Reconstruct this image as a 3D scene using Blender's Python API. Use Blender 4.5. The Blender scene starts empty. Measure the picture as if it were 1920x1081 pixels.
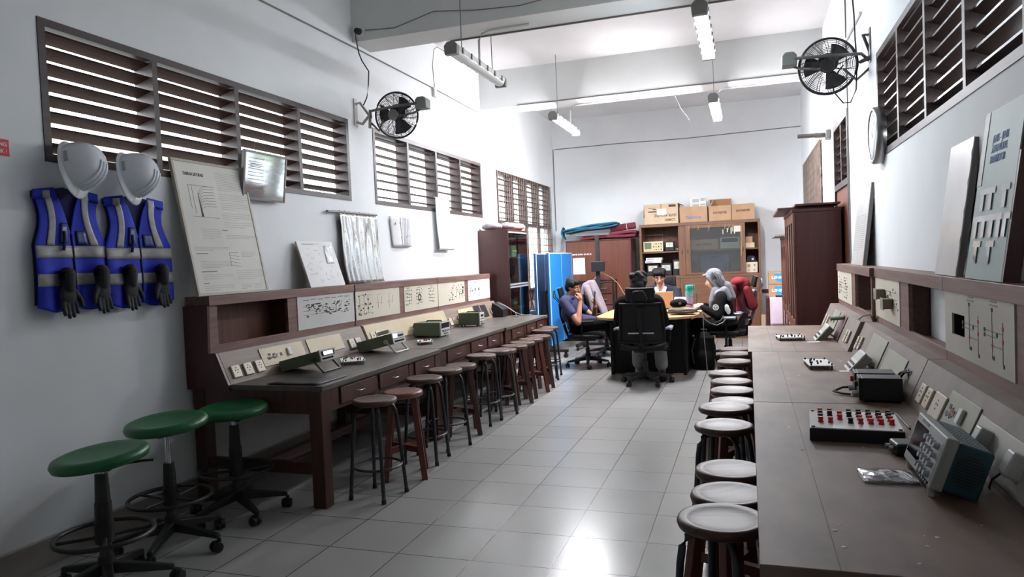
import bpy, bmesh, math, random
from mathutils import Vector, Matrix, Euler
R = math.radians
PI = math.pi
random.seed(7)
scene = bpy.context.scene
COL = scene.collection
MATS = {}

# ------------------------------------------------------------------ materials
def newmat(name):
    m = bpy.data.materials.new(name); m.use_nodes = True
    nt = m.node_tree; b = nt.nodes['Principled BSDF']
    MATS[name] = m
    return m, nt, b

def lin(c):
    def f(x):
        x /= 255.0
        return x/12.92 if x <= 0.04045 else ((x+0.055)/1.055)**2.4
    return (f(c[0]), f(c[1]), f(c[2]), 1)

def mat(name, c, rough=0.5, metal=0.0, c2=None, scale=8.0, stretch=(1, 1, 1), bump=0.0, bscale=60.0, detail=4.0, lo=0.35, hi=0.65, spec=0.5, emit=None, estr=0.0, alpha=1.0, trans=0.0, coat=0.0):
    m, nt, b = newmat(name)
    b.inputs['Base Color'].default_value = lin(c)
    b.inputs['Roughness'].default_value = rough
    b.inputs['Metallic'].default_value = metal
    b.inputs['Specular IOR Level'].default_value = spec
    b.inputs['Coat Weight'].default_value = coat
    if trans: b.inputs['Transmission Weight'].default_value = trans
    if alpha < 1: b.inputs['Alpha'].default_value = alpha
    if emit:
        b.inputs['Emission Color'].default_value = lin(emit); b.inputs['Emission Strength'].default_value = estr
    if c2 or bump:
        tc = nt.nodes.new('ShaderNodeTexCoord'); mp = nt.nodes.new('ShaderNodeMapping')
        mp.inputs['Scale'].default_value = stretch
        nt.links.new(tc.outputs['Object'], mp.inputs['Vector'])
        if c2:
            n = nt.nodes.new('ShaderNodeTexNoise'); n.inputs['Scale'].default_value = scale; n.inputs['Detail'].default_value = detail
            nt.links.new(mp.outputs[0], n.inputs['Vector'])
            r = nt.nodes.new('ShaderNodeValToRGB')
            r.color_ramp.elements[0].position = lo; r.color_ramp.elements[0].color = lin(c)
            r.color_ramp.elements[1].position = hi; r.color_ramp.elements[1].color = lin(c2)
            nt.links.new(n.outputs['Fac'], r.inputs[0]); nt.links.new(r.outputs[0], b.inputs['Base Color'])
        if bump:
            n2 = nt.nodes.new('ShaderNodeTexNoise'); n2.inputs['Scale'].default_value = bscale; n2.inputs['Detail'].default_value = 3
            nt.links.new(mp.outputs[0], n2.inputs['Vector'])
            bp = nt.nodes.new('ShaderNodeBump'); bp.inputs['Strength'].default_value = bump; bp.inputs['Distance'].default_value = 0.01
            nt.links.new(n2.outputs['Fac'], bp.inputs['Height']); nt.links.new(bp.outputs[0], b.inputs['Normal'])
    return m

def glassmat(name, tint, gloss=0.08, rough=0.02, haze=0.0, hazec=(150, 155, 155)):
    m, nt, b = newmat(name)
    out = nt.nodes['Material Output']
    tr = nt.nodes.new('ShaderNodeBsdfTransparent'); tr.inputs[0].default_value = lin(tint)
    gl = nt.nodes.new('ShaderNodeBsdfGlossy'); gl.inputs['Roughness'].default_value = rough
    fr = nt.nodes.new('ShaderNodeLayerWeight'); fr.inputs[0].default_value = 0.5
    pw = nt.nodes.new('ShaderNodeMath'); pw.operation = 'POWER'; pw.inputs[1].default_value = 5
    nt.links.new(fr.outputs['Facing'], pw.inputs[0])
    ma = nt.nodes.new('ShaderNodeMath'); ma.operation = 'MULTIPLY_ADD'; ma.inputs[1].default_value = 0.9; ma.inputs[2].default_value = gloss; ma.use_clamp = True
    nt.links.new(pw.outputs[0], ma.inputs[0])
    mx = nt.nodes.new('ShaderNodeMixShader'); nt.links.new(ma.outputs[0], mx.inputs[0])
    last = tr
    if haze:
        df = nt.nodes.new('ShaderNodeBsdfDiffuse'); df.inputs[0].default_value = lin(hazec)
        m2 = nt.nodes.new('ShaderNodeMixShader'); m2.inputs[0].default_value = haze
        nt.links.new(tr.outputs[0], m2.inputs[1]); nt.links.new(df.outputs[0], m2.inputs[2]); last = m2
    nt.links.new(last.outputs[0], mx.inputs[1]); nt.links.new(gl.outputs[0], mx.inputs[2])
    nt.links.new(mx.outputs[0], out.inputs['Surface'])
    return m

W = lambda name, c, c2, rough=0.45, scale=3.0, ax='z', bump=0.08, coat=0.0: mat(name, c, rough, 0, c2, scale, {'x': (1, 14, 14), 'y': (14, 1, 14), 'z': (14, 14, 1)}[ax], bump, 12.0, 6.0, 0.3, 0.7, coat=coat)

W('bench_wood', (104, 74, 66), (128, 99, 90), 0.5, 2.5, 'y')
W('bench_red', (60, 32, 26), (80, 46, 38), 0.45, 2.5, 'z')
W('bench_dark', (58, 30, 25), (78, 44, 37), 0.4, 2.5, 'y')
W('leg_wood', (56, 30, 24), (74, 43, 34), 0.4, 3, 'z')
W('hutch_inside', (66, 36, 25), (98, 54, 36), 0.5, 2.0, 'z')
mat('desk_top', (66, 60, 56), 0.42, 0, (96, 88, 82), 4.0, (3, .6, 3), 0.05, 30, 8, .3, .7)
mat('desk_top_dusty', (86, 65, 52), 0.55, 0, (126, 103, 87), 3.2, (1.6, .8, 2), 0.06, 30, 9, .28, .72)
mat('slope_dusty', (112, 100, 93), 0.6, 0, (136, 122, 114), 4, (1, 1, 1), 0.04, 40, 6, .3, .7)
W('slope_wood', (112, 96, 86), (134, 116, 104), 0.55, 2.5, 'y')
W('stool_seat', (74, 52, 45), (98, 76, 68), 0.42, 4, 'x', 0.04); MATS['stool_seat'].node_tree.nodes['Principled BSDF'].inputs['Specular IOR Level'].default_value = 0.3
W('stool_seat_worn', (110, 84, 76), (142, 118, 108), 0.3, 4, 'x', 0.04)
W('stool_red', (104, 62, 50), (130, 84, 70), 0.34, 4, 'x', 0.04)
W('stool_wood', (84, 40, 32), (104, 54, 42), 0.4, 3, 'z')
W('stool_wood_dark', (60, 36, 31), (80, 50, 43), 0.42, 3, 'z')
mat('tube_black', (30, 34, 38), 0.38, 0.0, (44, 48, 52), 20)
mat('plastic_black', (20, 20, 22), 0.45)
mat('plastic_dark', (34, 35, 38), 0.5)
mat('castor_black', (15, 15, 16), 0.5)
mat('rubber', (22, 22, 22), 0.8)
mat('green_seat', (16, 84, 44), 0.38, 0, (22, 96, 52), 14, bump=0.05, bscale=180)
mat('chrome', (200, 200, 205), 0.2, 1.0)
mat('steel', (150, 150, 152), 0.35, 0.9)
mat('steel_dull', (120, 118, 116), 0.5, 0.6)
mat('wall_paint', (226, 229, 231), 0.75, 0, (232, 235, 237), 1.6, bump=0.03, bscale=40)
mat('ceil_paint', (222, 222, 223), 0.85, 0, (230, 230, 231), 1.2)
mat('beam_paint', (208, 210, 209), 0.85, 0, (216, 218, 217), 1.5)
mat('base_tile', (138, 130, 122), 0.4, 0, (146, 138, 130), 3)
mat('base_edge', (186, 184, 180), 0.5)
W('window_wood', (46, 32, 31), (64, 47, 45), 0.5, 3, 'y', 0.05)
W('window_wood_v', (60, 42, 40), (80, 58, 55), 0.4, 3, 'z', 0.05)
W('slat_wood', (52, 35, 33), (70, 50, 46), 0.6, 2.2, 'y', 0.05)
MATS['slat_wood'].node_tree.nodes['Principled BSDF'].inputs['Specular IOR Level'].default_value = 0.03
W('slat_gloss', (34, 23, 21), (48, 34, 31), 0.3, 2.2, 'y', 0.05)
mat('grille', (128, 112, 102), 0.5, 0.2, (96, 82, 74), 6)
mat('white_paint', (226, 226, 224), 0.5)
mat('paper', (214, 212, 204), 0.7, 0, (222, 220, 213), 3)
mat('paper_white', (226, 226, 226), 0.7, 0, (234, 234, 234), 3)
mat('panel_cream', (206, 200, 182), 0.45, 0, (214, 208, 192), 2.5)
mat('panel_grey', (196, 196, 192), 0.45, 0, (206, 206, 202), 2.5)
mat('panel_right', (172, 168, 158), 0.5, 0, (186, 182, 172), 2.5)
mat('panel_tan', (176, 160, 128), 0.5, 0, (190, 174, 142), 4)
mat('panel_olive', (138, 138, 120), 0.5, 0, (150, 150, 132), 4)
mat('ink', (40, 38, 38), 0.6)
mat('ink_grey', (138, 136, 132), 0.7)
mat('ink_light', (176, 174, 170), 0.7)
mat('socket', (196, 184, 162), 0.4)
mat('socket_r', (190, 176, 158), 0.45)
mat('socket_dark', (50, 42, 36), 0.6)
mat('red_plastic', (190, 26, 34), 0.35)
mat('pink_plastic', (214, 30, 90), 0.35)
mat('device_green', (92, 106, 84), 0.45, 0, (100, 114, 92), 10)
mat('device_green_dark', (66, 74, 56), 0.45, 0, (74, 82, 62), 10)
mat('device_face', (190, 190, 186), 0.4)
mat('device_grey', (160, 162, 158), 0.45)
mat('device_blue', (32, 72, 84), 0.45, 0, (38, 80, 92), 12)
mat('device_blue_vent', (78, 104, 108), 0.5)
mat('screen_dark', (18, 19, 24), 0.12)
mat('screen_blue', (24, 24, 48), 0.2)
mat('display_glow', (235, 240, 255), 0.3, emit=(235, 240, 255), estr=1.2)
mat('knob_grey', (168, 172, 176), 0.4)
mat('helmet', (226, 230, 236), 0.25, coat=0.2)
mat('vest_blue', (34, 54, 196), 0.75, 0, (24, 40, 170), 9, bump=0.25, bscale=14)
mat('vest_dark', (22, 26, 74), 0.8)
mat('vest_grey', (150, 148, 146), 0.45, 0, (164, 162, 160), 30)
mat('pocket_clear', (90, 104, 150), 0.2)
mat('glove', (24, 24, 27), 0.75, 0, (34, 34, 38), 40, bump=0.2, bscale=120)
mat('sign_red', (214, 30, 44), 0.5)
mat('foil', (205, 208, 210), 0.16, 0.85, (225, 226, 228), 6, bump=0.25, bscale=16)
mat('plastic_film', (226, 228, 230), 0.12, 0.0, (206, 208, 212), 8, coat=0.6, bump=0.2, bscale=20)
mat('film_right', (218, 215, 214), 0.3, 0.0, (230, 227, 226), 4, coat=0.25, bump=0.06, bscale=8)
mat('cloth_white', (222, 226, 224), 0.8, 0, (230, 233, 232), 5, bump=0.15, bscale=20)
W('frame_grey', (112, 106, 104), (134, 128, 126), 0.5, 4, 'z')
W('frame_light', (162, 152, 136), (180, 170, 152), 0.5, 4, 'z')
mat('sample_tape', (188, 200, 198), 0.35)
mat('board_teal', (132, 152, 148), 0.55, 0, (142, 160, 156), 3)
W('board_back', (74, 44, 42), (92, 58, 54), 0.5, 3, 'z')
mat('mirror_glass', (176, 186, 190), 0.06, 0.75)
mat('conduit', (204, 204, 202), 0.6)
mat('cable_black', (26, 26, 28), 0.6)
mat('cable_grey', (122, 120, 118), 0.6)
mat('fan_black', (34, 34, 35), 0.5)
mat('fan_grey', (98, 96, 94), 0.45, 0.3)
mat('fan_motor', (112, 116, 112), 0.5)
mat('lamp_body', (188, 186, 180), 0.5)
mat('lamp_cap', (122, 122, 122), 0.5)
mat('lamp_off', (206, 208, 206), 0.3)
mat('lamp_glow', (255, 255, 255), 0.4, emit=(250, 250, 255), estr=126.0)
mat('lamp_glow_dim', (255, 255, 255), 0.4, emit=(236, 246, 255), estr=26.0)  # front tube's strength lowered to keep the near walls and floor darker
W('cab_dark', (60, 27, 22), (74, 35, 29), 0.42, 2, 'z')
W('cab_mid', (92, 50, 38), (112, 66, 50), 0.42, 2, 'z')
W('cab_front', (92, 50, 36), (112, 66, 48), 0.4, 1.6, 'z')
W('cab_warm', (104, 70, 51), (126, 90, 67), 0.42, 2, 'z')
W('cab_warm_h', (104, 70, 51), (126, 90, 67), 0.42, 2, 'x')
W('cab_inside', (98, 60, 42), (122, 78, 56), 0.5, 2, 'z')
mat('rail_alu', (196, 198, 204), 0.35, 0.6)
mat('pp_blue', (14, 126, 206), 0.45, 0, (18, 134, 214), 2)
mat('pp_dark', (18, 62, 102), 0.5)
mat('pp_line', (190, 220, 240), 0.5)
mat('carton', (168, 132, 102), 0.75, 0, (180, 144, 112), 4)
mat('carton_light', (192, 168, 140), 0.75, 0, (202, 178, 150), 4)
mat('carton_dark', (160, 116, 82), 0.75)
mat('tape', (188, 140, 82), 0.35)
mat('text_brown', (70, 46, 38), 0.7)
mat('text_blue', (72, 124, 176), 0.7)
mat('logo_blue', (52, 140, 200), 0.7)
mat('blanket_blue', (38, 98, 124), 0.9, 0, (46, 112, 140), 8, bump=0.3, bscale=30)
mat('blanket_red', (104, 36, 50), 0.9, 0, (122, 46, 60), 8, bump=0.3, bscale=30)
mat('blanket_pink', (160, 88, 98), 0.9, 0, (172, 98, 108), 8, bump=0.3, bscale=30)
mat('bag_pink', (206, 160, 146), 0.7, 0, (222, 180, 166), 10)
mat('bag_grey', (112, 106, 108), 0.7, 0, (140, 132, 134), 12)
mat('skin', (160, 110, 88), 0.5, 0, (150, 100, 78), 12)
mat('skin_light', (214, 172, 150), 0.5, 0, (204, 158, 136), 12)
mat('hair', (9, 8, 9), 0.6, 0, (16, 14, 15), 30, bump=0.6, bscale=90, spec=0.2)
mat('shirt_navy', (34, 38, 76), 0.85, 0, (26, 30, 62), 8, bump=0.2, bscale=20)
mat('cloth_black', (10, 10, 11), 0.9, 0, (15, 15, 17), 8, bump=0.2, bscale=20, spec=0.15)
mat('cloth_navy_dark', (24, 24, 40), 0.85)
mat('shirt_collar', (190, 196, 206), 0.8)
mat('trouser_grey', (128, 128, 130), 0.85, 0, (112, 112, 114), 9)
mat('hijab_grey', (122, 122, 128), 0.85, 0, (102, 102, 109), 5, bump=0.2, bscale=9)
mat('hoodie_red', (122, 20, 28), 0.9, 0, (92, 12, 22), 6, bump=0.3, bscale=14)
mat('hoodie_maroon', (74, 14, 24), 0.9)
mat('jacket_lilac', (140, 128, 134), 0.85, 0, (122, 110, 116), 6, bump=0.3, bscale=14)
mat('jacket_navy', (40, 44, 66), 0.85)
mat('chair_mesh', (13, 13, 15), 0.6, spec=0.25)
mat('chair_grey', (146, 149, 158), 0.45)
mat('table_top', (172, 130, 86), 0.45, 0, (182, 142, 98), 3, (1, 6, 1))
mat('laptop_back', (196, 164, 132), 0.4)
mat('laptop_screen', (130, 170, 190), 0.3, emit=(150, 190, 210), estr=0.35)
mat('bag_olive', (128, 116, 100), 0.8, 0, (112, 102, 88), 20)
mat('bottle_grad', (120, 120, 120), 0.3)
mat('pink_cloth', (206, 182, 196), 0.85, 0, (216, 194, 206), 6, bump=0.2, bscale=14)
mat('sneaker', (112, 102, 92), 0.8)
mat('meter_face', (216, 214, 196), 0.5)
mat('box_cream', (214, 198, 160), 0.5)
mat('ext_ground', (146, 144, 136), 0.9, 0, (158, 156, 148), 2)
mat('ext_wall', (220, 214, 208), 0.8)
mat('leaf', (104, 132, 52), 0.6, 0, (150, 170, 76), 6)
mat('bark', (90, 74, 60), 0.8)
glassmat('glass_clear', (236, 240, 238), 0.04)
glassmat('glass_green', (196, 216, 212), 0.06)
glassmat('glass_dusty', (222, 226, 224), 0.04, 0.08, 0.17, (150, 150, 152))
glassmat('glass_bag', (240, 240, 242), 0.12, 0.1, 0.12, (220, 220, 224))
glassmat('mesh_veil', (90, 92, 96), 0.0, 0.4, 0.4, (24, 25, 28))
glassmat('glass_streak', (250, 250, 250), 0.02, 0.1, 0.12, (200, 204, 206))

# bottle: teal to pink, two dyes fading into each other along its height
def bottle_nodes():
    m = MATS['bottle_grad']; nt = m.node_tree; b = nt.nodes['Principled BSDF']
    tc = nt.nodes.new('ShaderNodeTexCoord'); sx = nt.nodes.new('ShaderNodeSeparateXYZ')
    mr = nt.nodes.new('ShaderNodeMapRange'); mr.inputs[1].default_value = 0.0; mr.inputs[2].default_value = 0.24
    r = nt.nodes.new('ShaderNodeValToRGB')
    r.color_ramp.elements[0].color = lin((206, 104, 196)); r.color_ramp.elements[0].position = 0.1
    r.color_ramp.elements[1].color = lin((30, 176, 160)); r.color_ramp.elements[1].position = 0.8
    e = r.color_ramp.elements.new(0.45); e.color = lin((184, 172, 206))
    nt.links.new(tc.outputs['Object'], sx.inputs[0]); nt.links.new(sx.outputs[2], mr.inputs[0])
    nt.links.new(mr.outputs[0], r.inputs[0]); nt.links.new(r.outputs[0], b.inputs['Base Color'])
bottle_nodes()

def floor_mat():
    m, nt, b = newmat('floor_tiles')
    tc = nt.nodes.new('ShaderNodeTexCoord'); mp = nt.nodes.new('ShaderNodeMapping')
    mp.inputs['Location'].default_value = (1.326 + 8, -3.1855 + 8, 0)
    br = nt.nodes.new('ShaderNodeTexBrick'); br.offset = 0; br.squash = 1
    br.inputs['Scale'].default_value = 1; br.inputs['Brick Width'].default_value = 0.4; br.inputs['Row Height'].default_value = 0.4
    br.inputs['Mortar Size'].default_value = 0.0032; br.inputs['Mortar Smooth'].default_value = 0.3
    br.inputs['Color1'].default_value = lin((150, 148, 145)); br.inputs['Color2'].default_value = lin((157, 155, 152)); br.inputs['Mortar'].default_value = lin((62, 60, 57))
    nt.links.new(tc.outputs['Object'], mp.inputs[0]); nt.links.new(mp.outputs[0], br.inputs['Vector'])
    n = nt.nodes.new('ShaderNodeTexNoise'); n.inputs['Scale'].default_value = 5; n.inputs['Detail'].default_value = 6
    nt.links.new(tc.outputs['Object'], n.inputs['Vector'])
    mx = nt.nodes.new('ShaderNodeMix'); mx.data_type = 'RGBA'; mx.blend_type = 'MULTIPLY'; mx.inputs[0].default_value = 0.10
    nt.links.new(br.outputs['Color'], mx.inputs[6]); nt.links.new(n.outputs['Color'], mx.inputs[7])
    hs = nt.nodes.new('ShaderNodeHueSaturation'); hs.inputs['Saturation'].default_value = 1.0; hs.inputs['Value'].default_value = 1.0
    nt.links.new(br.outputs['Color'], hs.inputs['Color']); nt.links.new(hs.outputs[0], b.inputs['Base Color'])
    rr = nt.nodes.new('ShaderNodeMapRange'); rr.inputs[1].default_value = .3; rr.inputs[2].default_value = .7; rr.inputs[3].default_value = 0.22; rr.inputs[4].default_value = 0.26
    nt.links.new(n.outputs['Fac'], rr.inputs[0]); nt.links.new(rr.outputs[0], b.inputs['Roughness'])
    bp = nt.nodes.new('ShaderNodeBump'); bp.inputs['Strength'].default_value = 0.4; bp.inputs['Distance'].default_value = 0.002; bp.invert = True
    nt.links.new(br.outputs['Fac'], bp.inputs['Height']); nt.links.new(bp.outputs[0], b.inputs['Normal'])
floor_mat()

# ------------------------------------------------------------------ mesh builder
class MB:
    def __init__(s): s.v = []; s.f = []; s.mi = []; s.sm = []
    def add(s, vs, fs, mi=0, sm=False, M=None):
        o = len(s.v)
        for p in vs:
            p = Vector(p)
            s.v.append(M @ p if M is not None else p)
        for f in fs: s.f.append([i+o for i in f]); s.mi.append(mi); s.sm.append(sm)
        return s
    def box(s, x0, x1, y0, y1, z0, z1, mi=0, M=None):
        vs = [(x0, y0, z0), (x1, y0, z0), (x1, y1, z0), (x0, y1, z0), (x0, y0, z1), (x1, y0, z1), (x1, y1, z1), (x0, y1, z1)]
        return s.add(vs, [(0, 3, 2, 1), (4, 5, 6, 7), (0, 1, 5, 4), (1, 2, 6, 5), (2, 3, 7, 6), (3, 0, 4, 7)], mi, False, M)
    def cb(s, c, d, mi=0, M=None):
        return s.box(c[0]-d[0]/2, c[0]+d[0]/2, c[1]-d[1]/2, c[1]+d[1]/2, c[2]-d[2]/2, c[2]+d[2]/2, mi, M)
    def hexa(s, b, t, mi=0):   # four bottom, four top points
        return s.add(list(b)+list(t), [(3, 2, 1, 0), (4, 5, 6, 7), (0, 1, 5, 4), (1, 2, 6, 5), (2, 3, 7, 6), (3, 0, 4, 7)], mi)
    def prism(s, poly, ax, a, b, mi=0, M=None):   # polygon (u,v) extruded along axis
        def P(u, v, w): return {'x': (w, u, v), 'y': (u, w, v), 'z': (u, v, w)}[ax]
        n = len(poly)
        vs = [P(u, v, a) for u, v in poly]+[P(u, v, b) for u, v in poly]
        fs = [tuple(range(n))[::-1], tuple(range(n, 2*n))]+[(i, (i+1) % n, n+(i+1) % n, n+i) for i in range(n)]
        return s.add(vs, fs, mi, False, M)
    def ring(s, c, t, r, n, ref=None):
        t = Vector(t).normalized()
        u = Vector(ref) if ref is not None else (Vector((0, 0, 1)) if abs(t.z) < 0.9 else Vector((1, 0, 0)))
        a = t.cross(u).normalized(); b = t.cross(a).normalized()
        return [Vector(c)+a*(r*math.cos(2*PI*i/n))+b*(r*math.sin(2*PI*i/n)) for i in range(n)]
    def cyl(s, p0, p1, r0, r1=None, n=12, mi=0, M=None, cap=True):
        r1 = r0 if r1 is None else r1
        t = Vector(p1)-Vector(p0)
        vs = s.ring(p0, t, r0, n)+s.ring(p1, t, r1, n)
        s.add(vs, [(i, (i+1) % n, n+(i+1) % n, n+i) for i in range(n)], mi, True, M)
        if cap: s.add(vs, [tuple(range(n))[::-1], tuple(range(n, 2*n))], mi, False, M)
        return s
    def tube(s, pts, r, n=8, mi=0, closed=False, M=None):
        pts = [Vector(p) for p in pts]; m = len(pts); vs = []
        for i in range(m):
            t = (pts[(i+1) % m]-pts[i-1]) if closed else (pts[min(i+1, m-1)]-pts[max(i-1, 0)])
            rr = r[i] if isinstance(r, (list, tuple)) else r
            vs += s.ring(pts[i], t, rr, n)
        fs = []
        for i in range(m if closed else m-1):
            for k in range(n):
                a = i*n+k; b = i*n+(k+1) % n; c = ((i+1) % m)*n+(k+1) % n; d = ((i+1) % m)*n+k
                fs.append((a, b, c, d))
        s.add(vs, fs, mi, True, M)
        if not closed: s.add(vs[:n]+vs[-n:], [tuple(range(n))[::-1], tuple(range(n, 2*n))], mi, False, M)
        return s
    def lathe(s, prof, c=(0, 0, 0), n=24, mi=0, M=None, sm=True, sx=1, sy=1):
        vs = []; m = len(prof)
        for r, z in prof:
            for i in range(n): vs.append((c[0]+sx*r*math.cos(2*PI*i/n), c[1]+sy*r*math.sin(2*PI*i/n), c[2]+z))
        fs = [(j*n+i, j*n+(i+1) % n, (j+1)*n+(i+1) % n, (j+1)*n+i) for j in range(m-1) for i in range(n)]
        s.add(vs, fs, mi, sm, M)
        s.add(vs[:n]+vs[-n:], [tuple(range(n))[::-1], tuple(range(n, 2*n))], mi, False, M)
        return s
    def ell(s, c, r, n=12, m=8, mi=0, M=None):
        if not isinstance(r, (tuple, list)): r = (r, r, r)
        vs = [(c[0], c[1], c[2]-r[2])]
        for j in range(1, m):
            a = -PI/2+PI*j/m
            for i in range(n): vs.append((c[0]+r[0]*math.cos(a)*math.cos(2*PI*i/n), c[1]+r[1]*math.cos(a)*math.sin(2*PI*i/n), c[2]+r[2]*math.sin(a)))
        vs.append((c[0], c[1], c[2]+r[2])); L = len(vs)-1
        fs = [(0, 1+(i+1) % n, 1+i) for i in range(n)]
        for j in range(m-2):
            for i in range(n): fs.append((1+j*n+i, 1+j*n+(i+1) % n, 1+(j+1)*n+(i+1) % n, 1+(j+1)*n+i))
        fs += [(L, 1+(m-2)*n+i, 1+(m-2)*n+(i+1) % n) for i in range(n)]
        return s.add(vs, fs, mi, True, M)
    def sheet(s, fn, nu, nv, th=0.004, mi=0, M=None, sm=True):   # fn(u,v)->point, closed thin solid of its own thickness
        P = [[Vector(fn(i/nu, j/nv)) for j in range(nv+1)] for i in range(nu+1)]
        vs = []; N = []
        for i in range(nu+1):
            for j in range(nv+1):
                du = P[min(i+1, nu)][j]-P[max(i-1, 0)][j]; dv = P[i][min(j+1, nv)]-P[i][max(j-1, 0)]
                nn = du.cross(dv); nn = nn.normalized() if nn.length > 1e-9 else Vector((0, 0, 1))
                vs.append(P[i][j]); N.append(nn)
        K = len(vs); vs2 = vs+[vs[k]-N[k]*th for k in range(K)]
        w = nv+1; fs = []
        for i in range(nu):
            for j in range(nv):
                a, b, c, d = i*w+j, (i+1)*w+j, (i+1)*w+j+1, i*w+j+1
                fs.append((a, b, c, d)); fs.append((K+d, K+c, K+b, K+a))
        for i in range(nu):
            fs.append((i*w, K+i*w, K+(i+1)*w, (i+1)*w)); fs.append((i*w+nv, (i+1)*w+nv, K+(i+1)*w+nv, K+i*w+nv))
        for j in range(nv):
            fs.append((j, j+1, K+j+1, K+j)); fs.append((nu*w+j, K+nu*w+j, K+nu*w+j+1, nu*w+j+1))
        return s.add(vs2, fs, mi, sm, M)
    def build(s, name, mats, parent=None, bevel=0.0, seg=2, sub=0):
        me = bpy.data.meshes.new(name)
        me.from_pydata([tuple(p) for p in s.v], [], s.f)
        if isinstance(mats, str): mats = [mats]
        for m in mats: me.materials.append(MATS[m])
        me.polygons.foreach_set('material_index', s.mi); me.polygons.foreach_set('use_smooth', s.sm)
        me.update()
        o = bpy.data.objects.new(name, me); COL.objects.link(o)
        if parent is not None: o.parent = parent
        if bevel:
            md = o.modifiers.new('bevel', 'BEVEL'); md.width = bevel; md.segments = seg; md.limit_method = 'ANGLE'; md.angle_limit = R(40)
        if sub:
            md = o.modifiers.new('sub', 'SUBSURF'); md.levels = sub; md.render_levels = sub
        return o

def tag(o, label, cat, group=None):
    o['label'] = label; o['category'] = cat
    if group: o['group'] = group
    return o
def thing(name, label, cat, loc=(0, 0, 0), rz=0.0, group=None, rot=None):
    o = bpy.data.objects.new(name, None); COL.objects.link(o)
    o.empty_display_size = 0.1
    o.location = loc; o.rotation_euler = rot if rot else (0, 0, rz)
    return tag(o, label, cat, group)
def struct(o): o['kind'] = 'structure'; return o
def kids(o): return [c for c in bpy.data.objects if c.parent == o]
def dup(root, loc, rz=0.0, label=None, group=None):
    r = root.copy(); COL.objects.link(r); r.location = loc; r.rotation_euler = (root.rotation_euler[0], root.rotation_euler[1], rz)
    if label: r['label'] = label
    if group: r['group'] = group
    for ch in kids(root):
        c = ch.copy(); COL.objects.link(c); c.parent = r
        for g in kids(ch):
            d = g.copy(); COL.objects.link(d); d.parent = c
    return r

def text(name, s, size, matname, M, parent=None, depth=0.0008, bold=0.0, width=None, align='LEFT', flipx=False):
    cu = bpy.data.curves.new(name, 'FONT'); cu.body = s; cu.size = size; cu.extrude = depth; cu.align_x = align; cu.offset = bold
    cu.resolution_u = 3
    o = bpy.data.objects.new(name, cu); COL.objects.link(o)
    bpy.context.view_layer.update()
    me = bpy.data.meshes.new_from_object(o.evaluated_get(bpy.context.evaluated_depsgraph_get()))
    bpy.data.objects.remove(o); bpy.data.curves.remove(cu)
    if width:
        xs = [v.co.x for v in me.vertices]
        if xs:
            k = width/max(1e-6, max(xs)-min(xs))
            for v in me.vertices: v.co.x *= k
    me.transform(M)
    me.materials.clear(); me.materials.append(MATS[matname])
    o = bpy.data.objects.new(name, me); COL.objects.link(o)
    if parent is not None: o.parent = parent
    return o
def frame_m(o, x, y):   # matrix with local x along x, y along y, z = x cross y, origin o
    x = Vector(x).normalized(); y = Vector(y).normalized(); z = x.cross(y).normalized(); y = z.cross(x)
    M = Matrix.Identity(4)
    for i in range(3): M[i][0] = x[i]; M[i][1] = y[i]; M[i][2] = z[i]; M[i][3] = o[i]
    return M

def capsule(mb, p0, p1, r0, r1, n=12):
    p0 = Vector(p0); p1 = Vector(p1); d = p1-p0; L = d.length
    if L < 1e-6: d = Vector((0, 0, 1))
    d = d.normalized(); vs = []; rings = 0
    for k in range(1, 5):
        a = PI/2*k/4; vs += mb.ring(p0-d*(r0*math.cos(a)), d, max(1e-4, r0*math.sin(a)), n); rings += 1
    for k in range(0, 4):
        a = PI/2*k/4; vs += mb.ring(p1+d*(r1*math.sin(a)), d, max(1e-4, r1*math.cos(a)), n); rings += 1
    fs = [(j*n+i, j*n+(i+1) % n, (j+1)*n+(i+1) % n, (j+1)*n+i) for j in range(rings-1) for i in range(n)]
    fs += [tuple(range(n))[::-1], tuple(range((rings-1)*n, rings*n))]
    mb.add(vs, fs, 0, True)
def blob(name, prims, matname, parent=None, voxel=0.008, smooth=3, factor=0.5):
    """one continuous surface grown over capsules ('c',p0,p1,r0,r1), ellipsoids ('e',c,r[,euler]) and boxes ('b',c,d[,euler])"""
    mb = MB()
    for p in prims:
        if p[0] == 'c': capsule(mb, *p[1:])
        elif p[0] == 'l':      # chain of points with radii
            for a, b in zip(p[1][:-1], p[1][1:]): capsule(mb, a[0], b[0], a[1], b[1])
        elif p[0] == 'e':
            M = Matrix.Translation(Vector(p[1])) @ (Euler([R(x) for x in p[3]]).to_matrix().to_4x4() if len(p) > 3 else Matrix.Identity(4))
            mb.ell((0, 0, 0), p[2], 20, 12, 0, M)
        else:
            M = Matrix.Translation(Vector(p[1])) @ (Euler([R(x) for x in p[3]]).to_matrix().to_4x4() if len(p) > 3 else Matrix.Identity(4))
            mb.cb((0, 0, 0), p[2], 0, M)
    o = mb.build(name, matname)
    bm = bmesh.new(); bm.from_mesh(o.data); bmesh.ops.remove_doubles(bm, verts=bm.verts, dist=1e-5); bmesh.ops.recalc_face_normals(bm, faces=bm.faces); bm.to_mesh(o.data); bm.free()
    md = o.modifiers.new('r', 'REMESH'); md.mode = 'VOXEL'; md.voxel_size = voxel; md.use_smooth_shade = True
    if smooth:
        ms = o.modifiers.new('s', 'SMOOTH'); ms.iterations = smooth; ms.factor = factor
    bpy.context.view_layer.update()
    me = bpy.data.meshes.new_from_object(o.evaluated_get(bpy.context.evaluated_depsgraph_get()))
    old = o.data; o.modifiers.clear(); o.data = me; bpy.data.meshes.remove(old); me.name = name
    me.materials.clear(); me.materials.append(MATS[matname])
    for p in me.polygons: p.use_smooth = True
    if parent is not None: o.parent = parent
    return o
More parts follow.
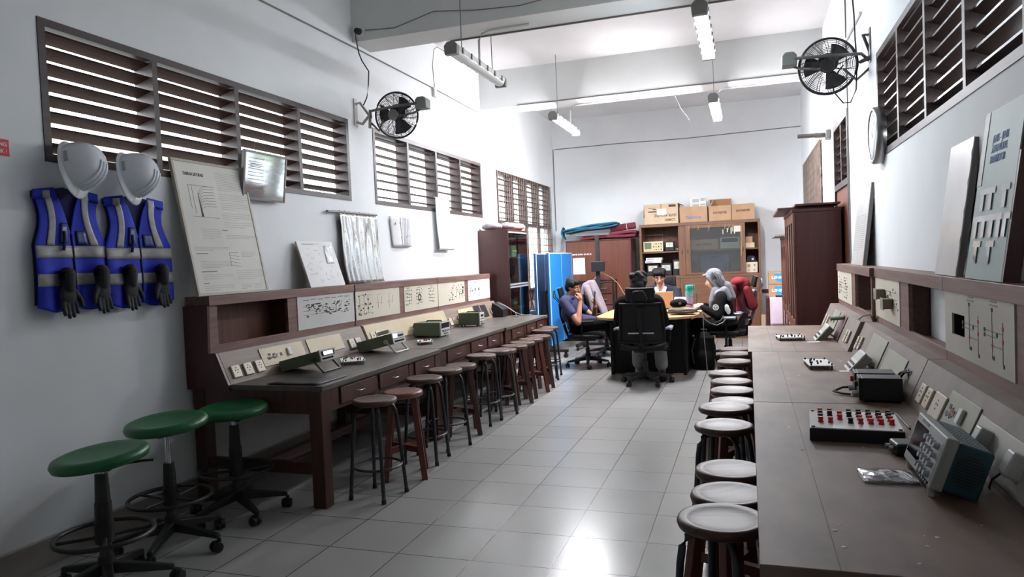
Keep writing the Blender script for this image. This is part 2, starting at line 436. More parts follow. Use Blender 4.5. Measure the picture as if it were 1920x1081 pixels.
# ------------------------------------------------------------------ camera and light
H = 1.4475
XL, XR, YB, YF, ZC = -3.446, 0.905, 13.12, -1.2, 4.06
def camera():
    y, p, r = 0.320775, -0.0368524, -0.0415901
    cy, sy, cp, sp, cr, sr = math.cos(y), math.sin(y), math.cos(p), math.sin(p), math.cos(r), math.sin(r)
    fwd = Vector((-sy*cp, cy*cp, sp)); r0 = Vector((cy, sy, 0)); u0 = r0.cross(fwd)
    right = cr*r0+sr*u0; up = -sr*r0+cr*u0
    M = Matrix.Identity(4)
    for i in range(3): M[i][0] = right[i]; M[i][1] = up[i]; M[i][2] = -fwd[i]
    M[2][3] = H
    cd = bpy.data.cameras.new('camera'); cd.sensor_width = 36; cd.lens = 1339.06/1920*36; cd.clip_start = 0.02
    o = bpy.data.objects.new('camera', cd); COL.objects.link(o); o.matrix_world = M; scene.camera = o
camera()
w = bpy.data.worlds.new('sky'); scene.world = w; w.use_nodes = True
SKY = 3.2
bg = w.node_tree.nodes['Background']; bg.inputs[0].default_value = (0.88, 0.95, 1.0, 1); bg.inputs[1].default_value = SKY
vs = scene.view_settings; vs.view_transform = 'Standard'; vs.look = 'None'; vs.gamma = 1; vs.use_curve_mapping = False; vs.exposure = 1.9
scene.cycles.max_bounces = 10; scene.cycles.diffuse_bounces = 6; scene.cycles.glossy_bounces = 4; scene.cycles.transparent_max_bounces = 16
scene.cycles.caustics_reflective = False; scene.cycles.caustics_refractive = False; scene.cycles.sample_clamp_indirect = 4

def portal(x, y0, y1, z0, z1, sgn):
    l = bpy.data.lights.new('window_daylight', 'AREA'); l.shape = 'RECTANGLE'; l.size = y1-y0; l.size_y = z1-z0
    l.cycles.is_portal = True
    o = bpy.data.objects.new('window_daylight', l); COL.objects.link(o)
    o.location = (x, (y0+y1)/2, (z0+z1)/2)
    o.rotation_euler = Matrix(((0, 0, -sgn), (sgn, 0, 0), (0, -1, 0))).to_euler() if False else (Vector((sgn, 0, 0)).to_track_quat('-Z', 'Z')).to_euler()

# ------------------------------------------------------------------ room shell
mb = MB().box(XL-.15, XR+.15, YF-.15, YB+.15, -.12, 0); fl = struct(mb.build('floor', 'floor_tiles'))
mb = MB().box(XL-.15, XR+.15, YF-.15, YB+.15, ZC, ZC+.12); struct(mb.build('ceiling', 'ceil_paint'))
def wall(name, x0, x1, holes):
    ys = sorted({YF-.15, YB+.15}.union(*[{h[0], h[1]} for h in holes])); zs = sorted({0.0, ZC}.union(*[{h[2], h[3]} for h in holes]))
    mb = MB()
    for a, b in zip(ys[:-1], ys[1:]):
        run = None
        for c, d in zip(zs[:-1], zs[1:]):
            hole = any(h[0] <= a and b <= h[1] and h[2] <= c and d <= h[3] for h in holes)
            if hole:
                if run: mb.box(x0, x1, a, b, *run); run = None
            else: run = (run[0], d) if run else (c, d)
        if run: mb.box(x0, x1, a, b, *run)
    return struct(mb.build(name, 'wall_paint'))
ZB, ZT = 2.07, 2.815
LH = [(2.785, 5.80, ZB, ZT), (6.25, 9.22, ZB, ZT), (9.85, 12.80, .62, 2.80)]
RH = [(2.825, 5.70, ZB, ZT), (7.30, 8.42, 0.0, 2.74), (9.70, 12.50, .75, 2.82)]
wall('wall_left', XL-.15, XL, LH); wall('wall_right', XR, XR+.15, RH)
struct(MB().box(XL, XR, YB, YB+.15, 0, ZC).build('wall_back', 'wall_paint'))
struct(MB().box(XL, XR, YF-.15, YF, 0, ZC).build('wall_front', 'wall_paint'))
for i, (a, b) in enumerate([(2.50, 2.85), (5.95, 6.30), (9.30, 9.70)]):
    struct(MB().box(XL, XR, a, b, 3.55, ZC).build('beam_%d' % (i+1), 'beam_paint'))
for nm, x0, x1, y0, y1 in [('baseboard_left', XL, XL+.012, YF, YB), ('baseboard_right', XR-.012, XR, YF, 7.25)]:
    struct(MB().box(x0, x1, y0, y1, 0, .135, 0).box(x0, x1-.002 if x1 < 0 else x1, y0, y1, .135, .145, 1).build(nm, ['base_tile', 'base_edge']))
struct(MB().box(XL+.013, XR-.013, YB-.012, YB, 0, .135, 0).build('baseboard_back', ['base_tile']))
struct(MB().box(.17, XR-.013, YB-.03, YB-.0005, .74, .80).build('trim_back', 'bench_dark'))

def louvre(n, x, sg, y0, y1, z0, z1, nb, drops, glazed=False, pitch=.0835):
    """timber louvre window set in the wall; sg=+1 when outside lies at +x"""
    xo = x+sg*.135; xa, xb = sorted((x-sg*.006, xo))
    f = MB(); t = .042
    f.box(xa, xb, y0, y1, z1-t, z1).box(xa, xb, y0, y1, z0, z0+t).box(xa, xb, y0, y0+t, z0+t, z1-t).box(xa, xb, y1-t, y1, z0+t, z1-t)
    bw = (y1-y0-t)/nb
    for k in range(1, nb):
        yc = y0+t/2+bw*k; f.box(xa, xb, yc-t/2, yc+t/2, z0+t, z1-t)
    win = struct(f.build('window_%d' % n, 'window_wood'))
    s = MB()
    for k in range(nb):
        a = y0+t+bw*k; b = a+bw-t; d = drops[k % len(drops)]
        zc = z0+t+pitch*.55
        while zc < z1-t-.01:
            xi, xe = x+sg*.022, x+sg*.124; dz = (.102)*d/2
            lo = [(xi, a, zc+dz-.006), (xe, a, zc-dz-.006), (xe, b, zc-dz-.006), (xi, b, zc+dz-.006)]
            s.hexa(lo, [(p[0], p[1], p[2]+.011) for p in lo]); zc += pitch
    s.build('slats', 'slat_wood' if sg < 0 else 'slat_gloss', win)
    return win
louvre(1, XL, -1, *LH[0], 4, [.27, .27, .24, .12])
louvre(2, XL, -1, *LH[1], 4, [-.10, -.10, -.10, .0])
louvre(5, XR, 1, *RH[0], 4, [.42])

def grille_bars(x, y0, y1, z0, z1, ny, nz, rv=.006, rh=.005):
    g = MB()
    for i in range(ny+1):
        y = y0+(y1-y0)*i/ny; g.box(x-rv, x+rv, y-rv, y+rv, z0, z1)
    for j in range(nz+1):
        z = z0+(z1-z0)*j/nz; g.box(x-rh*.6, x+rh*.6, y0, y1, z-rh, z+rh)
    return g
# far left window: louvres above, tall glazed leaves below, iron grille in front, lattice vent blocks at the foot
w3 = louvre(3, XL, -1, 9.85, 12.80, 2.03, 2.80, 4, [-.10])
f = MB(); t = .05
for k in range(5):
    y = 9.85+t/2+(2.95-t)*k/4; f.box(XL-.05, XL+.004, y-t/2, y+t/2, .98, 2.03)
f.box(XL-.10, XL+.004, 9.85, 12.80, .95, 1.0)
f.build('sash', 'window_wood_v', w3)
gl = MB()
for k in range(4): gl.box(XL-.06, XL-.055, 9.92+.735*k, 10.56+.735*k, 1.0, 2.03)
gl.build('pane', 'glass_streak', w3)
grille_bars(XL+.022, 9.86, 12.79, .98, 2.79, 28, 17, .0045, .0045).build('grille', 'grille', w3)
lt = MB()
for k in range(10):
    a = 9.85+.295*k
    lt.hexa([(XL-.10, a, .62), (XL-.02, a, .62), (XL-.02, a+.05, .62), (XL-.10, a+.05, .62)], [(XL-.10, a+.245, .95), (XL-.02, a+.245, .95), (XL-.02, a+.295, .95), (XL-.10, a+.295, .95)])
    lt.hexa([(XL-.10, a+.245, .62), (XL-.02, a+.245, .62), (XL-.02, a+.295, .62), (XL-.10, a+.295, .62)], [(XL-.10, a, .95), (XL-.02, a, .95), (XL-.02, a+.05, .95), (XL-.10, a+.05, .95)])
lt.build('lattice', 'window_wood_v', w3)
# far right window
w4 = louvre(4, XR, 1, 9.70, 12.50, 1.66, 2.82, 4, [.2])
f = MB()
for k in range(5):
    y = 9.70+t/2+(2.8-t)*k/4; f.box(XR-.004, XR+.10, y-t/2, y+t/2, .80, 1.66)
f.box(XR-.004, XR+.10, 9.70, 12.50, .75, .80); f.build('sash', 'window_wood_v', w4)
gl = MB()
for k in range(4): gl.box(XR+.055, XR+.06, 9.77+.69*k, 10.40+.69*k, .80, 1.66)
gl.build('pane', 'glass_streak', w4)
grille_bars(XR-.024, 9.71, 12.49, .78, 2.81, 36, 19, .007, .007).build('grille', 'grille', w4)
# door with louvred transom
f = MB()
f.box(XR-.008, XR+.14, 7.30, 7.36, 0, 2.74).box(XR-.008, XR+.14, 8.36, 8.42, 0, 2.74).box(XR-.008, XR+.14, 7.36, 8.36, 2.68, 2.74).box(XR-.008, XR+.14, 7.36, 8.36, 2.05, 2.11)
f.box(XR+.0, XR+.13, 7.83, 7.89, 2.11, 2.68)
d1 = struct(f.build('door_1', 'window_wood'))
s = MB()
for (a, b) in ((7.36, 7.83), (7.89, 8.36)):
    zc = 2.15
    while zc < 2.67:
        lo = [(XR+.022, a, zc+.018), (XR+.124, a, zc-.03), (XR+.124, b, zc-.03), (XR+.022, b, zc+.018)]
        s.hexa(lo, [(p[0], p[1], p[2]+.011) for p in lo]); zc += .085
s.build('slats', 'slat_wood', d1)
for a, b in ((7.362, 7.858), (7.862, 8.358)):
    l = MB().box(XR+.012, XR+.05, a, b, .01, 2.05)
    lf = l.build('door_leaf', 'cab_mid', d1, bevel=.003)
MB().cyl((XR-.03, 7.84, 1.0), (XR+.012, 7.84, 1.0), .012).cyl((XR-.03, 7.84, 1.0), (XR-.03, 7.74, 1.0), .009).build('door_handle', 'steel', d1)
for h, x, sg in [(LH[0], XL-.145, 1), (LH[1], XL-.145, 1), (LH[2], XL-.145, 1), (RH[0], XR+.145, -1), ((7.3, 8.42, 2.05, 2.74), XR+.145, -1), (RH[2], XR+.145, -1)]:
    portal(x, *h, sg)

# outside: paved ground, a neighbouring verandah on the left, two trees on the right
struct(MB().box(-30, XL-.4, -12, 30, -.45, -.35).box(XR+.4, 30, -12, 30, -.45, -.35).build('ground_outside', 'ext_ground'))
t_ = thing('neighbouring_building', 'pale building with posts and a thin railing seen between the louvre slats', 'building', (-8.5, 7.5, -.35))
mb = MB()
for y in (-1.2, 1.0, 3.2): mb.box(-.12, .12, y-.12, y+.12, 0, 3.6)
mb.build('post', 'ext_wall', t_)
MB().box(-1.2, .2, -1.6, 3.6, 3.6, 3.85).build('roof_edge', 'ext_wall', t_)
mb = MB()
for z in (2.6, 2.85, 3.1): mb.box(-.02, .02, -1.2, 3.2, z, z+.03)
for y in range(10): mb.box(-.012, .012, -1.0+y*.45, -.976+y*.45, 2.55, 3.12)
mb.build('railing', 'steel_dull', t_)
for i, (x, y, s_) in enumerate(((5.2, 13.5, 1.5), (6.2, 17.2, 1.9))):
    t_ = thing('garden_tree', ('smaller' if i == 0 else 'taller')+' leafy green tree outside the far window, mirrored in the framed glass', 'tree', (x, y, -.35))
    MB().tube([(0, 0, 0), (.05, 0, 1.0*s_), (0, .05, 1.8*s_)], [.12, .1, .06]).build('trunk', 'bark', t_)
    mb = MB(); rnd = random.Random(i)
    for k in range(300):
        a, b, c = rnd.uniform(0, 2*PI), rnd.uniform(-1, 1), rnd.random()**.5
        rr = math.sqrt(max(0, 1-b*b))*c
        p = Vector((rr*math.cos(a)*s_*.9, rr*math.sin(a)*s_*.9, 1.9*s_+b*c*s_*.8))
        M = Matrix.Translation(p) @ Euler((rnd.uniform(0, 3), rnd.uniform(0, 3), rnd.uniform(0, 3))).to_matrix().to_4x4()
        mb.ell((0, 0, 0), (.16, .1, .02), 6, 4, 0, M)
    mb.build('foliage', 'leaf', t_)

# ------------------------------------------------------------------ things on walls and ceiling
def lamp(x, y0, y1, z, on, label):
    t = thing('fluorescent_lamp', label, 'lamp', (x, (y0+y1)/2, z), group='hanging tube lamps'); L = (y1-y0)/2
    MB().prism([(-.05, .0), (.05, .0), (.055, .03), (.03, .055), (-.03, .055), (-.055, .03)], 'y', -L, L).build('housing', 'lamp_body', t, bevel=.004)
    pr = [(.048*math.cos(a), -.042*math.sin(a)) for a in [PI*k/8 for k in range(9)]]
    MB().prism(pr, 'y', -L+.03, L-.03).build('diffuser', ('lamp_glow' if y0 > 8 else 'lamp_glow_dim') if on else 'lamp_off', t)
    for s in (-1, 1):
        MB().prism([(-.055, -.045), (.055, -.045), (.06, .03), (.03, .06), (-.03, .06), (-.06, .03)], 'y', s*L-.02*(1+s)/2*2+.02 if s > 0 else -L-.02, s*L+.02 if s > 0 else -L+.04).build('end_cap', 'lamp_cap', t, bevel=.006)
    for k, yy in enumerate((-.62*L, .62*L)):
        MB().cyl((0, yy, .055), (0, yy, ZC-z), .004, n=6).build('hanging_rod', 'steel_dull', t)
    for k in range(6):
        yy = -L+.12+(2*L-.24)*k/5
        for s in (-1, 1): MB().cb((s*.058, yy, .012), (.008, .022, .05)).build('clip', 'steel_dull', t)
    return t
lamp(-2.275, 5.52, 6.76, 3.22, False, 'unlit grey tube lamp hanging near the left wall in front of the others')
lamp(-.285, 5.42, 6.70, 3.22, True, 'lit tube lamp hanging highest in view, ahead of the right wall fan')
lamp(-2.26, 8.70, 9.98, 3.24, True, 'lit tube lamp hanging at the back near the far left window')
lamp(-.335, 8.66, 9.94, 3.24, True, 'lit tube lamp hanging at the back beside the right wall')
def tubething(name, label, cat, pts, r, m, n=8, group=None, closed=False):
    o = MB().tube(pts, r, n, closed=closed).build(name, m); return tag(o, label, cat, group)
for i, (x, y, b, lab) in enumerate([(-2.275, 6.12, 6.302, 'white bent pipe dropping from the front beam to the unlit lamp'), (-.285, 6.1, 6.302, 'white bent pipe dropping from the front beam to the lit lamp by the right fan'), (-2.26, 9.55, 9.5, 'white bent pipe dropping from the rear beam to the back left lamp'), (-.335, 9.55, 9.5, 'white bent pipe dropping from the rear beam to the back right lamp')]):
    zt = 3.535
    tubething('lamp_conduit', lab, 'pipe', [(x+.5, y+.02, zt), (x+.12, y+.02, zt), (x+.05, y+.02, zt-.02), (x+.02, y+.02, zt-.07), (x+.015, y+.02, 3.285)], .011, 'conduit', group='lamp pipes')
for p0, p1, lab in [((-2.9, 9.294, 3.56), (.9, 9.294, 3.56), 'thin dark pipe along the lower edge of the rear beam'), ((-2.6, 6.30, 3.542), (.9, 6.30, 3.542), 'grey pipe along the lower edge of the front beam')]:
    tubething('beam_conduit', lab, 'pipe', [p0, p1], .008, 'steel_dull')
for x, y, lab in [(-1.93, 6.95, 'small round white lamp holder on the ceiling, left of the hook'), (-.62, 6.7, 'small round white lamp holder on the ceiling, beside the lit front lamp')]:
    t = thing('lamp_holder', lab, 'lamp holder', (x, y, ZC), group='ceiling lamp holders')
    MB().lathe([(.05, -.002), (.05, -.02), (.022, -.03), (.022, -.06)], n=16).build('base', 'white_paint', t)
    MB().lathe([(.022, -.06), (.032, -.075), (.028, -.10), (.01, -.115)], n=14).build('bulb', 'lamp_off', t)
for x, y, lab in [(-1.16, 6.9, 'bent dark fan hook on the ceiling between the beams'), (-1.13, 11.2, 'bent dark fan hook on the ceiling behind the rear beam')]:
    t = MB().cyl((x-.05, y, ZC-.02), (x+.05, y, ZC-.02), .012).cyl((x, y, ZC), (x, y, ZC-.05), .01).tube([(x, y, ZC-.05), (x+.03, y, ZC-.08), (x, y, ZC-.1), (x-.03, y, ZC-.08)], .008).build('ceiling_hook', 'steel_dull')
    tag(t, lab, 'hook')
tubething('hanging_wire', 'loose thin wire dangling from the rear beam underside', 'wire', [(-.86, 9.72, 3.548), (-.80, 9.9, 3.4), (-.72, 10.0, 3.3), (-.70, 10.0, 3.25)], .005, 'cable_grey')
# wiring on the walls
tubething('wall_conduit', 'twin thin cables clipped along the upper left wall', 'cable', [(XL+.008, 2.0, 3.49), (XL+.008, 4.2, 3.495), (XL+.008, 6.0, 3.51), (XL+.008, 7.72, 3.515), (XL+.008, 9.29, 3.50)], .007, 'cable_grey')
t = thing('junction_box', 'small white junction box on the left wall above the second window', 'junction box', (XL, 7.75, 3.47))
MB().box(0.0005, .035, -.04, .04, -.06, .05).build('box', 'conduit', t, bevel=.006)
MB().tube([(.02, 0, .05), (.02, -.03, .3), (.025, .02, .5), (.03, .1, .55), (.1, .1, .5), (.5, -.3, .2), (.9, -.9, .02)], .005, 6).build('cable', 'cable_grey', t)
tubething('beam_cable', 'slack thin cable strung along the face of the front beam', 'cable', [(-3.3, 5.944, 3.64), (-3.0, 5.944, 3.62), (-2.6, 5.942, 3.71), (-2.2, 5.942, 3.66), (-1.8, 5.942, 3.64), (-1.2, 5.942, 3.70), (-.6, 5.942, 3.78), (-.2, 5.942, 3.74), (.6, 5.942, 3.80)], .004, 'cable_grey', 6)
for p, lab in [([(-3.40, YB-.006, 3.525), (-2.2, YB-.006, 3.53), (-1.0, YB-.006, 3.51), (.9, YB-.006, 3.54)], 'thin dark cable running level across the back wall'), ([(-3.43, YB-.006, 3.525), (-3.43, YB-.006, 2.0)], 'thin dark cable running down the left corner of the back wall')]:
    tubething('wall_cable', lab, 'cable', p, .008, 'cable_grey', 6)
tubething('corner_cable', 'dark cable running down the right wall beside the door head', 'cable', [(XR-.006, 7.24, 4.0), (XR-.006, 7.24, .2)], .006, 'cable_grey', 6)
tubething('right_conduit', 'pale conduit running along the top of the right wall toward the back', 'pipe', [(XR-.012, 6.32, 3.3), (XR-.012, 9.28, 3.38)], .012, 'conduit')
t = thing('wall_socket', 'black plug in a white socket on the front beam end above the left fan', 'socket', (-3.36, 5.95, 3.635))
MB().box(-.05, .05, -.012, -.0005, -.05, .05).build('plate', 'white_paint', t, bevel=.004)
MB().cyl((0, -.012, 0), (0, -.06, -.005), .032, .026).build('plug', 'cable_black', t, bevel=.004)
t = thing('lamp_bracket', 'grey rod lamp bracket sticking out above the door beside the far right window', 'bracket', (XR, 8.75, 2.72))
MB().box(-.05, -.001, -.08, .08, -.05, .05).build('base', 'steel_dull', t, bevel=.006)
MB().cyl((-.05, 0, 0), (-.16, .0, .005), .03).cyl((-.16, 0, .005), (-.34, 0, .01), .024).build('arm', 'fan_grey', t)

def fan(c, wall_x, mount, s, label, cablepts):
    t = thing('wall_fan', label, 'fan', c, group='wall mounted cage fans'); rr = .205
    tilt = Euler((R(8), 0, R(-6*s))).to_matrix().to_4x4()
    cage = MB()
    for face, bul in ((-1, .075), (1, .05)):
        for k in range(1, 14):
            q = k/14; r = .045+(rr-.045)*q; y = face*(.02+bul*(1-q*q))
            cage.tube([(r*math.cos(2*PI*i/40), y, r*math.sin(2*PI*i/40)) for i in range(40)], .0016, 4, closed=True, M=tilt)
        for k in range(14):
            a = 2*PI*k/14+(.1 if face > 0 else 0)
            cage.tube([((.04+(rr-.04)*q)*math.cos(a+.25*q), face*(.02+bul*(1-q*q)), (.04+(rr-.04)*q)*math.sin(a+.25*q)) for q in (0, .25, .5, .75, 1)], .0026, 4, M=tilt)
    cage.build('cage', 'fan_black', t)
    MB().tube([(rr*math.cos(2*PI*i/48), 0, rr*math.sin(2*PI*i/48)) for i in range(48)], .009, 8, closed=True, M=tilt).build('rim', 'fan_black', t)
    hub = MB().cyl((0, -.10, 0), (0, -.085, 0), .047, .05, 24, M=tilt).build('hub_cap', 'fan_grey' if s < 0 else 'fan_black', t, bevel=.004)
    MB().cyl((.0, .03, .03), (0, .16, .035), .075, .06, 20, M=tilt).build('motor', 'plastic_black', t, bevel=.01)
    bl = MB()
    for k in range(3):
        def fn(u, v, k=k):
            a = 2*PI*k/3+.9+(v-.5)*1.0; r = .04+.13*u
            return (r*math.cos(a), .012*math.sin(v*PI)*(1)+(v-.5)*.05, r*math.sin(a))
        bl.sheet(fn, 6, 8, .003, 0, tilt)
    bl.cyl((0, -.03, 0), (0, .03, 0), .04, n=16, M=tilt); bl.build('blades', 'plastic_dark', t)
    # carrying frame: two horizontal bars around the cage, gear box on the far side, wall bracket
    yk = MB()
    yk.tube([(s*.30, .06, .02), (s*.22, -.09, .045), (0, -.13, .05), (-s*.24, -.06, .075)], .012, 8)
    yk.tube([(s*.30, .06, -.03), (s*.20, .02, -.12), (s*.10, -.08, -.05)], .010, 8)
    yk.tube([(-s*.06, -.08, -.03), (-s*.2, -.03, .0), (-s*.27, .02, .05)], .010, 8)
    yk.build('yoke', 'fan_grey', t)
    MB().prism([(-.055, -.05), (.055, -.05), (.055, .03), (.03, .055), (-.03, .055), (-.055, .03)], 'y', -.05, .06, M=Matrix.Translation((-s*.275, -.02, .075))).build('gear_box', 'fan_motor', t, bevel=.008)
    br = MB(); mx, my, mz = [mount[i]-c[i] for i in range(3)]; sw = s
    br.box(*sorted((mx-sw*.001, mx-sw*.008)), my-.03, my+.03, mz-.08, mz+.17)
    br.tube([(mx-sw*.012, my, mz+.12), (mx-sw*.05, my, mz+.13), (s*.31, .04, .04)], .012, 8)
    br.tube([(mx-sw*.012, my, mz-.05), (mx-sw*.07, my, mz-.07), (s*.30, .05, .05)], .014, 8)
    br.tube([(s*.30, .05, .09), (s*.31, .05, -.08)], .016, 8)
    br.build('wall_bracket', 'lamp_body' if s < 0 else 'fan_grey', t)
    MB().tube(cablepts, .006, 6).build('power_cable', 'cable_black', t)
    return t
fan((-3.045, 6.0, 2.845), XL, (XL, 5.95, 2.86), -1, 'black cage fan on the left wall between the two louvre windows',
    [(-.34, .0, .13), (-.29, -.02, .19), (-.25, -.05, .30), (-.24, -.05, .42), (-.30, -.06, .52), (-.33, -.06, .60), (-.34, -.08, .72), (-.325, -.11, .785)])
fan((.615, 6.0, 2.835), XR, (XR, 5.95, 2.9), 1, 'black cage fan on the right wall above the clock',
    [(.12, .10, .02), (.03, .05, -.10), (.04, .0, -.2), (.10, -.02, -.29), (.15, -.02, -.29), (.19, -.02, -.2), (.20, -.02, 0), (.19, -.02, .2), (.19, -.0, .35), (.17, .0, .7)])
t = thing('wall_clock', 'round silver wall clock beside the right louvre window', 'clock', (XR, 5.56, 2.22))
MX = Matrix.Rotation(-PI/2, 4, 'Y')
MB().lathe([(.19, .001), (.196, .02), (.196, .055), (.185, .066), (.170, .066), (.168, .058)], n=48, M=MX).build('rim', 'steel', t)
MB().lathe([(.001, .0585), (.168, .0585), (.168, .0565), (.001, .0565)], n=48, M=MX).build('dial', 'paper_white', t)
h = MB()
for k in range(12):
    a = PI/6*k; h.cb((0, 0, 0), (.001, .003 if k % 3 else .005, .014), M=Matrix.Translation((-.0595, .145*math.sin(a), .145*math.cos(a))) @ Matrix.Rotation(a, 4, 'X').inverted())
h.build('hour_marks', 'ink', t)
for nm, a, L in (('hour_hand', R(-50), .08), ('minute_hand', R(40), .12)):
    MB().box(-.063, -.062, -.0025, .0025, -.02, L, M=Matrix.Rotation(a, 4, 'X')).build(nm, 'ink', t)
# ------------------------------------------------------------------ laboratory benches along both walls
def marks(kind, w, h, seed):
    """printed circuit diagram on a panel of width w, height h: lines (mi 0) and dots (mi 0/1), local u,v from the lower left, sitting at z=0..0.001"""
    rnd = random.Random(seed); m = MB(); T = .0012
    def ln(u0, v0, u1, v1, t=.0022): m.box(min(u0, u1)-t/2, max(u0, u1)+t/2, min(v0, v1)-t/2, max(v0, v1)+t/2, .0002, T)
    def dot(u, v, a, b, mi=0): m.box(u-a, u+a, v-b, v+b, .0002, T*1.5, mi)
    if kind == 'dense':
        for k in range(7):
            uc = w*(.14+.12*k)
            for j in range(rnd.randint(9, 15)):
                dot(uc+rnd.uniform(-.045, .045), h*rnd.uniform(.36, .74), rnd.uniform(.003, .016), rnd.uniform(.002, .006))
            for j in range(3): ln(uc-.04, h*(.42+.12*j), uc+rnd.uniform(.0, .045), h*(.42+.12*j))
            for j in range(5): dot(uc-.03+.015*j, h*.86+.004*(k % 2), .005, .0035, 1)
    elif kind == 'sparse':
        for u in (.08, .17, .26): ln(w*u, h*.2, w*u, h*.8)
        for v in (.2, .5, .82): ln(w*.05, h*v, w*.33, h*v)
        for j in range(26): dot(w*rnd.uniform(.05, .36), h*rnd.choice((.2, .35, .5, .66, .82))+rnd.uniform(-.01, .01), rnd.uniform(.003, .012), rnd.uniform(.003, .007))
        for u in (.48, .74):
            ln(w*u, h*.3, w*u, h*.8, .0015); ln(w*(u+.08), h*.45, w*(u+.08), h*.72, .0015); ln(w*u, h*.8, w*(u+.08), h*.8, .0015); ln(w*(u-.05), h*.5, w*(u+.08), h*.5, .0015)
    elif kind == 'groups':
        for uc in (.12, .42, .80):
            for j in range(5):
                v = h*(.28+.13*j); ln(w*(uc-.07), v, w*(uc+rnd.uniform(-.02, .09)), v)
                for i in range(4): dot(w*(uc-.08+.05*i)+rnd.uniform(-.006, .006), v+rnd.uniform(-.008, .008), rnd.uniform(.003, .008), rnd.uniform(.003, .008))
        for i in range(22): a = 2*PI*i/22; dot(w*.43+.028*math.cos(a), h*.5+.03*math.sin(a), .006, .006)
        for uc in (.12, .42, .8): dot(w*uc, h*.9, .035, .0035, 1)
    elif kind == 'half':
        for j in range(40): dot(w*rnd.uniform(.36, .97), h*(.2+.1*rnd.randint(0, 6)), rnd.uniform(.003, .009), rnd.uniform(.003, .008))
        for u in (.5, .66, .78, .9): ln(w*u, h*.2, w*u, h*.75, .0016)
        dot(w*.92, h*.5, .014, .022); dot(w*.93, h*.68, .02, .012); dot(w*.6, h*.93, .06, .003, 1)
    elif kind == 'small':
        for j in range(30): dot(w*rnd.uniform(.03, .5), h*(.2+.13*rnd.randint(0, 5)), rnd.uniform(.003, .010), rnd.uniform(.003, .009))
        dot(w*.30, h*.5, .016, .016); dot(w*.47, h*.5, .018, .018)
    elif kind == 'right_near':   # two transistor amplifier diagrams, red and black terminals
        for o in (.42, .74):
            ln(w*o, h*.18, w*o, h*.84, .0016); ln(w*(o+.13), h*.12, w*(o+.13), h*.7, .0016); ln(w*(o-.1), h*.55, w*(o+.13), h*.55, .0016); ln(w*(o-.1), h*.48, w*(o+.06), h*.48, .0016); ln(w*o, h*.36, w*(o+.13), h*.36, .0016)
            for (u, v, c) in ((-.1, .55, 0), (-.1, .48, 0), (.13, .62, 2), (.0, .84, 0), (.06, .52, 0), (.13, .45, 2), (.0, .36, 2), (.02, .2, 0), (.14, .14, 0)):
                dot(w*(o+u), h*v, .007, .007, c)
            dot(w*(o+.02), h*.95, .03, .003, 1); dot(w*(o+.02), h*.90, .04, .003, 1)
    elif kind == 'right_mid':
        for j in range(24): dot(w*rnd.uniform(.45, .95), h*rnd.uniform(.32, .78), rnd.uniform(.003, .008), rnd.uniform(.003, .009))
        for v in (.4, .55, .7): ln(w*.45, h*v, w*.9, h*v)
    elif kind == 'right_far':
        for j in range(44): dot(w*rnd.choice((rnd.uniform(.5, .72), rnd.uniform(.08, .3))), h*(.15+.09*rnd.randint(0, 7)), rnd.uniform(.004, .016), rnd.uniform(.003, .007))
        for v in (.3, .45, .6): ln(w*.1, h*v, w*.62, h*v)
    elif kind == 'tan':
        for j in range(12): dot(w*rnd.uniform(.12, .35), h*rnd.uniform(.35, .62), rnd.uniform(.004, .012), rnd.uniform(.003, .009))
        dot(w*.33, h*.5, .011, .011, 2); dot(w*.43, h*.5, .011, .011, 0)
    return m

def add_socket(M, parent, matname='socket', w=.078, h=.082, holes=True, nm='power_socket'):
    s = MB().box(-w/2, w/2, -h/2, h/2, .0002, .014, M=M).build(nm, matname, parent, bevel=.004)
    if holes:
        d = MB()
        for (u, v) in ((-.012, .006), (.012, .006), (0, -.012), (0, .022)): d.box(u-.004, u+.004, v-.004, v+.004, .0135, .0150, M=M)
        d.build('pin_holes', 'socket_dark', s)
    return s

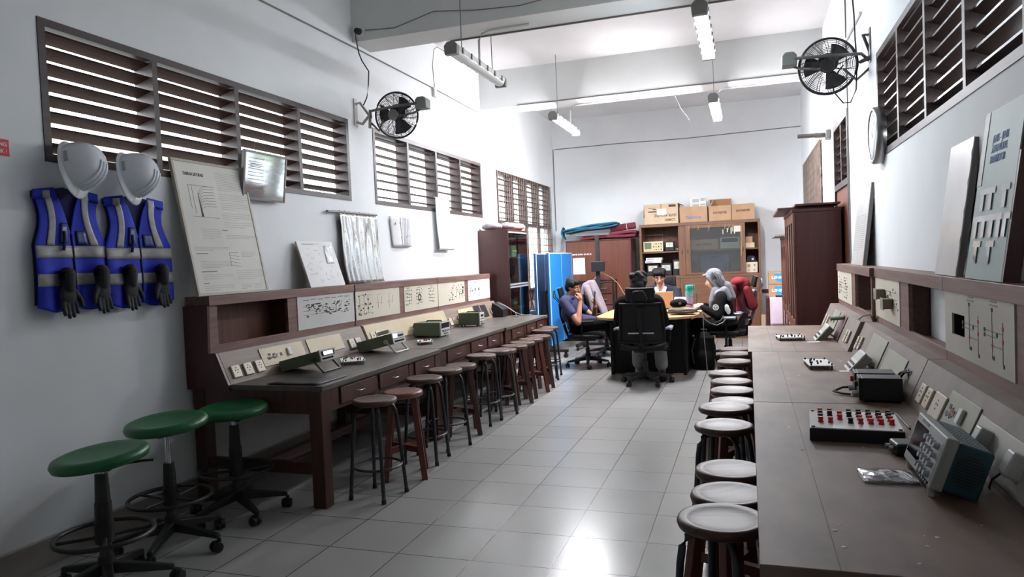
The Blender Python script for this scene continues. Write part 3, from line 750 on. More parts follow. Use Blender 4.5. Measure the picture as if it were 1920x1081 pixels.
def bench(name, label, xf, y0, y1, s, uw, ZT_=.75, top_mat='desk_top', frame_mat='bench_wood', slope_mat='slope_wood', panels=(), posts=(), back=(), sockets=(), plates=(), drawers=(), end=None, slots=(), us=.664, uh=.805, partition=()):
    """s=-1: wall at -x (left bench), s=+1: wall at +x. local x = s*u, local y from the near end."""
    t = thing(name, label, 'workbench', (xf, y0, 0), group='laboratory benches'); L = y1-y0
    X = lambda u: s*u
    def bx(mb, u0, u1, a, b, z0, z1, mi=0): mb.box(*sorted((X(u0), X(u1))), a, b, z0, z1, mi)
    m = MB(); bx(m, 0, us+.02, 0, L, ZT_-.032, ZT_); m.build('tabletop', top_mat, t, bevel=.003)
    m = MB(); bx(m, .02, .045, .10, L-.10, .575, ZT_-.033); bx(m, .06, uw-.07, .015, .04, .575, ZT_-.033); bx(m, .06, uw-.07, L-.04, L-.015, .575, ZT_-.033)
    m.build('apron', 'bench_red', t)
    for (a, b) in ((.005, .095), (L-.095, L-.005)):
        for (u0, u1) in ((.015, .105), (uw-.10, uw-.015)):
            m = MB(); bx(m, u0, u1, a, b, 0, ZT_-.033); m.build('leg', 'leg_wood', t, bevel=.004)
    m = MB()
    for a in (.03, L-.07): bx(m, .105, uw-.10, a, a+.04, .20, .27)
    bx(m, uw*.5-.03, uw*.5+.03, .07, L-.07, .205, .265); m.build('stretcher', 'bench_dark', t)
    for (a, b) in drawers:
        m = MB(); bx(m, .008, .0195, a, b, .60, .705); d = m.build('drawer', 'bench_red', t, bevel=.003)
        c = (a+b)/2
        MB().tube([(X(.008), c-.035, .655), (X(-.014), c-.03, .652), (X(-.016), c+.03, .652), (X(.008), c+.035, .655)], .0045, 8).build('handle', 'chrome', d)
        MB().cyl((X(.0075), c, .688), (X(.004), c, .688), .006).build('keyhole', 'socket_dark', d)
    m = MB()
    for (a, b) in slots: bx(m, .0165, .0198, a, b, .59, .71)
    if slots: m.build('slot', 'plastic_black', t)
    # sloping socket panel
    sl = MB(); ut = us+.085
    prof = [(us, ZT_), (ut, ZT_+.20), (uh, ZT_+.20), (uh, ZT_-.02), (us, ZT_-.02)]
    sl.prism([(X(u), z) for u, z in prof], 'y', .004, L-.004); sl.build('sloped_panel', slope_mat, t)
    N = Vector((X(-.20), 0, .085)).normalized(); up = Vector((X(.085), 0, .20)).normalized()
    ydir = Vector((0, 1, 0)) if up.cross(N).y > 0 else Vector((0, -1, 0))
    # frame matrix on slope: local x along the bench (viewer's right), y up the slope, z outwards
    def SM(y, v, off=0.0): return frame_m(Vector((X(us), y, ZT_))+up*v+N*off, up.cross(N), up)
    for (y, v, sz) in sockets: add_socket(SM(y-y0, v), t, 'socket' if s < 0 else 'socket_r', *sz)
    for (a, b, v0, v1, mt, kind) in plates:
        w_ = b-a; M = SM((a if (up.cross(N).y > 0) else b)-y0, v0)
        p = MB().box(0, w_, 0, v1-v0, .0002, .006, M=M).build('cover_plate', mt, t, bevel=.002)
        if kind:
            q = marks(kind, w_, v1-v0, 5); q.v = [M @ (Vector(c)+Vector((0, 0, .006))) for c in q.v]; q.build('markings', ['ink', 'ink_light', 'red_plastic'], p)
        if kind == 'tan': add_socket(M @ Matrix.Translation((w_*.62, (v1-v0)*.55, .006)), p, 'paper_white', .04, .055, False, 'switch')
    # upright hutch
    m = MB(); zt = ZT_+.56
    bx(m, uh-.012, uw, 0, L, zt-.06, zt); bx(m, uh, uh+.022, 0, L, ZT_+.195, ZT_+.245)
    bx(m, uh+.022, uw, 0, L, ZT_+.20, ZT_+.22)
    for (a, b) in posts: bx(m, uh, uh+.022, a-y0, b-y0, ZT_+.245, zt-.06)
    m.build('hutch_frame', frame_mat, t, bevel=.002)
    for (a, b) in back:
        m = MB(); bx(m, uw-.014, uw-.004, a-y0, b-y0, ZT_+.22, zt-.06); m.build('back_board', 'hutch_inside', t)
    for a in partition:
        m = MB(); bx(m, uh+.022, uw, a-y0, a-y0+.018, ZT_+.22, zt-.06); m.build('partition', 'bench_dark', t)
    if end == 'near':
        m = MB()
        m.prism([(X(uh-.012), zt-.06), (X(uh), ZT_+.24), (X(uh), ZT_+.20), (X(ut), ZT_+.20), (X(us), ZT_), (X(us), ZT_-.03), (X(uw), ZT_-.03), (X(uw), zt-.06)], 'y', -.022, -.001)
        m.build('end_panel', 'cab_dark', t)
    fr = Vector((X(-1), 0, 0)); xd = Vector((0, 0, 1)).cross(fr)
    for (a, b, mt, kind, seed) in panels:
        w_ = b-a; h_ = .26; start = a if xd.y > 0 else b
        M = frame_m((X(uh-.0005), start-y0, ZT_+.245), xd, (0, 0, 1))
        if kind == 'right_near':      # a square hole has been cut through this one
            p = MB().box(0, .108, 0, h_, -.004, .004, M=M).box(.288, w_, 0, h_, -.004, .004, M=M).box(.108, .288, 0, .081, -.004, .004, M=M).box(.108, .288, .168, h_, -.004, .004, M=M).build('circuit_panel', mt, t)
        else: p = MB().box(0, w_, 0, h_, -.004, .004, M=M).build('circuit_panel', mt, t)
        if kind:
            q = marks(kind, w_, h_, seed); q.v = [M @ (Vector(c)+Vector((0, 0, .004))) for c in q.v]
            q.build('markings', ['ink', 'ink_grey', 'red_plastic'], p)
    return t
SQ = (.078, .082)
bench('lab_bench', 'near bench along the left wall, with three drawers and an open brown hutch bay', -2.45, 3.68, 5.435, -1, .985,
      panels=[(4.615, 5.43, 'panel_grey', 'dense', 1)], posts=[(3.68, 3.76), (4.50, 4.615)], back=[(3.70, 4.52)], partition=[4.50], end='near',
      sockets=[(3.766, .075, SQ), (3.882, .075, SQ), (3.998, .075, SQ), (5.185, .08, SQ), (5.287, .08, SQ)],
      plates=[(4.05, 4.54, .06, .19, 'panel_tan', 'tan'), (4.596, 5.07, .06, .19, 'panel_tan', None)],
      drawers=[(.22, .66), (.72, 1.16), (1.28, 1.62)], slots=[(1.185, 1.195)])
bench('lab_bench', 'middle bench along the left wall, with a large cream cover on its slope', -2.495, 5.45, 7.19, -1, .945, us=.62, uh=.76,
      panels=[(5.46, 6.28, 'panel_cream', 'sparse', 2), (6.385, 7.188, 'panel_cream', 'groups', 3)], posts=[(6.28, 6.385)],
      sockets=[(5.555, .10, SQ), (5.655, .10, SQ), (7.03, .07, SQ)],
      plates=[(5.464, 7.19, .04, .214, 'panel_tan', None)], drawers=[(.24, .68), (.80, 1.22), (1.26, 1.56)], slots=[(.06, .13), (.70, .72)])
bench('lab_bench', 'far bench along the left wall, ending beside the glass-fronted cabinet', -2.475, 7.20, 8.86, -1, .965, us=.64, uh=.78,
      panels=[(7.203, 7.975, 'panel_cream', 'half', 4), (8.09, 8.853, 'paper_white', 'small', 5)], posts=[(7.975, 8.09)],
      sockets=[(7.255, .07, SQ), (7.36, .07, SQ), (8.60, .09, SQ), (8.74, .09, SQ)],
      plates=[(7.557, 8.014, .06, .19, 'panel_tan', None), (8.06, 8.24, .03, .20, 'plastic_black', None), (8.29, 8.46, .03, .19, 'plastic_black', None)],
      drawers=[(.22, .62), (.78, 1.12), (1.20, 1.46)], slots=[(.05, .11), (.68, .71), (1.14, 1.17)])
bench('lab_bench', 'nearest bench along the right wall, under the teal transistor board', .005, 1.66, 3.492, 1, .895, us=.639, uh=.795, top_mat='desk_top_dusty', slope_mat='slope_dusty',
      panels=[(2.645, 3.488, 'panel_right', 'right_near', 6)], posts=[(1.68, 2.64)], back=[(2.64, 3.485)], partition=[3.465, 2.645],
      sockets=[(3.335, .085, SQ), (3.225, .085, SQ), (3.07, .085, (.15, .10))],
      plates=[(2.66, 3.00, .03, .17, 'panel_olive', 'tan'), (1.95, 2.64, .02, .155, 'panel_right', None)], drawers=[])
bench('lab_bench', 'middle bench along the right wall, carrying the two black power supplies', .005, 3.496, 5.262, 1, .895, us=.639, uh=.795, top_mat='desk_top_dusty', slope_mat='slope_dusty',
      panels=[(4.465, 5.25, 'panel_cream', 'right_mid', 7)], posts=[(4.25, 4.465)], partition=[4.25],
      sockets=[(5.168, .075, (.06, .09)), (5.063, .085, (.06, .09))],
      plates=[(4.34, 4.80, .025, .19, 'panel_olive', None), (3.775, 4.25, .02, .165, 'panel_olive', None)], drawers=[])
bench('lab_bench', 'farthest bench along the right wall, ending in front of the wardrobe', -.021, 5.268, 7.12, 1, .918, us=.639, uh=.795, top_mat='desk_top_dusty', slope_mat='slope_dusty',
      panels=[(6.20, 7.115, 'panel_cream', 'right_far', 8)], posts=[(6.05, 6.20), (5.268, 5.30)], partition=[6.05],
      sockets=[(5.54, .08, (.06, .09)), (5.44, .085, (.06, .09)), (6.80, .075, (.06, .09)), (6.95, .075, (.06, .09))],
      plates=[(6.25, 6.62, .03, .20, 'panel_olive', 'tan')], drawers=[])
# board seams and dark hole on the right bench are part of the tops
for o in [b for b in bpy.data.objects if b.name.startswith('lab_bench') and b.location.x > -.1]:
    L = {0: 1.83}.get(0) if o.location.y < 3 else 1.76 if o.location.y < 5 else 1.84
    s_ = MB().box(.166, .1685, .004, L, .7501, .7506)
    if o.location.y > 5: s_.box(.32, .3225, .004, L, .7501, .7506)
    s_.build('board_seam', 'socket_dark', o)
o = [b for b in bpy.data.objects if b.name.startswith('lab_bench') and abs(b.location.y-1.66) < .01][0]
mm = MB()
for k, y in enumerate((.76, .725, .685)):
    c = Vector((.692+.003, y, .868)); mm.tube([c+Vector((.010*.39*math.cos(a)-.004, .011*math.sin(a), .011*.92*math.cos(a))) for a in [2*PI*i/14 for i in range(14)]], .0025, 6, closed=True)
mm.build('ring_terminal', 'ink', o)
for y in (2.503, 2.219):
    t = thing('plug_adapter', 'white plug adapter on the near right slope, %s' % ('nearer the oscilloscope' if y > 2.4 else 'at the right picture edge'), 'adapter', (.687, y, .835), 0, 'white plug adapters', rot=(0, -R(66), 0))
    MB().box(-.036, .036, -.027, .027, .007, .05).build('body', 'device_face', t, bevel=.006)
    MB().tube([(-.03, 0, .045), (-.06, .01, .055), (-.085, .03, .045), (-.095, .06, .03)], .003, 6).build('lead', 'cable_black', t)
# ------------------------------------------------------------------ stools
def metal_stool():
    t = thing('metal_stool', '', 'stool', (0, 0, 0)); h = .625
    prof = [(.001, h-.012), (.07, h-.011), (.105, h-.006), (.125, h), (.136, h-.004), (.141, h-.016), (.136, h-.030), (.12, h-.036), (.001, h-.036)]
    MB().lathe(prof[::-1], n=32).build('seat', 'stool_seat', t)
    for k in range(4):
        a = PI/2*k+R(8); c, s_ = math.cos(a), math.sin(a)
        pts = [(.03, h-.047), (.085, h-.047), (.112, h-.06), (.128, h-.09), (.136, h-.14), (.150, h-.30), (.176, .012)]
        lg = MB().tube([(r*c, r*s_, z) for r, z in pts], .0125, 10).build('leg', 'tube_black', t)
        MB().cyl((.1745*c, .1745*s_, .025), (.177*c, .177*s_, 0), .015, n=10).build('foot_cap', 'rubber', lg)
    MB().tube([(.150*math.cos(2*PI*i/28), .150*math.sin(2*PI*i/28), .20) for i in range(28)], .008, 8, closed=True).build('foot_ring', 'tube_black', t)
    return t
def wood_stool(seat='stool_seat', wood='stool_wood'):
    t = thing('wooden_stool', '', 'stool', (0, 0, 0)); h = .592
    prof = [(.001, h-.010), (.07, h-.009), (.105, h-.004), (.124, h), (.135, h-.004), (.140, h-.018), (.136, h-.034), (.122, h-.042), (.001, h-.042)]
    MB().lathe(prof[::-1], n=32).build('seat', seat, t)
    for k in range(4):
        a = PI/2*k+PI/4; c, s_ = math.cos(a), math.sin(a)
        def q(r, z, w): return [(r*c+dx*w, r*s_+dy*w, z) for dx, dy in ((-1, -1), (1, -1), (1, 1), (-1, 1))]
        MB().hexa(q(.185, 0, .020), q(.105, h-.043, .021)).build('leg', wood, t, bevel=.004)
    m = MB()
    for ang, z in ((PI/4, .20), (-PI/4, .2001)):
        M = Matrix.Rotation(ang, 4, 'Z'); m.box(-.150, .150, -.016, .016, z-.02, z+.02, M=M)
    m.build('stretcher', wood, t)
    return t
ORD = ['first', 'second', 'third', 'fourth', 'fifth', 'sixth', 'seventh', 'eighth', 'ninth', 'tenth', 'eleventh', 'twelfth', 'thirteenth', 'fourteenth']
ms, ws, wr, wk = metal_stool(), wood_stool(), wood_stool('stool_red', 'stool_wood'), wood_stool('stool_seat', 'stool_wood_dark')
protos = {'m': ms, 'w': ws, 'r': wr, 'k': wk}; used = set()
def stool(kind, x, y, rz, label, group):
    p = protos[kind]
    if kind in used: o = dup(p, (x, y, 0), R(rz), label, group)
    else: used.add(kind); o = p; o.location = (x, y, 0); o.rotation_euler = (0, 0, R(rz)); o['label'] = label; o['group'] = group
    return o
LS = [('m', -2.268, 3.98, 30), ('r', -2.297, 4.42, 24), ('m', -2.31, 4.79, 40), ('m', -2.315, 5.19, 15), ('k', -2.37, 5.64, 28), ('m', -2.325, 6.02, 33), ('m', -2.29, 6.34, 20), ('k', -2.34, 6.67, 12), ('k', -2.32, 6.98, 30), ('k', -2.33, 7.27, 18), ('w', -2.32, 7.58, 35), ('k', -2.32, 7.89, 22), ('m', -2.37, 8.22, 25), ('m', -2.40, 8.56, 38)]
W_ = {'m': 'black tube-legged stool', 'r': 'reddish wooden stool', 'k': 'dark wooden stool', 'w': 'wooden stool'}
for i, (k, x, y, rz) in enumerate(LS):
    stool(k, x, y, rz, '%s, %s from the near end of the left bench row' % (W_[k], ORD[i]), 'stools along the left benches')
RS = [('m', -.10, 2.295, 10), ('w', -.086, 2.64, 40), ('w', -.090, 2.945, 20), ('m', -.134, 3.565, 20), ('m', -.142, 3.99, 30), ('w', -.100, 4.31, 15), ('w', -.116, 4.67, 22), ('w', -.130, 5.00, 36), ('k', -.160, 5.345, 20), ('w', -.125, 5.93, 40), ('w', -.118, 6.38, 12), ('k', -.130, 6.70, 30)]
for i, (k, x, y, rz) in enumerate(RS):
    stool(k, x, y, rz, '%s with worn seat, %s from the near end of the right bench row' % (W_[k], ORD[i]), 'stools along the right benches')

# ------------------------------------------------------------------ green swivel stools
def castor_base(t, rb, z0, rot, mname='castor_black', arm=.026):
    base = MB().cyl((0, 0, z0-.03), (0, 0, z0+.05), .045, .034, 16)
    for k in range(5):
        a = rot+2*PI*k/5; c, s_ = math.cos(a), math.sin(a)
        M = Matrix.Rotation(a, 4, 'Z')
        base.hexa([(.02, -arm, z0-.03), (rb, -arm*.62, .068), (rb, arm*.62, .068), (.02, arm, z0-.03)], [(.02, -arm*.8, z0+.025), (rb, -arm*.5, .092), (rb, arm*.5, .092), (.02, arm*.8, z0+.025)]) if False else None
        vs_ = [(.02, -arm, z0-.03), (rb, -arm*.62, .068), (rb, arm*.62, .068), (.02, arm, z0-.03), (.02, -arm*.8, z0+.025), (rb, -arm*.5, .092), (rb, arm*.5, .092), (.02, arm*.8, z0+.025)]
        base.add(vs_, [(3, 2, 1, 0), (4, 5, 6, 7), (0, 1, 5, 4), (1, 2, 6, 5), (2, 3, 7, 6), (3, 0, 4, 7)], 0, False, M)
    b = base.build('star_base', mname, t, bevel=.006)
    for k in range(5):
        a = rot+2*PI*k/5; c, s_ = math.cos(a), math.sin(a); tw = a+1.1+k*.8
        m = MB().cyl((rb*c, rb*s_, .069), (rb*c, rb*s_, .05), .010)
        ox, oy = math.cos(tw)*.018, math.sin(tw)*.018; px, py = -math.sin(tw), math.cos(tw); cx, cy = rb*c+ox, rb*s_+oy
        for sg in (-1, 1):
            m.cyl((cx+px*.006*sg, cy+py*.006*sg, .0285), (cx+px*.026*sg, cy+py*.026*sg, .0285), .0285, .026, 16)
        m.cb((0, 0, 0), (.03, .026, .03), 0, Matrix.Translation((cx, cy, .045)) @ Matrix.Rotation(tw, 4, 'Z'))
        m.build('castor', mname, b)
def green_stool(x, y, h, exposed, rz, tilt, label):
    t = thing('swivel_stool', label, 'stool', (x, y, 0), R(rz), 'green swivel stools')
    TM = Matrix.Translation((0, 0, h)) @ Matrix.Rotation(R(tilt[0]), 4, 'X') @ Matrix.Rotation(R(tilt[1]), 4, 'Y')
    prof = [(.001, -.014), (.08, -.012), (.14, -.004), (.175, .004), (.198, -.004), (.207, -.022), (.200, -.042), (.16, -.052), (.06, -.056), (.001, -.056)]
    MB().lathe(prof[::-1], n=40, M=TM).build('seat', 'green_seat', t)
    MB().box(-.07, .07, -.07, .07, -.075, -.056, M=TM).build('seat_plate', 'plastic_black', t, bevel=.004)
    MB().tube([TM @ Vector(p) for p in ((.06, 0, -.068), (.17, .03, -.07), (.215, .04, -.075))], .006, 8).build('lever', 'plastic_black', t)
    zt = h-.09-exposed
    MB().cyl((0, 0, zt-.02), (0, 0, h-.07), .014, n=14).build('gas_rod', 'chrome', t)
    MB().cyl((0, 0, zt-.13), (0, 0, zt), .033, .028, 16).cyl((0, 0, zt-.22), (0, 0, zt-.13), .038, .036, 16).cyl((0, 0, .30), (0, 0, zt-.22), .042, .040, 16).build('column_cover', 'plastic_black', t)
    MB().cyl((0, 0, .10), (0, 0, .31), .027, n=16).build('column', 'tube_black', t)
    m = MB().tube([(.205*math.cos(2*PI*i/40), .205*math.sin(2*PI*i/40), .275) for i in range(40)], .011, 10, closed=True)
    for k in range(4):
        a = PI/2*k+.5; m.tube([(.03*math.cos(a), .03*math.sin(a), .265), (.205*math.cos(a), .205*math.sin(a), .272)], .008, 8)
    m.cyl((0, 0, .24), (0, 0, .30), .042, n=16); m.build('foot_ring', 'plastic_black', t)
    castor_base(t, .285, .125, R(14))
green_stool(-2.85, 2.48, .655, .01, 20, (3, -4), 'green swivel stool nearest the camera, lowest in the photo')
green_stool(-2.955, 2.985, .69, .14, 62, (2, -4), 'green swivel stool in the middle of three, with exposed chrome rod')
green_stool(-2.955, 3.50, .655, .025, 100, (0, -3), 'green swivel stool tucked against the end of the left bench')
# ------------------------------------------------------------------ instruments on the left benches
DZ = .7505
def tilt_device(name, label, cat, pos, L, w, h, ang, body, face, mkface, handle_mat, group=None, ly=0, hl=.10):
    """box instrument lying back on its rear edge and propped on its folded carrying handle; face looks along +x"""
    t = thing(name, label, cat, pos, ly, group)
    M = Matrix.Rotation(-ang, 4, 'Y')
    MB().box(0, L, -w/2, w/2, .0, h, M=M).build('case', body, t, bevel=.004)
    f = MB().box(L+.0005, L+.010, -w/2-.004, w/2+.004, -.004, h+.004, M=M).build('front_panel', face, t, bevel=.002)
    mkface(f, M, L+.010, w, h)
    b = M @ Vector((L-.055, 0, h*.35)); foot = b+Vector((.085, 0, -b.z+.006))
    hd = MB()
    for sg in (-1, 1):
        y = sg*(w/2+.010)
        hd.cyl((b.x, y-.008*sg, b.z), (b.x, y+.010*sg, b.z), .018, n=14)
        a = Vector((b.x, y, b.z)); c = Vector((foot.x, y, foot.z))
        hd.tube([a, a.lerp(c, .5), c], .0075, 6)
    hd.tube([(foot.x, -w/2-.010, foot.z), (foot.x, w/2+.010, foot.z)], .0075, 6)
    hd.build('carry_handle', handle_mat, t)
    return t
def face_meter(f, M, x, w, h):
    MB().box(x, x+.0015, -w*.42, w*.42, h*.44, h*.9, M=M).build('display_window', 'screen_dark', f)
    MB().box(x+.0016, x+.0024, -w*.28, -w*.02, h*.52, h*.84, M=M).box(x+.0016, x+.0024, .0, w*.30, h*.52, h*.84, M=M).build('display', 'display_glow', f)
    b = MB()
    for k in range(8): b.box(x, x+.006, -w*.40+k*w*.085, -w*.40+k*w*.085+.008, h*.12, h*.28, M=M)
    b.build('button_row', 'screen_dark', f)
def face_counter(f, M, x, w, h):
    MB().box(x, x+.0015, -w*.44, -w*.12, h*.55, h*.88, M=M).build('display', 'display_glow', f)
    b = MB()
    for k in range(4): b.box(x, x+.005, -w*.04+k*w*.12, -w*.04+k*w*.12+.012, h*.58, h*.76, M=M)
    for k in range(9): b.box(x, x+.005, -w*.42+k*w*.095, -w*.42+k*w*.095+.008, h*.12, h*.28, M=M)
    b.box(x, x+.001, -w*.44, w*.44, h*.40, h*.43, M=M); b.build('button_row', 'screen_dark', f)
tilt_device('bench_multimeter', 'dark green bench multimeter with two lit digits propped on its handle', 'multimeter', (-3.105, 4.275, DZ), .33, .19, .075, R(13), 'device_green', 'device_grey', face_meter, 'device_green_dark', 'green bench instruments')
t = tilt_device('frequency_counter', 'pale green frequency counter with white front propped on a white handle', 'counter', (-3.07, 5.265, DZ), .33, .20, .088, R(13), 'device_green', 'device_face', face_counter, 'device_face', 'green bench instruments')
t = thing('hand_meter', 'small white meter lying on top of the pale green frequency counter', 'meter', (-2.885, 5.275, .8935), 0, rot=(0, -R(13), .25))
MB().box(-.05, .05, -.032, .032, 0, .03).build('case', 'device_face', t, bevel=.006)
MB().box(-.02, .035, -.022, .022, .0302, .0312).build('screen', 'device_grey', t)
def cabinet_device(name, label, cat, pos, L, w, h, kind):
    t = thing(name, label, cat, pos, 0, 'green bench instruments')
    MB().box(0, L, -w/2, w/2, .014, h).build('case', 'device_green' if kind == 'gen' else 'device_green_dark', t, bevel=.004)
    f = MB().box(L+.0005, L+.014, -w/2-.002, w/2+.002, .012, h+.002).build('front_panel', 'device_face', t, bevel=.002)
    x = L+.014; b = MB(); k_ = MB()
    if kind == 'gen':
        MB().box(x, x+.0015, -w*.44, w*.42, h*.60, h*.94).build('display', 'screen_blue', f)
        for k in range(4): k_.cyl((x, -w*.3+k*w*.2, h*.42), (x+.018, -w*.3+k*w*.2, h*.42), .011, .009, 12)
        for k in range(6): b.box(x, x+.004, -w*.2+k*w*.09, -w*.2+k*w*.09+.009, h*.19, h*.24)
    else:
        MB().box(x, x+.0015, -w*.30, w*.30, h*.70, h*.86).build('display', 'screen_dark', f)
        for k in range(3): k_.cyl((x, -w*.28+k*w*.28, h*.36), (x+.018, -w*.28+k*w*.28, h*.36), .012, .01, 12)
        for k in range(4): b.box(x, x+.004, -w*.35+k*w*.2, -w*.35+k*w*.2+.012, h*.52, h*.58)
        for k in range(3): b.box(x, x+.012, -w*.35+k*w*.28, -w*.35+k*w*.28+.014, h*.13, h*.20)
    b.build('button_row', 'ink', f)
    k_.build('knob_row', 'device_grey', f)
    ft = MB()
    for a in (.03, L-.03):
        for c in (-w/2+.025, w/2-.025): ft.cyl((a, c, 0), (a, c, .015), .012, n=10)
    ft.build('foot', 'plastic_black', t)
    MB().tube([(L*.32, -w*.0, h), (L*.35, 0, h+.012), (L*.9, 0, h+.012), (L*.93, 0, h)], .007, 6).build('carry_handle', 'device_green_dark', t)
    c = MB()
    for k in range(3): c.tube([(-.001, -w*.3+.1*k*w, h*.3), (-.03, -w*.3+.1*k*w, h*.6), (-.02, -w*.35, h*.85), (-.001, -w*.3, h*.7)], .003, 5)
    c.build('rear_lead', 'cable_grey', t)
    return t
cabinet_device('function_generator', 'green function generator with dark blue display on the middle left bench', 'generator', (-3.12, 6.405, DZ), .275, .22, .143, 'gen')
cabinet_device('power_supply', 'olive green power supply with white front on the far left bench', 'power supply', (-3.10, 7.45, DZ), .245, .135, .15, 'psu')
def circuit_board(label, pos, rz, w, d, seed, mat_='paper_white', dark=False):
    t = thing('circuit_board', label, 'circuit board', pos, R(rz), 'loose training boards'); rnd = random.Random(seed)
    MB().box(-w/2, w/2, -d/2, d/2, .022, .026).build('board', mat_, t)
    f = MB()
    for a in (-w/2+.012, w/2-.012):
        for c in (-d/2+.012, d/2-.012): f.cyl((a, c, 0), (a, c, .036), .005, n=8)
    f.build('standoff', 'plastic_black' if dark else 'steel', t)
    r_ = MB(); k_ = MB()
    for k in range(12):
        m = (r_ if k % 2 and not dark else k_); m.cyl((rnd.uniform(-w*.38, w*.38), rnd.uniform(-d*.36, d*.36), .026), (0, 0, 0), .004) if False else None
        u, v = rnd.uniform(-w*.38, w*.38), rnd.uniform(-d*.36, d*.36); m.cyl((u, v, .0262), (u, v, .038), .005, n=8)
    if r_.v: r_.build('red_terminal', 'red_plastic', t)
    k_.build('component', 'plastic_black', t)
    return t
circuit_board('white board with red terminals on four feet beside the multimeter', (-2.815, 4.64, DZ), 35, .17, .24, 1)
circuit_board('white board with red terminals on four feet before the function generator', (-2.78, 5.82, DZ), 30, .13, .20, 2)
t = MB().sheet(lambda u, v: (-2.86+.36*u, 3.70+.34*v, DZ+.006+.004*max(0, math.sin(3*PI*u))*(1-v)), 10, 6, .004).build('rubber_mat', 'plastic_black')
tag(t, 'black rubber mat on the near corner of the left bench', 'mat')
t = thing('black_case', 'black sloping case with loose cables at the far end of the left bench', 'case', (-3.07, 8.68, DZ))
MB().prism([(-.09, 0), (.085, 0), (.085, .10), (.02, .15), (-.06, .19)], 'y', -.10, .10).build('body', 'plastic_black', t, bevel=.006)
MB().tube([(.0, -.02, .17), (.08, .0, .14), (.18, .04, .06), (.26, .1, .012), (.34, .06, .008), (.40, .12, .008)], .006, 6).tube([(-.02, .02, .19), (.1, .05, .12), (.2, .05, .05), (.24, -.02, .01), (.20, -.12, .008), (.30, -.14, .008)], .006, 6).build('cable', 'cable_grey', t)

# ------------------------------------------------------------------ instruments on the right benches
t = thing('training_box', 'flat white box with rows of red and black terminals on the near right bench', 'training box', (.36, 2.935, DZ), R(-4))
MB().box(-.155, .155, -.15, .15, 0, .045).build('case', 'plastic_black', t, bevel=.003)
MB().box(-.152, .152, -.147, .147, .0455, .049).build('panel', 'film_right', t)
m = MB()
for a in (-.142, .142):
    for c in (-.137, .137): m.cyl((a, c, .049), (a, c, .053), .007, n=10)
m.build('corner_screw', 'plastic_black', t)
for k in range(8):
    u = -.115+.034*k
    for j, v in enumerate((.10, .055, .0, -.055)):
        c = None
        if k < 3: c = ['red', 'black', 'black' if k == 0 else None, 'red'][j] if k != 2 else [None, 'red', 'red', None][j]
        elif k == 3: c = ['black', 'black', None, 'black'][j]
        else: c = ['black', 'black', 'red', 'red'][j]
        if not c: continue
        o = MB().cyl((u, v, .0492), (u, v, .054), .010, n=12).cyl((u, v, .054), (u, v, .070), .008, .009, 12).build('terminal', 'red_plastic' if c == 'red' else 'plastic_black', t)
        o['label'] = c+' terminal'
# oscilloscope: face toward the aisle (-x), leaning back on two front feet
t = thing('oscilloscope', 'grey and dark teal oscilloscope on the near right bench', 'oscilloscope', (.452, 2.36, DZ), R(0))
M = Matrix.Translation((0, 0, .030)) @ Matrix.Rotation(R(19), 4, 'Y')
Wd, Hh, D = .335, .148, .125
MB().box(.034, D, -Wd/2+.008, Wd/2-.008, .003, Hh-.004, M=M).build('case', 'device_blue', t, bevel=.008)
f = MB().box(0, .0335, -Wd/2, Wd/2, -.002, Hh+.002, M=M).build('front_panel', 'device_grey', t, bevel=.005)
MB().box(-.0015, -.0002, .005, Wd/2-.016, .026, Hh-.022, M=M).build('screen', 'screen_dark', f)
MB().box(-.0012, -.0002, -Wd/2+.012, -.002, .014, Hh-.020, M=M).build('control_field', 'knob_grey', f)
for k in range(4):
    for j in range(4):
        y, z = -.024-.034*k, .028+.028*j
        MB().cyl((-.0013, y, z), (-.016, y, z), .0085 if (k+j) % 3 else .011, .008, 12, M=M).build('knob', 'knob_grey', f)
b = MB()
for k in range(6): b.box(-.006, -.0003, -Wd/2+.02+k*.022, -Wd/2+.034+k*.022, .004, .012, M=M)
b.box(-.0016, -.0003, .02, .10, Hh-.014, Hh-.006, M=M); b.build('button_row', 'device_blue', f)
v = MB()
for i in range(9):
    for j in range(14): v.box(.045+i*.0085, .045+i*.0085+.004, -Wd/2+.025+j*.0205, -Wd/2+.038+j*.0205, Hh-.0042, Hh-.0030, M=M)
v.build('top_vent', 'device_blue_vent', t)
v = MB()
for i in range(11):
    z = .030+i*.0085; hw = math.sqrt(max(0, 1-((i-5)/5.6)**2))*.038
    v.box(.078-hw, .078+hw, -Wd/2+.0065, -Wd/2+.0082, z, z+.004, M=M)
v.build('side_vent', 'ink', t)
for sg in (-1, 1): MB().cyl((.012, sg*(Wd/2-.03), .0), (.012, sg*(Wd/2-.03), .036), .010, .011, 10).build('foot', 'device_face', t)
MB().box(.105, .118, -Wd/2+.03, Wd/2-.03, .0, .012).build('rear_foot', 'plastic_black', t)
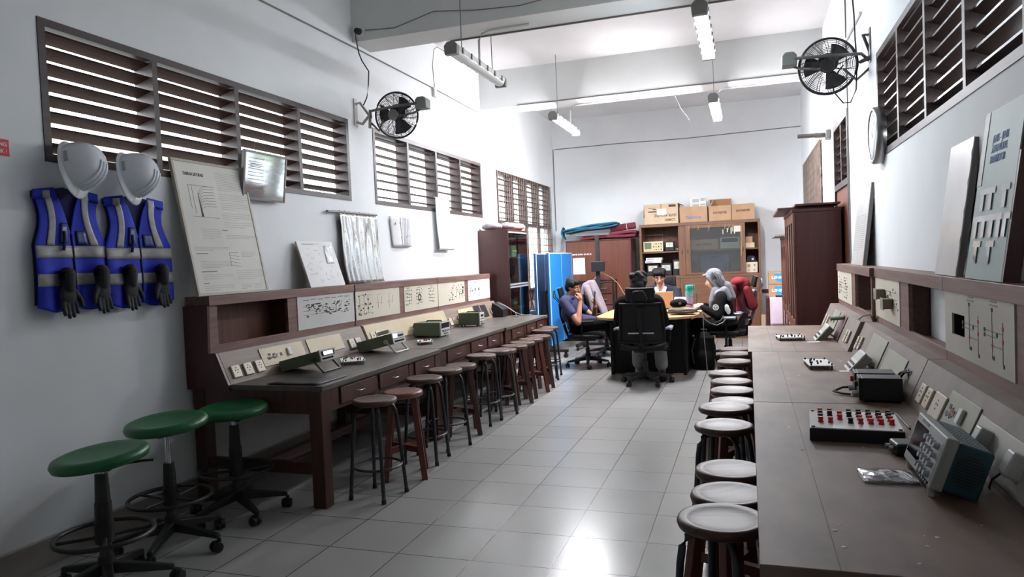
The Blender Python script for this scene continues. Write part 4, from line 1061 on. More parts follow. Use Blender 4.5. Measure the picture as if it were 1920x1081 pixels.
# resealable bag holding a test lead
t = thing('probe_bag', 'clear plastic bag holding a coiled probe lead beside the oscilloscope', 'bag', (.39, 2.375, DZ), R(2))
MB().sheet(lambda u, v: (-.085+.15*u, -.062+.124*v, .010+.010*math.sin(PI*u)*math.sin(PI*v)+.002*math.sin(19*u+7*v)), 24, 12, .001).sheet(lambda u, v: (-.085+.15*u, -.062+.124*v, .002+.001*math.sin(15*u)), 8, 6, .001).build('sleeve', 'glass_bag', t)
MB().tube([(-.01+.045*math.cos(k*.9), .035*math.sin(k*1.05), .009) for k in range(11)], .0035, 6).build('lead', 'cable_black', t)
t = thing('black_adapter', 'small black adapter lying between the terminal box and the oscilloscope', 'adapter', (.478, 2.665, DZ), R(6))
MB().box(-.035, .04, -.045, .045, 0, .042).build('case', 'plastic_black', t, bevel=.008)
MB().cyl((-.036, .02, .02), (-.052, .02, .02), .010).cyl((-.036, -.015, .022), (-.050, -.015, .022), .008).build('jack', 'steel', t)
tubething('metal_rod', 'thin dark rod with pale tip lying along the near right bench', 'rod', [(.562, 3.40, DZ+.004), (.564, 3.22, DZ+.004), (.5645, 3.02, DZ+.004)], .004, 'plastic_dark')
def psu(label, x, y, L, w, h):
    t = thing('power_supply', label, 'power supply', (x, y, DZ), R(-3), 'black power supplies')
    MB().box(0, L, -w/2, w/2, .008, h).build('case', 'plastic_dark', t, bevel=.004)
    f = MB().box(-.012, -.0005, -w/2, w/2, .008, h).build('front_panel', 'plastic_black', t, bevel=.002)
    MB().cyl((-.012, -.02, .03), (-.034, -.02, .03), .010).cyl((-.012, .02, .03), (-.034, .02, .03), .010).build('terminal', 'steel', f)
    MB().cyl((-.012, 0, .075), (-.026, 0, .075), .014).build('knob', 'red_plastic' if w > .125 else 'plastic_dark', f)
    ft = MB()
    for a in (.02, L-.02):
        for c in (-w/2+.02, w/2-.02): ft.cyl((a, c, 0), (a, c, .0085), .010, n=8)
    ft.build('foot', 'rubber', t)
    return t
psu('nearer of two black box power supplies on the middle right bench', .472, 3.585, .165, .115, .110)
t = psu('farther of two black box power supplies, partly behind the nearer one', .472, 3.725, .160, .128, .112)
MB().tube([(.16, .02, .06), (.19, .03, .10), (.22, .0, .12), (.215, -.06, .09), (.205, -.1, .03)], .006, 6).tube([(.16, .0, .05), (.20, -.02, .11), (.225, -.06, .12), (.225, -.1, .06)], .006, 6).build('power_lead', 'cable_black', t)
MB().tube([(-.03, .02, .03), (-.06, .02, .028), (-.10, .0, .012), (-.07, -.03, .008), (-.03, -.05, .008)], .0055, 6).build('test_lead', 'cable_black', t)
def prop_meter(label, x, y, rz, long_, grey):
    """slim case instrument leaning back on a wire stand, face toward the aisle"""
    t = thing('leaning_meter', label, 'meter', (x, y, DZ), R(rz), 'propped meters'); M = Matrix.Rotation(R(42), 4, 'Y')
    MB().box(.012, .052, -.10, .10, 0.0, long_, M=M).build('case', grey, t, bevel=.005)
    f = MB().box(0, .0115, -.103, .103, 0, long_+.003, M=M).build('front_panel', 'device_face', t, bevel=.002)
    MB().box(-.0012, -.0002, -.085, .085, long_*.55, long_*.92, M=M).build('display', 'device_grey', f)
    b = MB()
    for k in range(5):
        for j in range(2): b.box(-.005, -.0003, -.08+k*.034, -.06+k*.034, long_*(.12+.2*j), long_*(.22+.2*j), M=M)
    b.build('button_row', 'ink', f)
    a = M @ Vector((.052, 0, long_*.7)); MB().tube([(a.x, -.09, a.z), (a.x+.05, -.09, .005), (a.x+.05, .09, .005), (a.x, .09, a.z)], .005, 6).build('wire_stand', 'steel_dull', t)
    return t
prop_meter('white faced meter leaning back on a wire stand behind the black power supplies', .520, 4.52, 0, .135, 'device_grey')
t = prop_meter('green grey meter leaning back on a stand on the farthest right bench', .470, 6.02, 0, .15, 'device_green')
MB().cyl((.12, -.04, .16), (.21, -.08, .17), .016).build('probe_handle', 'device_green', t)
t = thing('wooden_easel', 'dark wooden easel board standing behind the green grey meter', 'board', (.615, 5.95, DZ), 0, rot=(0, R(24), 0))
MB().box(-.006, .006, -.13, .13, .004, .20).build('board', 'board_back', t)
circuit_board('small white board with black switches on the farthest right bench', (.295, 5.99, DZ), 8, .20, .19, 7, 'panel_grey', True)
circuit_board('small white board with black components on the middle right bench', (.377, 4.59, DZ), 4, .135, .27, 8, 'paper_white', True)
for x, y, rz, lab in ((.515, 4.42, 12, 'small white paper slip on the middle right bench, below the leaning meter'), (.45, 5.82, 6, 'small white paper slip on the farthest right bench')):
    o = MB().box(-.045, .045, -.02, .02, 0, .0012).build('paper_slip', 'paper_white'); o.location = (x, y, DZ); o.rotation_euler[2] = R(rz); tag(o, lab, 'paper', 'paper slips')
t = thing('relay_box', 'pair of small clear relay boxes mounted on the middle right circuit panel', 'relay', (.797, 4.83, 1.07))
for y, z in ((.10, .085), (-.13, .04)):
    o = MB().box(-.05, -.004, y-.045, y+.045, z-.03, z+.03).build('relay', 'bag_olive', t, bevel=.004)
    MB().box(-.056, -.0505, y-.048, y+.048, z-.034, z+.034).build('cover', 'panel_olive', o)
tubething('hanging_lead', 'thin black lead looping from the hutch ledge down the right slope', 'cable', [(.772, 5.22, .957), (.76, 5.24, 1.0), (.73, 5.33, .985), (.715, 5.45, .95), (.698, 5.55, .90)], .004, 'cable_black')
o = MB()
rnd = random.Random(3)
for k in range(34):
    x, y = rnd.uniform(.02, .60), rnd.uniform(1.7, 4.9); a = rnd.uniform(.002, .008)
    o.lathe([(a, .0001), (a, .0004), (.0005, .0005)], (x, y, .75), 8, sy=rnd.uniform(.5, 1.2))
o = tag(o.build('paint_spot', 'paper'), 'tiny pale paint spots spattered over the right bench top', 'paint spots'); o['kind'] = 'stuff'

# ------------------------------------------------------------------ boards and charts
def leaning(name, label, bl, br, tl, th, frame, fw, face, group=None, backm=None, inset=True):
    """board given by its bottom-left, bottom-right and top-left corners as the viewer sees them"""
    bl, br, tl = Vector(bl), Vector(br), Vector(tl); W_ = (br-bl).length; Hh = (tl-bl).length
    M = frame_m((0, 0, 0), br-bl, tl-bl)
    t = thing(name, label, 'board', bl, 0, group)
    if fw:
        f = MB().box(0, W_, 0, fw, -th, .004, M=M).box(0, W_, Hh-fw, Hh, -th, .004, M=M).box(0, fw, fw, Hh-fw, -th, .004, M=M).box(W_-fw, W_, fw, Hh-fw, -th, .004, M=M)
        f.build('frame', frame, t, bevel=.002)
        s_ = MB().box(fw, W_-fw, fw, Hh-fw, -th+.004, 0, M=M).build('sheet', face, t)
    else:
        MB().box(0, W_, 0, Hh, -th, -.0045, M=M).build('backing', frame, t)
        s_ = MB().box(-.001, W_+.001, -.0, Hh+.001, -.004, 0, M=M).build('sheet', face, t)
    return t, s_, M, W_, Hh
def lines(m, M, x0, x1, y0, y1, n, t_=.0022, seed=1, mi=0):
    rnd = random.Random(seed)
    for k in range(n):
        y = y1-(y1-y0)*k/max(1, n-1); e = x1 if k < n-1 else x0+(x1-x0)*rnd.uniform(.4, .9)
        m.box(x0, e, y-t_/2, y+t_/2, .0004, .0010, mi, M)
t, s_, M, Wb, Hb = leaning('poster_board', 'tall framed poster titled DAERAH SATURASI leaning on the left bench', (-3.262, 3.612, 1.3125), (-3.262, 4.30, 1.3125), (-3.425, 3.600, 2.195), .018, 'frame_light', .018, 'paper')
m = MB()
for (x0, x1, y0, y1, n, sd) in ((.36, .63, .685, .80, 11, 1), (.36, .63, .62, .66, 4, 2), (.36, .63, .56, .60, 4, 3), (.36, .63, .49, .53, 4, 4), (.36, .63, .44, .47, 3, 5), (.35, .63, .365, .385, 3, 6), (.14, .31, .36, .42, 6, 7), (.05, .36, .285, .305, 3, 8), (.08, .35, .175, .215, 5, 9), (.46, .6, .245, .275, 4, 10), (.07, .34, .105, .13, 3, 11), (.38, .63, .095, .15, 5, 12), (.07, .33, .035, .06, 3, 13), (.40, .5, .03, .06, 4, 14), (.53, .61, .03, .06, 4, 15)):
    lines(m, M, x0*Wb/.66, x1*Wb/.66, y0*Hb/.86, y1*Hb/.86, n, .0024, sd)
m.build('print', 'ink_light', t)
m = MB()
for k in range(8):
    pts = [(.17*Wb/.66+.018*k*.15, .50*Hb/.86), (.18, (.53+.017*k)*Hb/.86), (.20+.01*k*.2, (.555+.018*k)*Hb/.86), (.235, (.567+.0185*k)*Hb/.86), (.33, (.570+.0188*k)*Hb/.86)]
    m.tube([M @ Vector((a, b, .0008)) for a, b in pts], .0013, 4)
for a, b, c, d in ((.10, .70, .34, .70), (.10, .50, .34, .495), (.105, .55, .105, .70), (.135, .52, .135, .70), (.36, .18, .36, .27), (.36, .27, .45, .27)):
    m.tube([M @ Vector((a, b*Hb/.86, .0008)), M @ Vector((c, d*Hb/.86, .0008))], .0012, 4)
for k in range(4): m.tube([M @ Vector((.36+.03*i, (.19+.022*k-.004*i)*Hb/.86, .0008)) for i in range(4)], .001, 4)
for (x, y, w_) in ((.34, .415, .05), (.06, .262, .10), (.07, .148, .14), (.07, .075, .05)): m.box(x, x+w_, y*Hb/.86, y*Hb/.86+.006, .0004, .001, 0, M)
m.build('diagram', 'ink_grey', t)
text('title', 'DAERAH SATURASI', .030, 'ink', M @ Matrix.Translation((.085, Hb*.885, .0004)), t, bold=.0006, width=.175)
t, s_, M, Wb, Hb = leaning('framed_certificate', 'small glass framed notice hung tilted at the left window edge', (-3.395, 4.235, 1.975), (-3.395, 4.725, 1.975), (-3.352, 4.245, 2.325), .02, 'frame_grey', .018, 'mirror_glass')
m = MB(); lines(m, M, .05, .22, .05, .30, 11, .004, 21); lines(m, M, .07, .2, .24, .26, 2, .006, 22); m.build('print', 'ink_grey', t)
MB().tube([M @ Vector((.12, Hb, -.012)), (-.04, .23, Hb+.10), M @ Vector((.36, Hb, -.012))], .002, 4).build('hanging_wire', 'cable_grey', t)
t, s_, M, Wb, Hb = leaning('chart_board', 'low white sketched board leaning on the left bench beside the foil chart', (-3.285, 4.86, 1.3125), (-3.285, 5.365, 1.3125), (-3.40, 4.755, 1.672), .016, 'frame_light', 0, 'paper_white')
m = MB(); rnd = random.Random(9)
for k in range(26):
    a, b = rnd.uniform(.04, Wb-.08), rnd.uniform(.04, Hb-.05)
    m.tube([M @ Vector((a, b, .0008)), M @ Vector((a+rnd.uniform(-.05, .05), b+rnd.uniform(-.04, .04), .0008)), M @ Vector((a+rnd.uniform(0, .06), b, .0008))], .0005, 4)
lines(m, M, .06, .3, Hb-.03, Hb-.022, 2, .003, 30); m.build('sketch', 'ink_grey', t)
MB().sheet(lambda u, v: M @ Vector((Wb*.66+.02*v+.11*u, Hb*.5+.16*v, .003+.004*math.sin(9*u+5*v))), 6, 8, .0008).build('torn_film', 'plastic_film', t)
# foil covered roll chart
t = thing('foil_chart', 'wrinkled clear-foil chart hanging from a wooden rod on the left wall', 'chart', (XL, 5.80, 1.945))
MB().cyl((.03, -.46, .005), (.03, .40, .012), .012).build('rod', 'frame_grey', t)
def fn(u, v):
    y = -.29+(.66)*u+(.03*v); z = -.004-.625*v
    return (.042+.012*math.sin(u*46+2.5*math.sin(5*u))*min(1, .25+1.6*max(0, v-.2))+.006*math.sin(9*v+20*u)*(1-v)+.05*v*v, y+.012*math.sin(6*v), z)
MB().sheet(fn, 90, 24, .0015).build('sheet', 'foil', t)
m = MB()
for k in range(8): m.cyl((.034, -.27+.085*k, .012), (.034, -.265+.085*k, .022), .004, n=6)
m.build('tie', 'plastic_black', t)
t = thing('wrapped_chart', 'small white folded chart in crinkled film on the left wall', 'chart', (XL, 6.72, 1.81))
def fn(u, v): return (.012+.022*math.sin(PI*min(1, u*1.3))+.012*u*(1-v), -.225+.42*u+.045*v, .155-.31*v)
MB().sheet(fn, 14, 10, .002).build('sheet', 'paper_white', t)
def fn2(u, v): return (.016+.022*math.sin(PI*min(1, (.42+.58*u)*1.3))+.010*math.sin(u*30+7*v)*math.sin(PI*u)+.012*(.42+.58*u)*(1-v), -.225+.42*(.42+.58*u)+.045*v, .152-.304*v)
MB().sheet(fn2, 30, 14, .001).build('film', 'plastic_film', t)
m = MB()
for y, z in ((-.14, .08), (-.05, .09), (-.02, -.06), (.09, -.05), (.13, -.04)): m.ell((.040-.03*abs(y), y, z), (.002, .010, .013), 8, 6)
m.build('stain', 'ink_grey', t)
t = thing('cloth_chart', 'long plain white cloth chart hung over the second left window', 'chart', (XL, 7.775, 1.92))
def fn(u, v): return (.024+.03*v*v+.006*math.sin(3*PI*v)*math.sin(PI*u)+.018*(1-v), -.20+.40*u+.04*v+.012*math.sin(PI*v)*(u-.5), .31-.60*v)
MB().sheet(fn, 12, 20, .002).build('sheet', 'cloth_white', t)
MB().cyl((.05, -.19, -.292), (.055, .255, -.288), .009).build('bottom_rod', 'frame_grey', t)
MB().cyl((.035, -.215, .312), (.035, .205, .312), .008).build('top_rod', 'frame_grey', t)
# red notice at the picture's left edge
t = thing('warning_sign', 'small red notice with white letters stuck on the near left wall', 'sign', (XL, 2.36, 2.07))
MB().box(.0003, .0022, -.23, .236, 0, .082).build('plate', 'sign_red', t)
MT = frame_m((.0023, .225, .048), (0, 1, 0), (0, 0, 1))
text('lettering', 'DILARANG', .027, 'paper_white', MT, t, align='RIGHT', bold=.0005)
text('lettering', 'BERISIK !', .027, 'paper_white', frame_m((.0023, .225, .014), (0, 1, 0), (0, 0, 1)), t, align='RIGHT', bold=.0005)
# right hand leaning boards
t, s_, M, Wb, Hb = leaning('film_board', 'farthest of three boards on the right hutch, film covered and grey below', (.812, 6.55, 1.3125), (.812, 5.93, 1.3125), (.885, 6.60, 1.93), .03, 'frame_grey', 0, 'film_right')
m = MB(); lines(m, M, .06, Wb-.06, .12, Hb*.62, 18, .006, 40); m.build('print', 'ink_light', t)
t, s_, M, Wb, Hb = leaning('film_board', 'middle of three boards on the right hutch, glossy white film, next to the teal board', (.812, 3.73, 1.3125), (.812, 3.385, 1.3125), (.888, 3.70, 1.88), .028, 'frame_grey', 0, 'film_right')
MB().sheet(lambda u, v: M @ Vector((Wb*(1-.05*u), Hb*v, -.002-.03*u+.004*math.sin(30*v))), 4, 40, .0008).build('loose_film', 'plastic_film', t)
t, s_, M, Wb, Hb = leaning('transistor_board', 'teal board of taped transistor samples leaning on the right hutch', (.80, 3.20, 1.3125), (.80, 2.785, 1.3125), (.885, 3.215, 1.935), .012, 'board_back', 0, 'board_teal')
MB().box(-.002, .05, Hb*.56, Hb, .0004, .002, M=M).build('tape_strip', 'frame_grey', t)
text('lettering', 'JENIS - JENIS', .040, 'text_blue', M @ Matrix.Translation((.12, Hb*.80, .0004)), t, width=.17)
text('lettering', 'ATAU MODEL', .040, 'text_blue', M @ Matrix.Translation((.12, Hb*.74, .0004)), t, width=.17)
text('lettering', 'TRANSISTOR', .040, 'text_blue', M @ Matrix.Translation((.11, Hb*.68, .0004)), t, width=.17)
for r_, (yy, us_) in enumerate(((.50, (.10, .19, .34)), (.34, (.06, .15, .24, .32, .38)), (.19, (.10, .25)))):
    for u in us_:
        o = MB().box(u-.014, u+.014, Hb*yy-.055, Hb*yy+.0, .0004, .004, M=M).build('transistor', 'sample_tape', t, bevel=.0015)
        MB().box(u-.045, u+.045, Hb*yy+.0, Hb*yy+.022, .0004, .003, M=M).box(u-.018, u+.018, Hb*yy-.06, Hb*yy-.0005, .0042, .0048, M=M).build('tape', 'plastic_film', o)
MB().box(Wb+.004, Wb+.02, -.0, Hb*.7, -.05, .0, M=M).build('rear_batten', 'board_back', t)

# ------------------------------------------------------------------ vests, gloves, hard hats on the left wall
def vest(label, y0, y1, z0, z1, xo, sw):
    t = thing('safety_vest', label, 'vest', (XL, (y0+y1)/2, z0), group='hanging safety vests'); W_ = y1-y0; Hh = z1-z0
    def outline(v):     # left and right edge (fraction of the width) at height v from the hem
        if v < .52: a = -.5-.0*v; b = .5
        elif v < .93: q = (v-.52)/.41; a = -.5+.10*math.sin(PI*min(1, q)*.9)+.0*q; b = .5-.12*math.sin(PI*min(1, q)*.8)
        else: a = -.46; b = .42
        return a*W_, b*W_
    def surf(u, v, off=0.0):
        a, b = outline(v); y = a+(b-a)*u
        x = xo+.028+.018*math.sin(2.2*PI*u+.7)*(1-.4*v)+.012*math.sin(5*PI*u+3*v)*(1-v)+.02*math.sin(PI*u)+off
        return (x, y+.012*(1-v)*math.sin(4*v), Hh*v-(.035*math.sin(PI*min(1, abs(u-.5)*2))*(1-v))*0-.03*(v > .9)*abs(.5-u)*2)
    def half(u0, u1, neck):
        def fn(i, j):
            v = j; u = u0+(u1-u0)*i
            if neck and v > .60:     # v-neck opening: the inner edge swings toward the shoulder
                q = (v-.60)/.40; inner = .5+(-.22 if u0 < .4 else .22)*q
                u = (u0+(inner-u0)*i) if u0 < .4 else (inner+(u1-inner)*i)
            z = surf(u, v)
            return z if v > .03 else (z[0], z[1], z[2]-.03*math.sin(PI*i))
        return fn
    b_ = MB().sheet(half(0, .495, True), 20, 36, .004).sheet(half(.505, 1, True), 20, 36, .004)
    b_.build('body', 'vest_blue', t)
    m = MB().sheet(lambda i, j: (lambda p: (xo+.012, p[1], p[2]))(surf(.02+.96*i, .02+.97*j)), 14, 20, .003); m.build('back_panel', 'vest_dark', t)
    st = MB()
    for v0, v1 in ((.17, .27), (.40, .50)):
        for u0, u1 in ((0, .49), (.51, 1)): st.sheet(lambda i, j: surf(u0+(u1-u0)*i, v0+(v1-v0)*j, .004), 20, 3, .002)
    st.sheet(lambda i, j: surf(.14+.10*i-.03*j, .505+.475*j, .0045), 4, 16, .002)
    st.sheet(lambda i, j: surf(.74+.11*i-.03*j, .505+.475*j, .0045), 4, 16, .002)
    st.build('reflective_strip', 'vest_grey', t)
    MB().tube([surf(.5, v/20, .004) for v in range(0, 13)], .006, 6).build('zip', 'vest_dark', t)
    for u0, v0, w_, h_, mm in ((.58, .51, .14, .12, 'pocket_clear'), (.30, .52, .12, .17, 'pocket_clear')):
        p = MB().sheet(lambda i, j: surf(u0+w_*i, v0+h_*j, .007), 4, 4, .003).build('pocket', 'vest_dark', t)
        MB().sheet(lambda i, j: surf(u0+.012+(w_-.024)*i, v0+.012+(h_-.024)*j, .0085), 4, 4, .001).build('window', mm, p)
    MB().tube([surf(.34, .62, .012), surf(.345, .55, .016), surf(.33, .46, .014)], .008, 6).build('pen_loop', 'vest_dark', t)
    return t
vest('blue reflective vest hanging nearer the camera, left of the other', 2.655, 3.085, 1.315, 1.945, .005, 0)
vest('blue reflective vest hanging nearer the poster board, right of the other', 3.065, 3.545, 1.305, 1.935, .012, 0)
def glove(label, y, z, s_, x):
    t = thing('work_glove', label, 'glove', (XL+x, y, z), group='dark work gloves')
    pr = [('e', (.0, 0, -.02), (.018, .050, .06)), ('c', (0, 0, .02), (0, .0, .085), .034, .040)]
    for k, (yy, ln) in enumerate(((-.034, .062), (-.012, .078), (.011, .074), (.033, .056))):
        pr.append(('l', [((0, yy, -.06), .0125), ((.006, yy*1.1, -.06-ln*.5), .0115), ((.016, yy*1.12, -.06-ln), .0095)]))
    pr.append(('l', [((0, s_*.040, -.01), .016), ((.008, s_*.062, -.05), .013), ((.012, s_*.066, -.08), .011)]))
    blob('hand', [(p[0],)+tuple(p[1:]) for p in pr], 'glove', t, .0045, 2)
    MB().lathe([(.042, .06), (.044, .10), (.040, .10), (.038, .06)], n=20, sx=.75).build('cuff', 'cloth_black', t)
glove('dark glove hanging lowest from the pocket of the left vest', 2.80, 1.395, 1, .085)
glove('dark glove hanging beside the zip of the left vest, overlapping the other vest', 3.005, 1.405, -1, .09)
glove('dark glove hanging on the left half of the right vest', 3.20, 1.405, 1, .085)
glove('dark glove hanging on the right edge of the right vest', 3.435, 1.405, -1, .085)
def hat(label, c, rx):
    zd = Vector((.90, .34, .25)).normalized(); xd = Vector((-.15, -.42, -1)); xd = (xd-zd*xd.dot(zd)).normalized(); yd = zd.cross(xd)
    Mr = Matrix((tuple(xd), tuple(yd), tuple(zd))).transposed()
    t = thing('hard_hat', label, 'helmet', c, 0, 'white hard hats', rot=tuple(Mr.to_euler()))
    pr = []
    for k in range(11):
        a = PI/2*k/10; pr.append((.124*math.cos(a)**.75 if k < 10 else .001, .01+.150*math.sin(a)))
    MB().lathe(pr, n=40, sx=1.06, sy=.96).build('shell', 'helmet', t)
    def br(u, v):
        a = 2*PI*u; e = 1+.16*max(0, math.cos(a))**2; q = 1+.10*v*e+.20*v*max(0, math.cos(a))**3
        return (.131*math.cos(a)*q, .119*math.sin(a)*q, .012-.012*v-.010*v*max(0, math.cos(a)))
    MB().sheet(br, 48, 4, .004).build('brim', 'helmet', t)
    m = MB()
    for y in (-.03, 0, .03): m.tube([(.131*math.cos(a)**.75, y*(1-.2*math.sin(a)), .012+.150*math.sin(a)) for a in [PI*(.06+.42*k/10) for k in range(11)]], .0055 if y else .008, 6)
    m.build('ridge', 'helmet', t)
    for sg in (-1, 1): MB().box(-.03, .03, -.010, .010, .02, .04, M=Matrix.Translation((0, sg*.112, .004))).build('side_slot', 'knob_grey', t, bevel=.003)
    MB().lathe([(.094, .012), (.100, .012), (.096, .05), (.090, .05)], n=32, sx=1.14).build('harness', 'plastic_black', t)
hat('white hard hat hanging on the left blue vest, nearer the camera', (XL+.10, 2.865, 2.035), 10)
hat('white hard hat hanging on the right blue vest, nearer the poster board', (XL+.10, 3.22, 2.025), 10)
m = None
for y, z, lab in ((2.93, 2.12, 'small wall hook holding the left vest and hard hat'), (3.29, 2.11, 'small wall hook holding the right vest and hard hat')):
    o = MB().tube([(XL+.001, y, z-.2), (XL+.03, y, z-.2), (XL+.045, y, z-.18)], .004, 6).build('coat_hook', 'steel'); tag(o, lab, 'hook', 'coat hooks')
# ------------------------------------------------------------------ far end: cabinets, shelves and boxes
# glass fronted cabinet against the left wall
t = thing('display_cabinet', 'tall dark brown cabinet with sliding glass beside the left benches', 'cabinet', (XL+.002, 9.0, 0)); D_, Lc, Hc = .425, .86, 1.89
m = MB().box(0, D_, 0, .02, 0, Hc).box(0, D_, Lc-.02, Lc, 0, Hc).box(0, D_, .02, Lc-.02, Hc-.02, Hc).box(0, D_, .02, Lc-.02, 0, .08).box(0, .015, .02, Lc-.02, .08, Hc-.02)
m.build('body', 'cab_dark', t, bevel=.002)
m = MB()
for z in (.46, .80, 1.13, 1.50): m.box(.016, D_-.05, .021, Lc-.021, z, z+.018)
m.build('shelf', 'cab_mid', t)
m = MB()
for z in (1.10, 1.135, Hc-.05): m.box(D_-.035, D_+.004, .021, Lc-.021, z, z+.022)
m.box(D_-.035, D_+.004, .021, Lc-.021, .081, .10).build('rail', 'rail_alu', t)
for nm, z0, z1 in (('upper', 1.158, Hc-.051), ('lower', .101, 1.099)):
    for k, (a, b) in enumerate(((.022, .45), (.43, Lc-.022))):
        g = MB().box(D_-.014+.008*k, D_-.009+.008*k, a, b, z0, z1).build('glass_door', 'glass_green', t)
for i, (y, z, mm, lab) in enumerate(((9.28, 1.52, 'helmet', 'white helmet on the upper shelf inside the glass cabinet'), (9.34, 1.15, 'green_seat', 'green helmet on the shelf below the white one in the glass cabinet'))):
    h = thing('stored_helmet', lab, 'helmet', (XL+.20, y, z), group='helmets in the glass cabinet')
    MB().lathe([(.15, 0), (.155, .01), (.125, .02), (.122, .07), (.10, .13), (.05, .165), (.001, .17)], n=28, sy=1.15).build('shell', mm, h)
    MB().lathe([(.126, .018), (.128, .034), (.124, .034), (.122, .018)], n=28, sy=1.15).build('band', 'red_plastic' if i else 'plastic_dark', h)
for i, (y, z, w_, h_, mm, lab) in enumerate(((9.22, .82, .16, .14, 'device_grey', 'grey boxed instrument on the lower shelf inside the glass cabinet'), (9.55, .82, .2, .10, 'device_green', 'green boxed instrument on the lower shelf inside the glass cabinet'), (9.3, .48, .24, .12, 'device_green_dark', 'dark instrument at the bottom of the glass cabinet'), (9.6, 1.52, .2, .16, 'box_cream', 'cream box on the upper shelf inside the glass cabinet'))):
    b_ = thing('stored_instrument', lab, 'instrument', (XL+.21, y, z), group='instruments in the glass cabinet')
    MB().box(-.12, .10, -w_/2, w_/2, .001, h_).build('case', mm, b_, bevel=.005)
    q = MB()
    for k in range(3): q.cyl((.101, -w_*.3+k*w_*.3, h_*.5), (.115, -w_*.3+k*w_*.3, h_*.5), .014)
    q.build('dial', 'paper_white', b_)
for i, (y, x, s_, mm, lab) in enumerate(((9.10, -3.30, .10, 'bag_grey', 'grey bag lying at the near end on top of the glass cabinet'), (9.22, -3.27, .085, 'bag_grey', 'grey bundle perched second on top of the glass cabinet'), (9.36, -3.16, .10, 'bag_grey', 'dark grey bag in the middle on top of the glass cabinet'), (9.52, -3.14, .10, 'bag_pink', 'pink wrapped bundle on top of the glass cabinet, nearer one'), (9.71, -3.12, .115, 'bag_pink', 'pink wrapped bundle on top of the glass cabinet, farther one'))):
    o = thing('cloth_bundle', lab, 'bundle', (x, y, 1.8905), group='bundles on the glass cabinet')
    blob('wrap', [('e', (0, -.01, .047), (s_*1.2, s_*.62, .046)), ('e', (.02, .02, .05), (s_*.9, s_*.75, .05)), ('e', (-.03, .02, .042), (s_, s_*.5, .04))], mm, o, .012, 2)
    MB().tube([(s_*.9*math.cos(a), .02, .05+.055*math.sin(a)) for a in [PI*k/8 for k in range(9)]], .004, 5).build('string', 'paper', o)

# folded table-tennis table standing on its rolling frame
t = thing('table_tennis_table', 'bright blue folded table tennis table standing on its wheeled frame', 'table tennis table', (-2.80, 10.95, 0))
A = Matrix.Rotation(R(1.2), 4, 'Z')
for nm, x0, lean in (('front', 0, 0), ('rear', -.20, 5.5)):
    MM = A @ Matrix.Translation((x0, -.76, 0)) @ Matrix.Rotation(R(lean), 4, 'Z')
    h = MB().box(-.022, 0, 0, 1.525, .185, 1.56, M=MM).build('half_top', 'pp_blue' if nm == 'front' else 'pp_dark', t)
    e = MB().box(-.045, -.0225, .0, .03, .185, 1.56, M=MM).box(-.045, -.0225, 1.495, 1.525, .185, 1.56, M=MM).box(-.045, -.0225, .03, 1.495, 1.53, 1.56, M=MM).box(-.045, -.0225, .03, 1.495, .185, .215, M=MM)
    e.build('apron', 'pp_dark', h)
    l = MB().box(.0002, .0014, 0, .012, .185, 1.56, M=MM).box(.0002, .0014, 1.513, 1.525, .185, 1.56, M=MM).box(.0002, .0014, .012, 1.513, 1.546, 1.56, M=MM).box(.0002, .0014, .758, .766, .185, 1.546, M=MM)
    l.box(-.008, .0014, -.003, -.0002, .185, 1.56, M=MM).box(-.0225, .0014, 0, 1.525, 1.5602, 1.563, M=MM)
    l.build('line', 'pp_line', h)
for y in (-.70, .70):
    f = MB().box(-.42, .22, y-.025, y+.025, .085, .125, M=A).box(-.13, -.09, y-.02, y+.02, .125, 1.0, M=A).build('frame_leg', 'plastic_black', t)
    for x in (-.38, .18):
        MB().cyl((x, y-.03, .032), (x, y-.012, .032), .032, n=14, M=A).cyl((x, y+.012, .032), (x, y+.03, .032), .032, n=14, M=A).box(x-.02, x+.02, y-.01, y+.01, .03, .085, M=A).build('castor', 'castor_black', f)
MB().box(-.14, -.08, -.675, .675, .45, .50, M=A).box(-.14, -.08, -.675, .675, .95, 1.0, M=A).build('cross_bar', 'plastic_black', t)

# brown two-door cabinet with blankets
t = thing('wooden_cabinet', 'reddish brown two-door cabinet piled with blankets at the back wall', 'cabinet', (-2.52, 12.5, 0))
m = MB().box(-.585, -.565, 0, .58, 0, 1.78).box(.565, .585, 0, .58, 0, 1.78).box(-.565, .565, 0, .58, 1.755, 1.78).box(-.565, .565, .02, .56, .06, .08).box(-.565, .565, .56, .58, 0, 1.755).box(-.565, .565, .02, .04, 0, .06)
m.build('body', 'cab_dark', t, bevel=.002)
for a, b in ((-.564, -.003), (.003, .564)):
    d = MB().box(a, b, -.0, .018, .065, 1.752).build('door', 'cab_front', t, bevel=.003)
    c = b-.03 if a < 0 else a+.03
    MB().cyl((c, -.001, .95), (c, -.02, .95), .012, n=12).build('knob', 'steel', d)
    if a < 0:
        MB().box(-.46, -.245, -.0022, -.0005, 1.18, 1.47).build('notice', 'paper_white', d)
        n_ = MB()
        for k in range(16): n_.box(-.44, -.265-.03*(k % 3 == 0), -.0030, -.0023, 1.205+k*.0158, 1.208+k*.0158)
        n_.build('print', 'ink_light', d)
        l = MB(); rnd = random.Random(4); x = -.47
        while x < -.13: w_ = rnd.uniform(.008, .03); l.box(x, x+w_, -.0015, -.0005, 1.52, 1.545); x += w_+rnd.uniform(.004, .02)
        l.build('faded_lettering', 'paper', d)
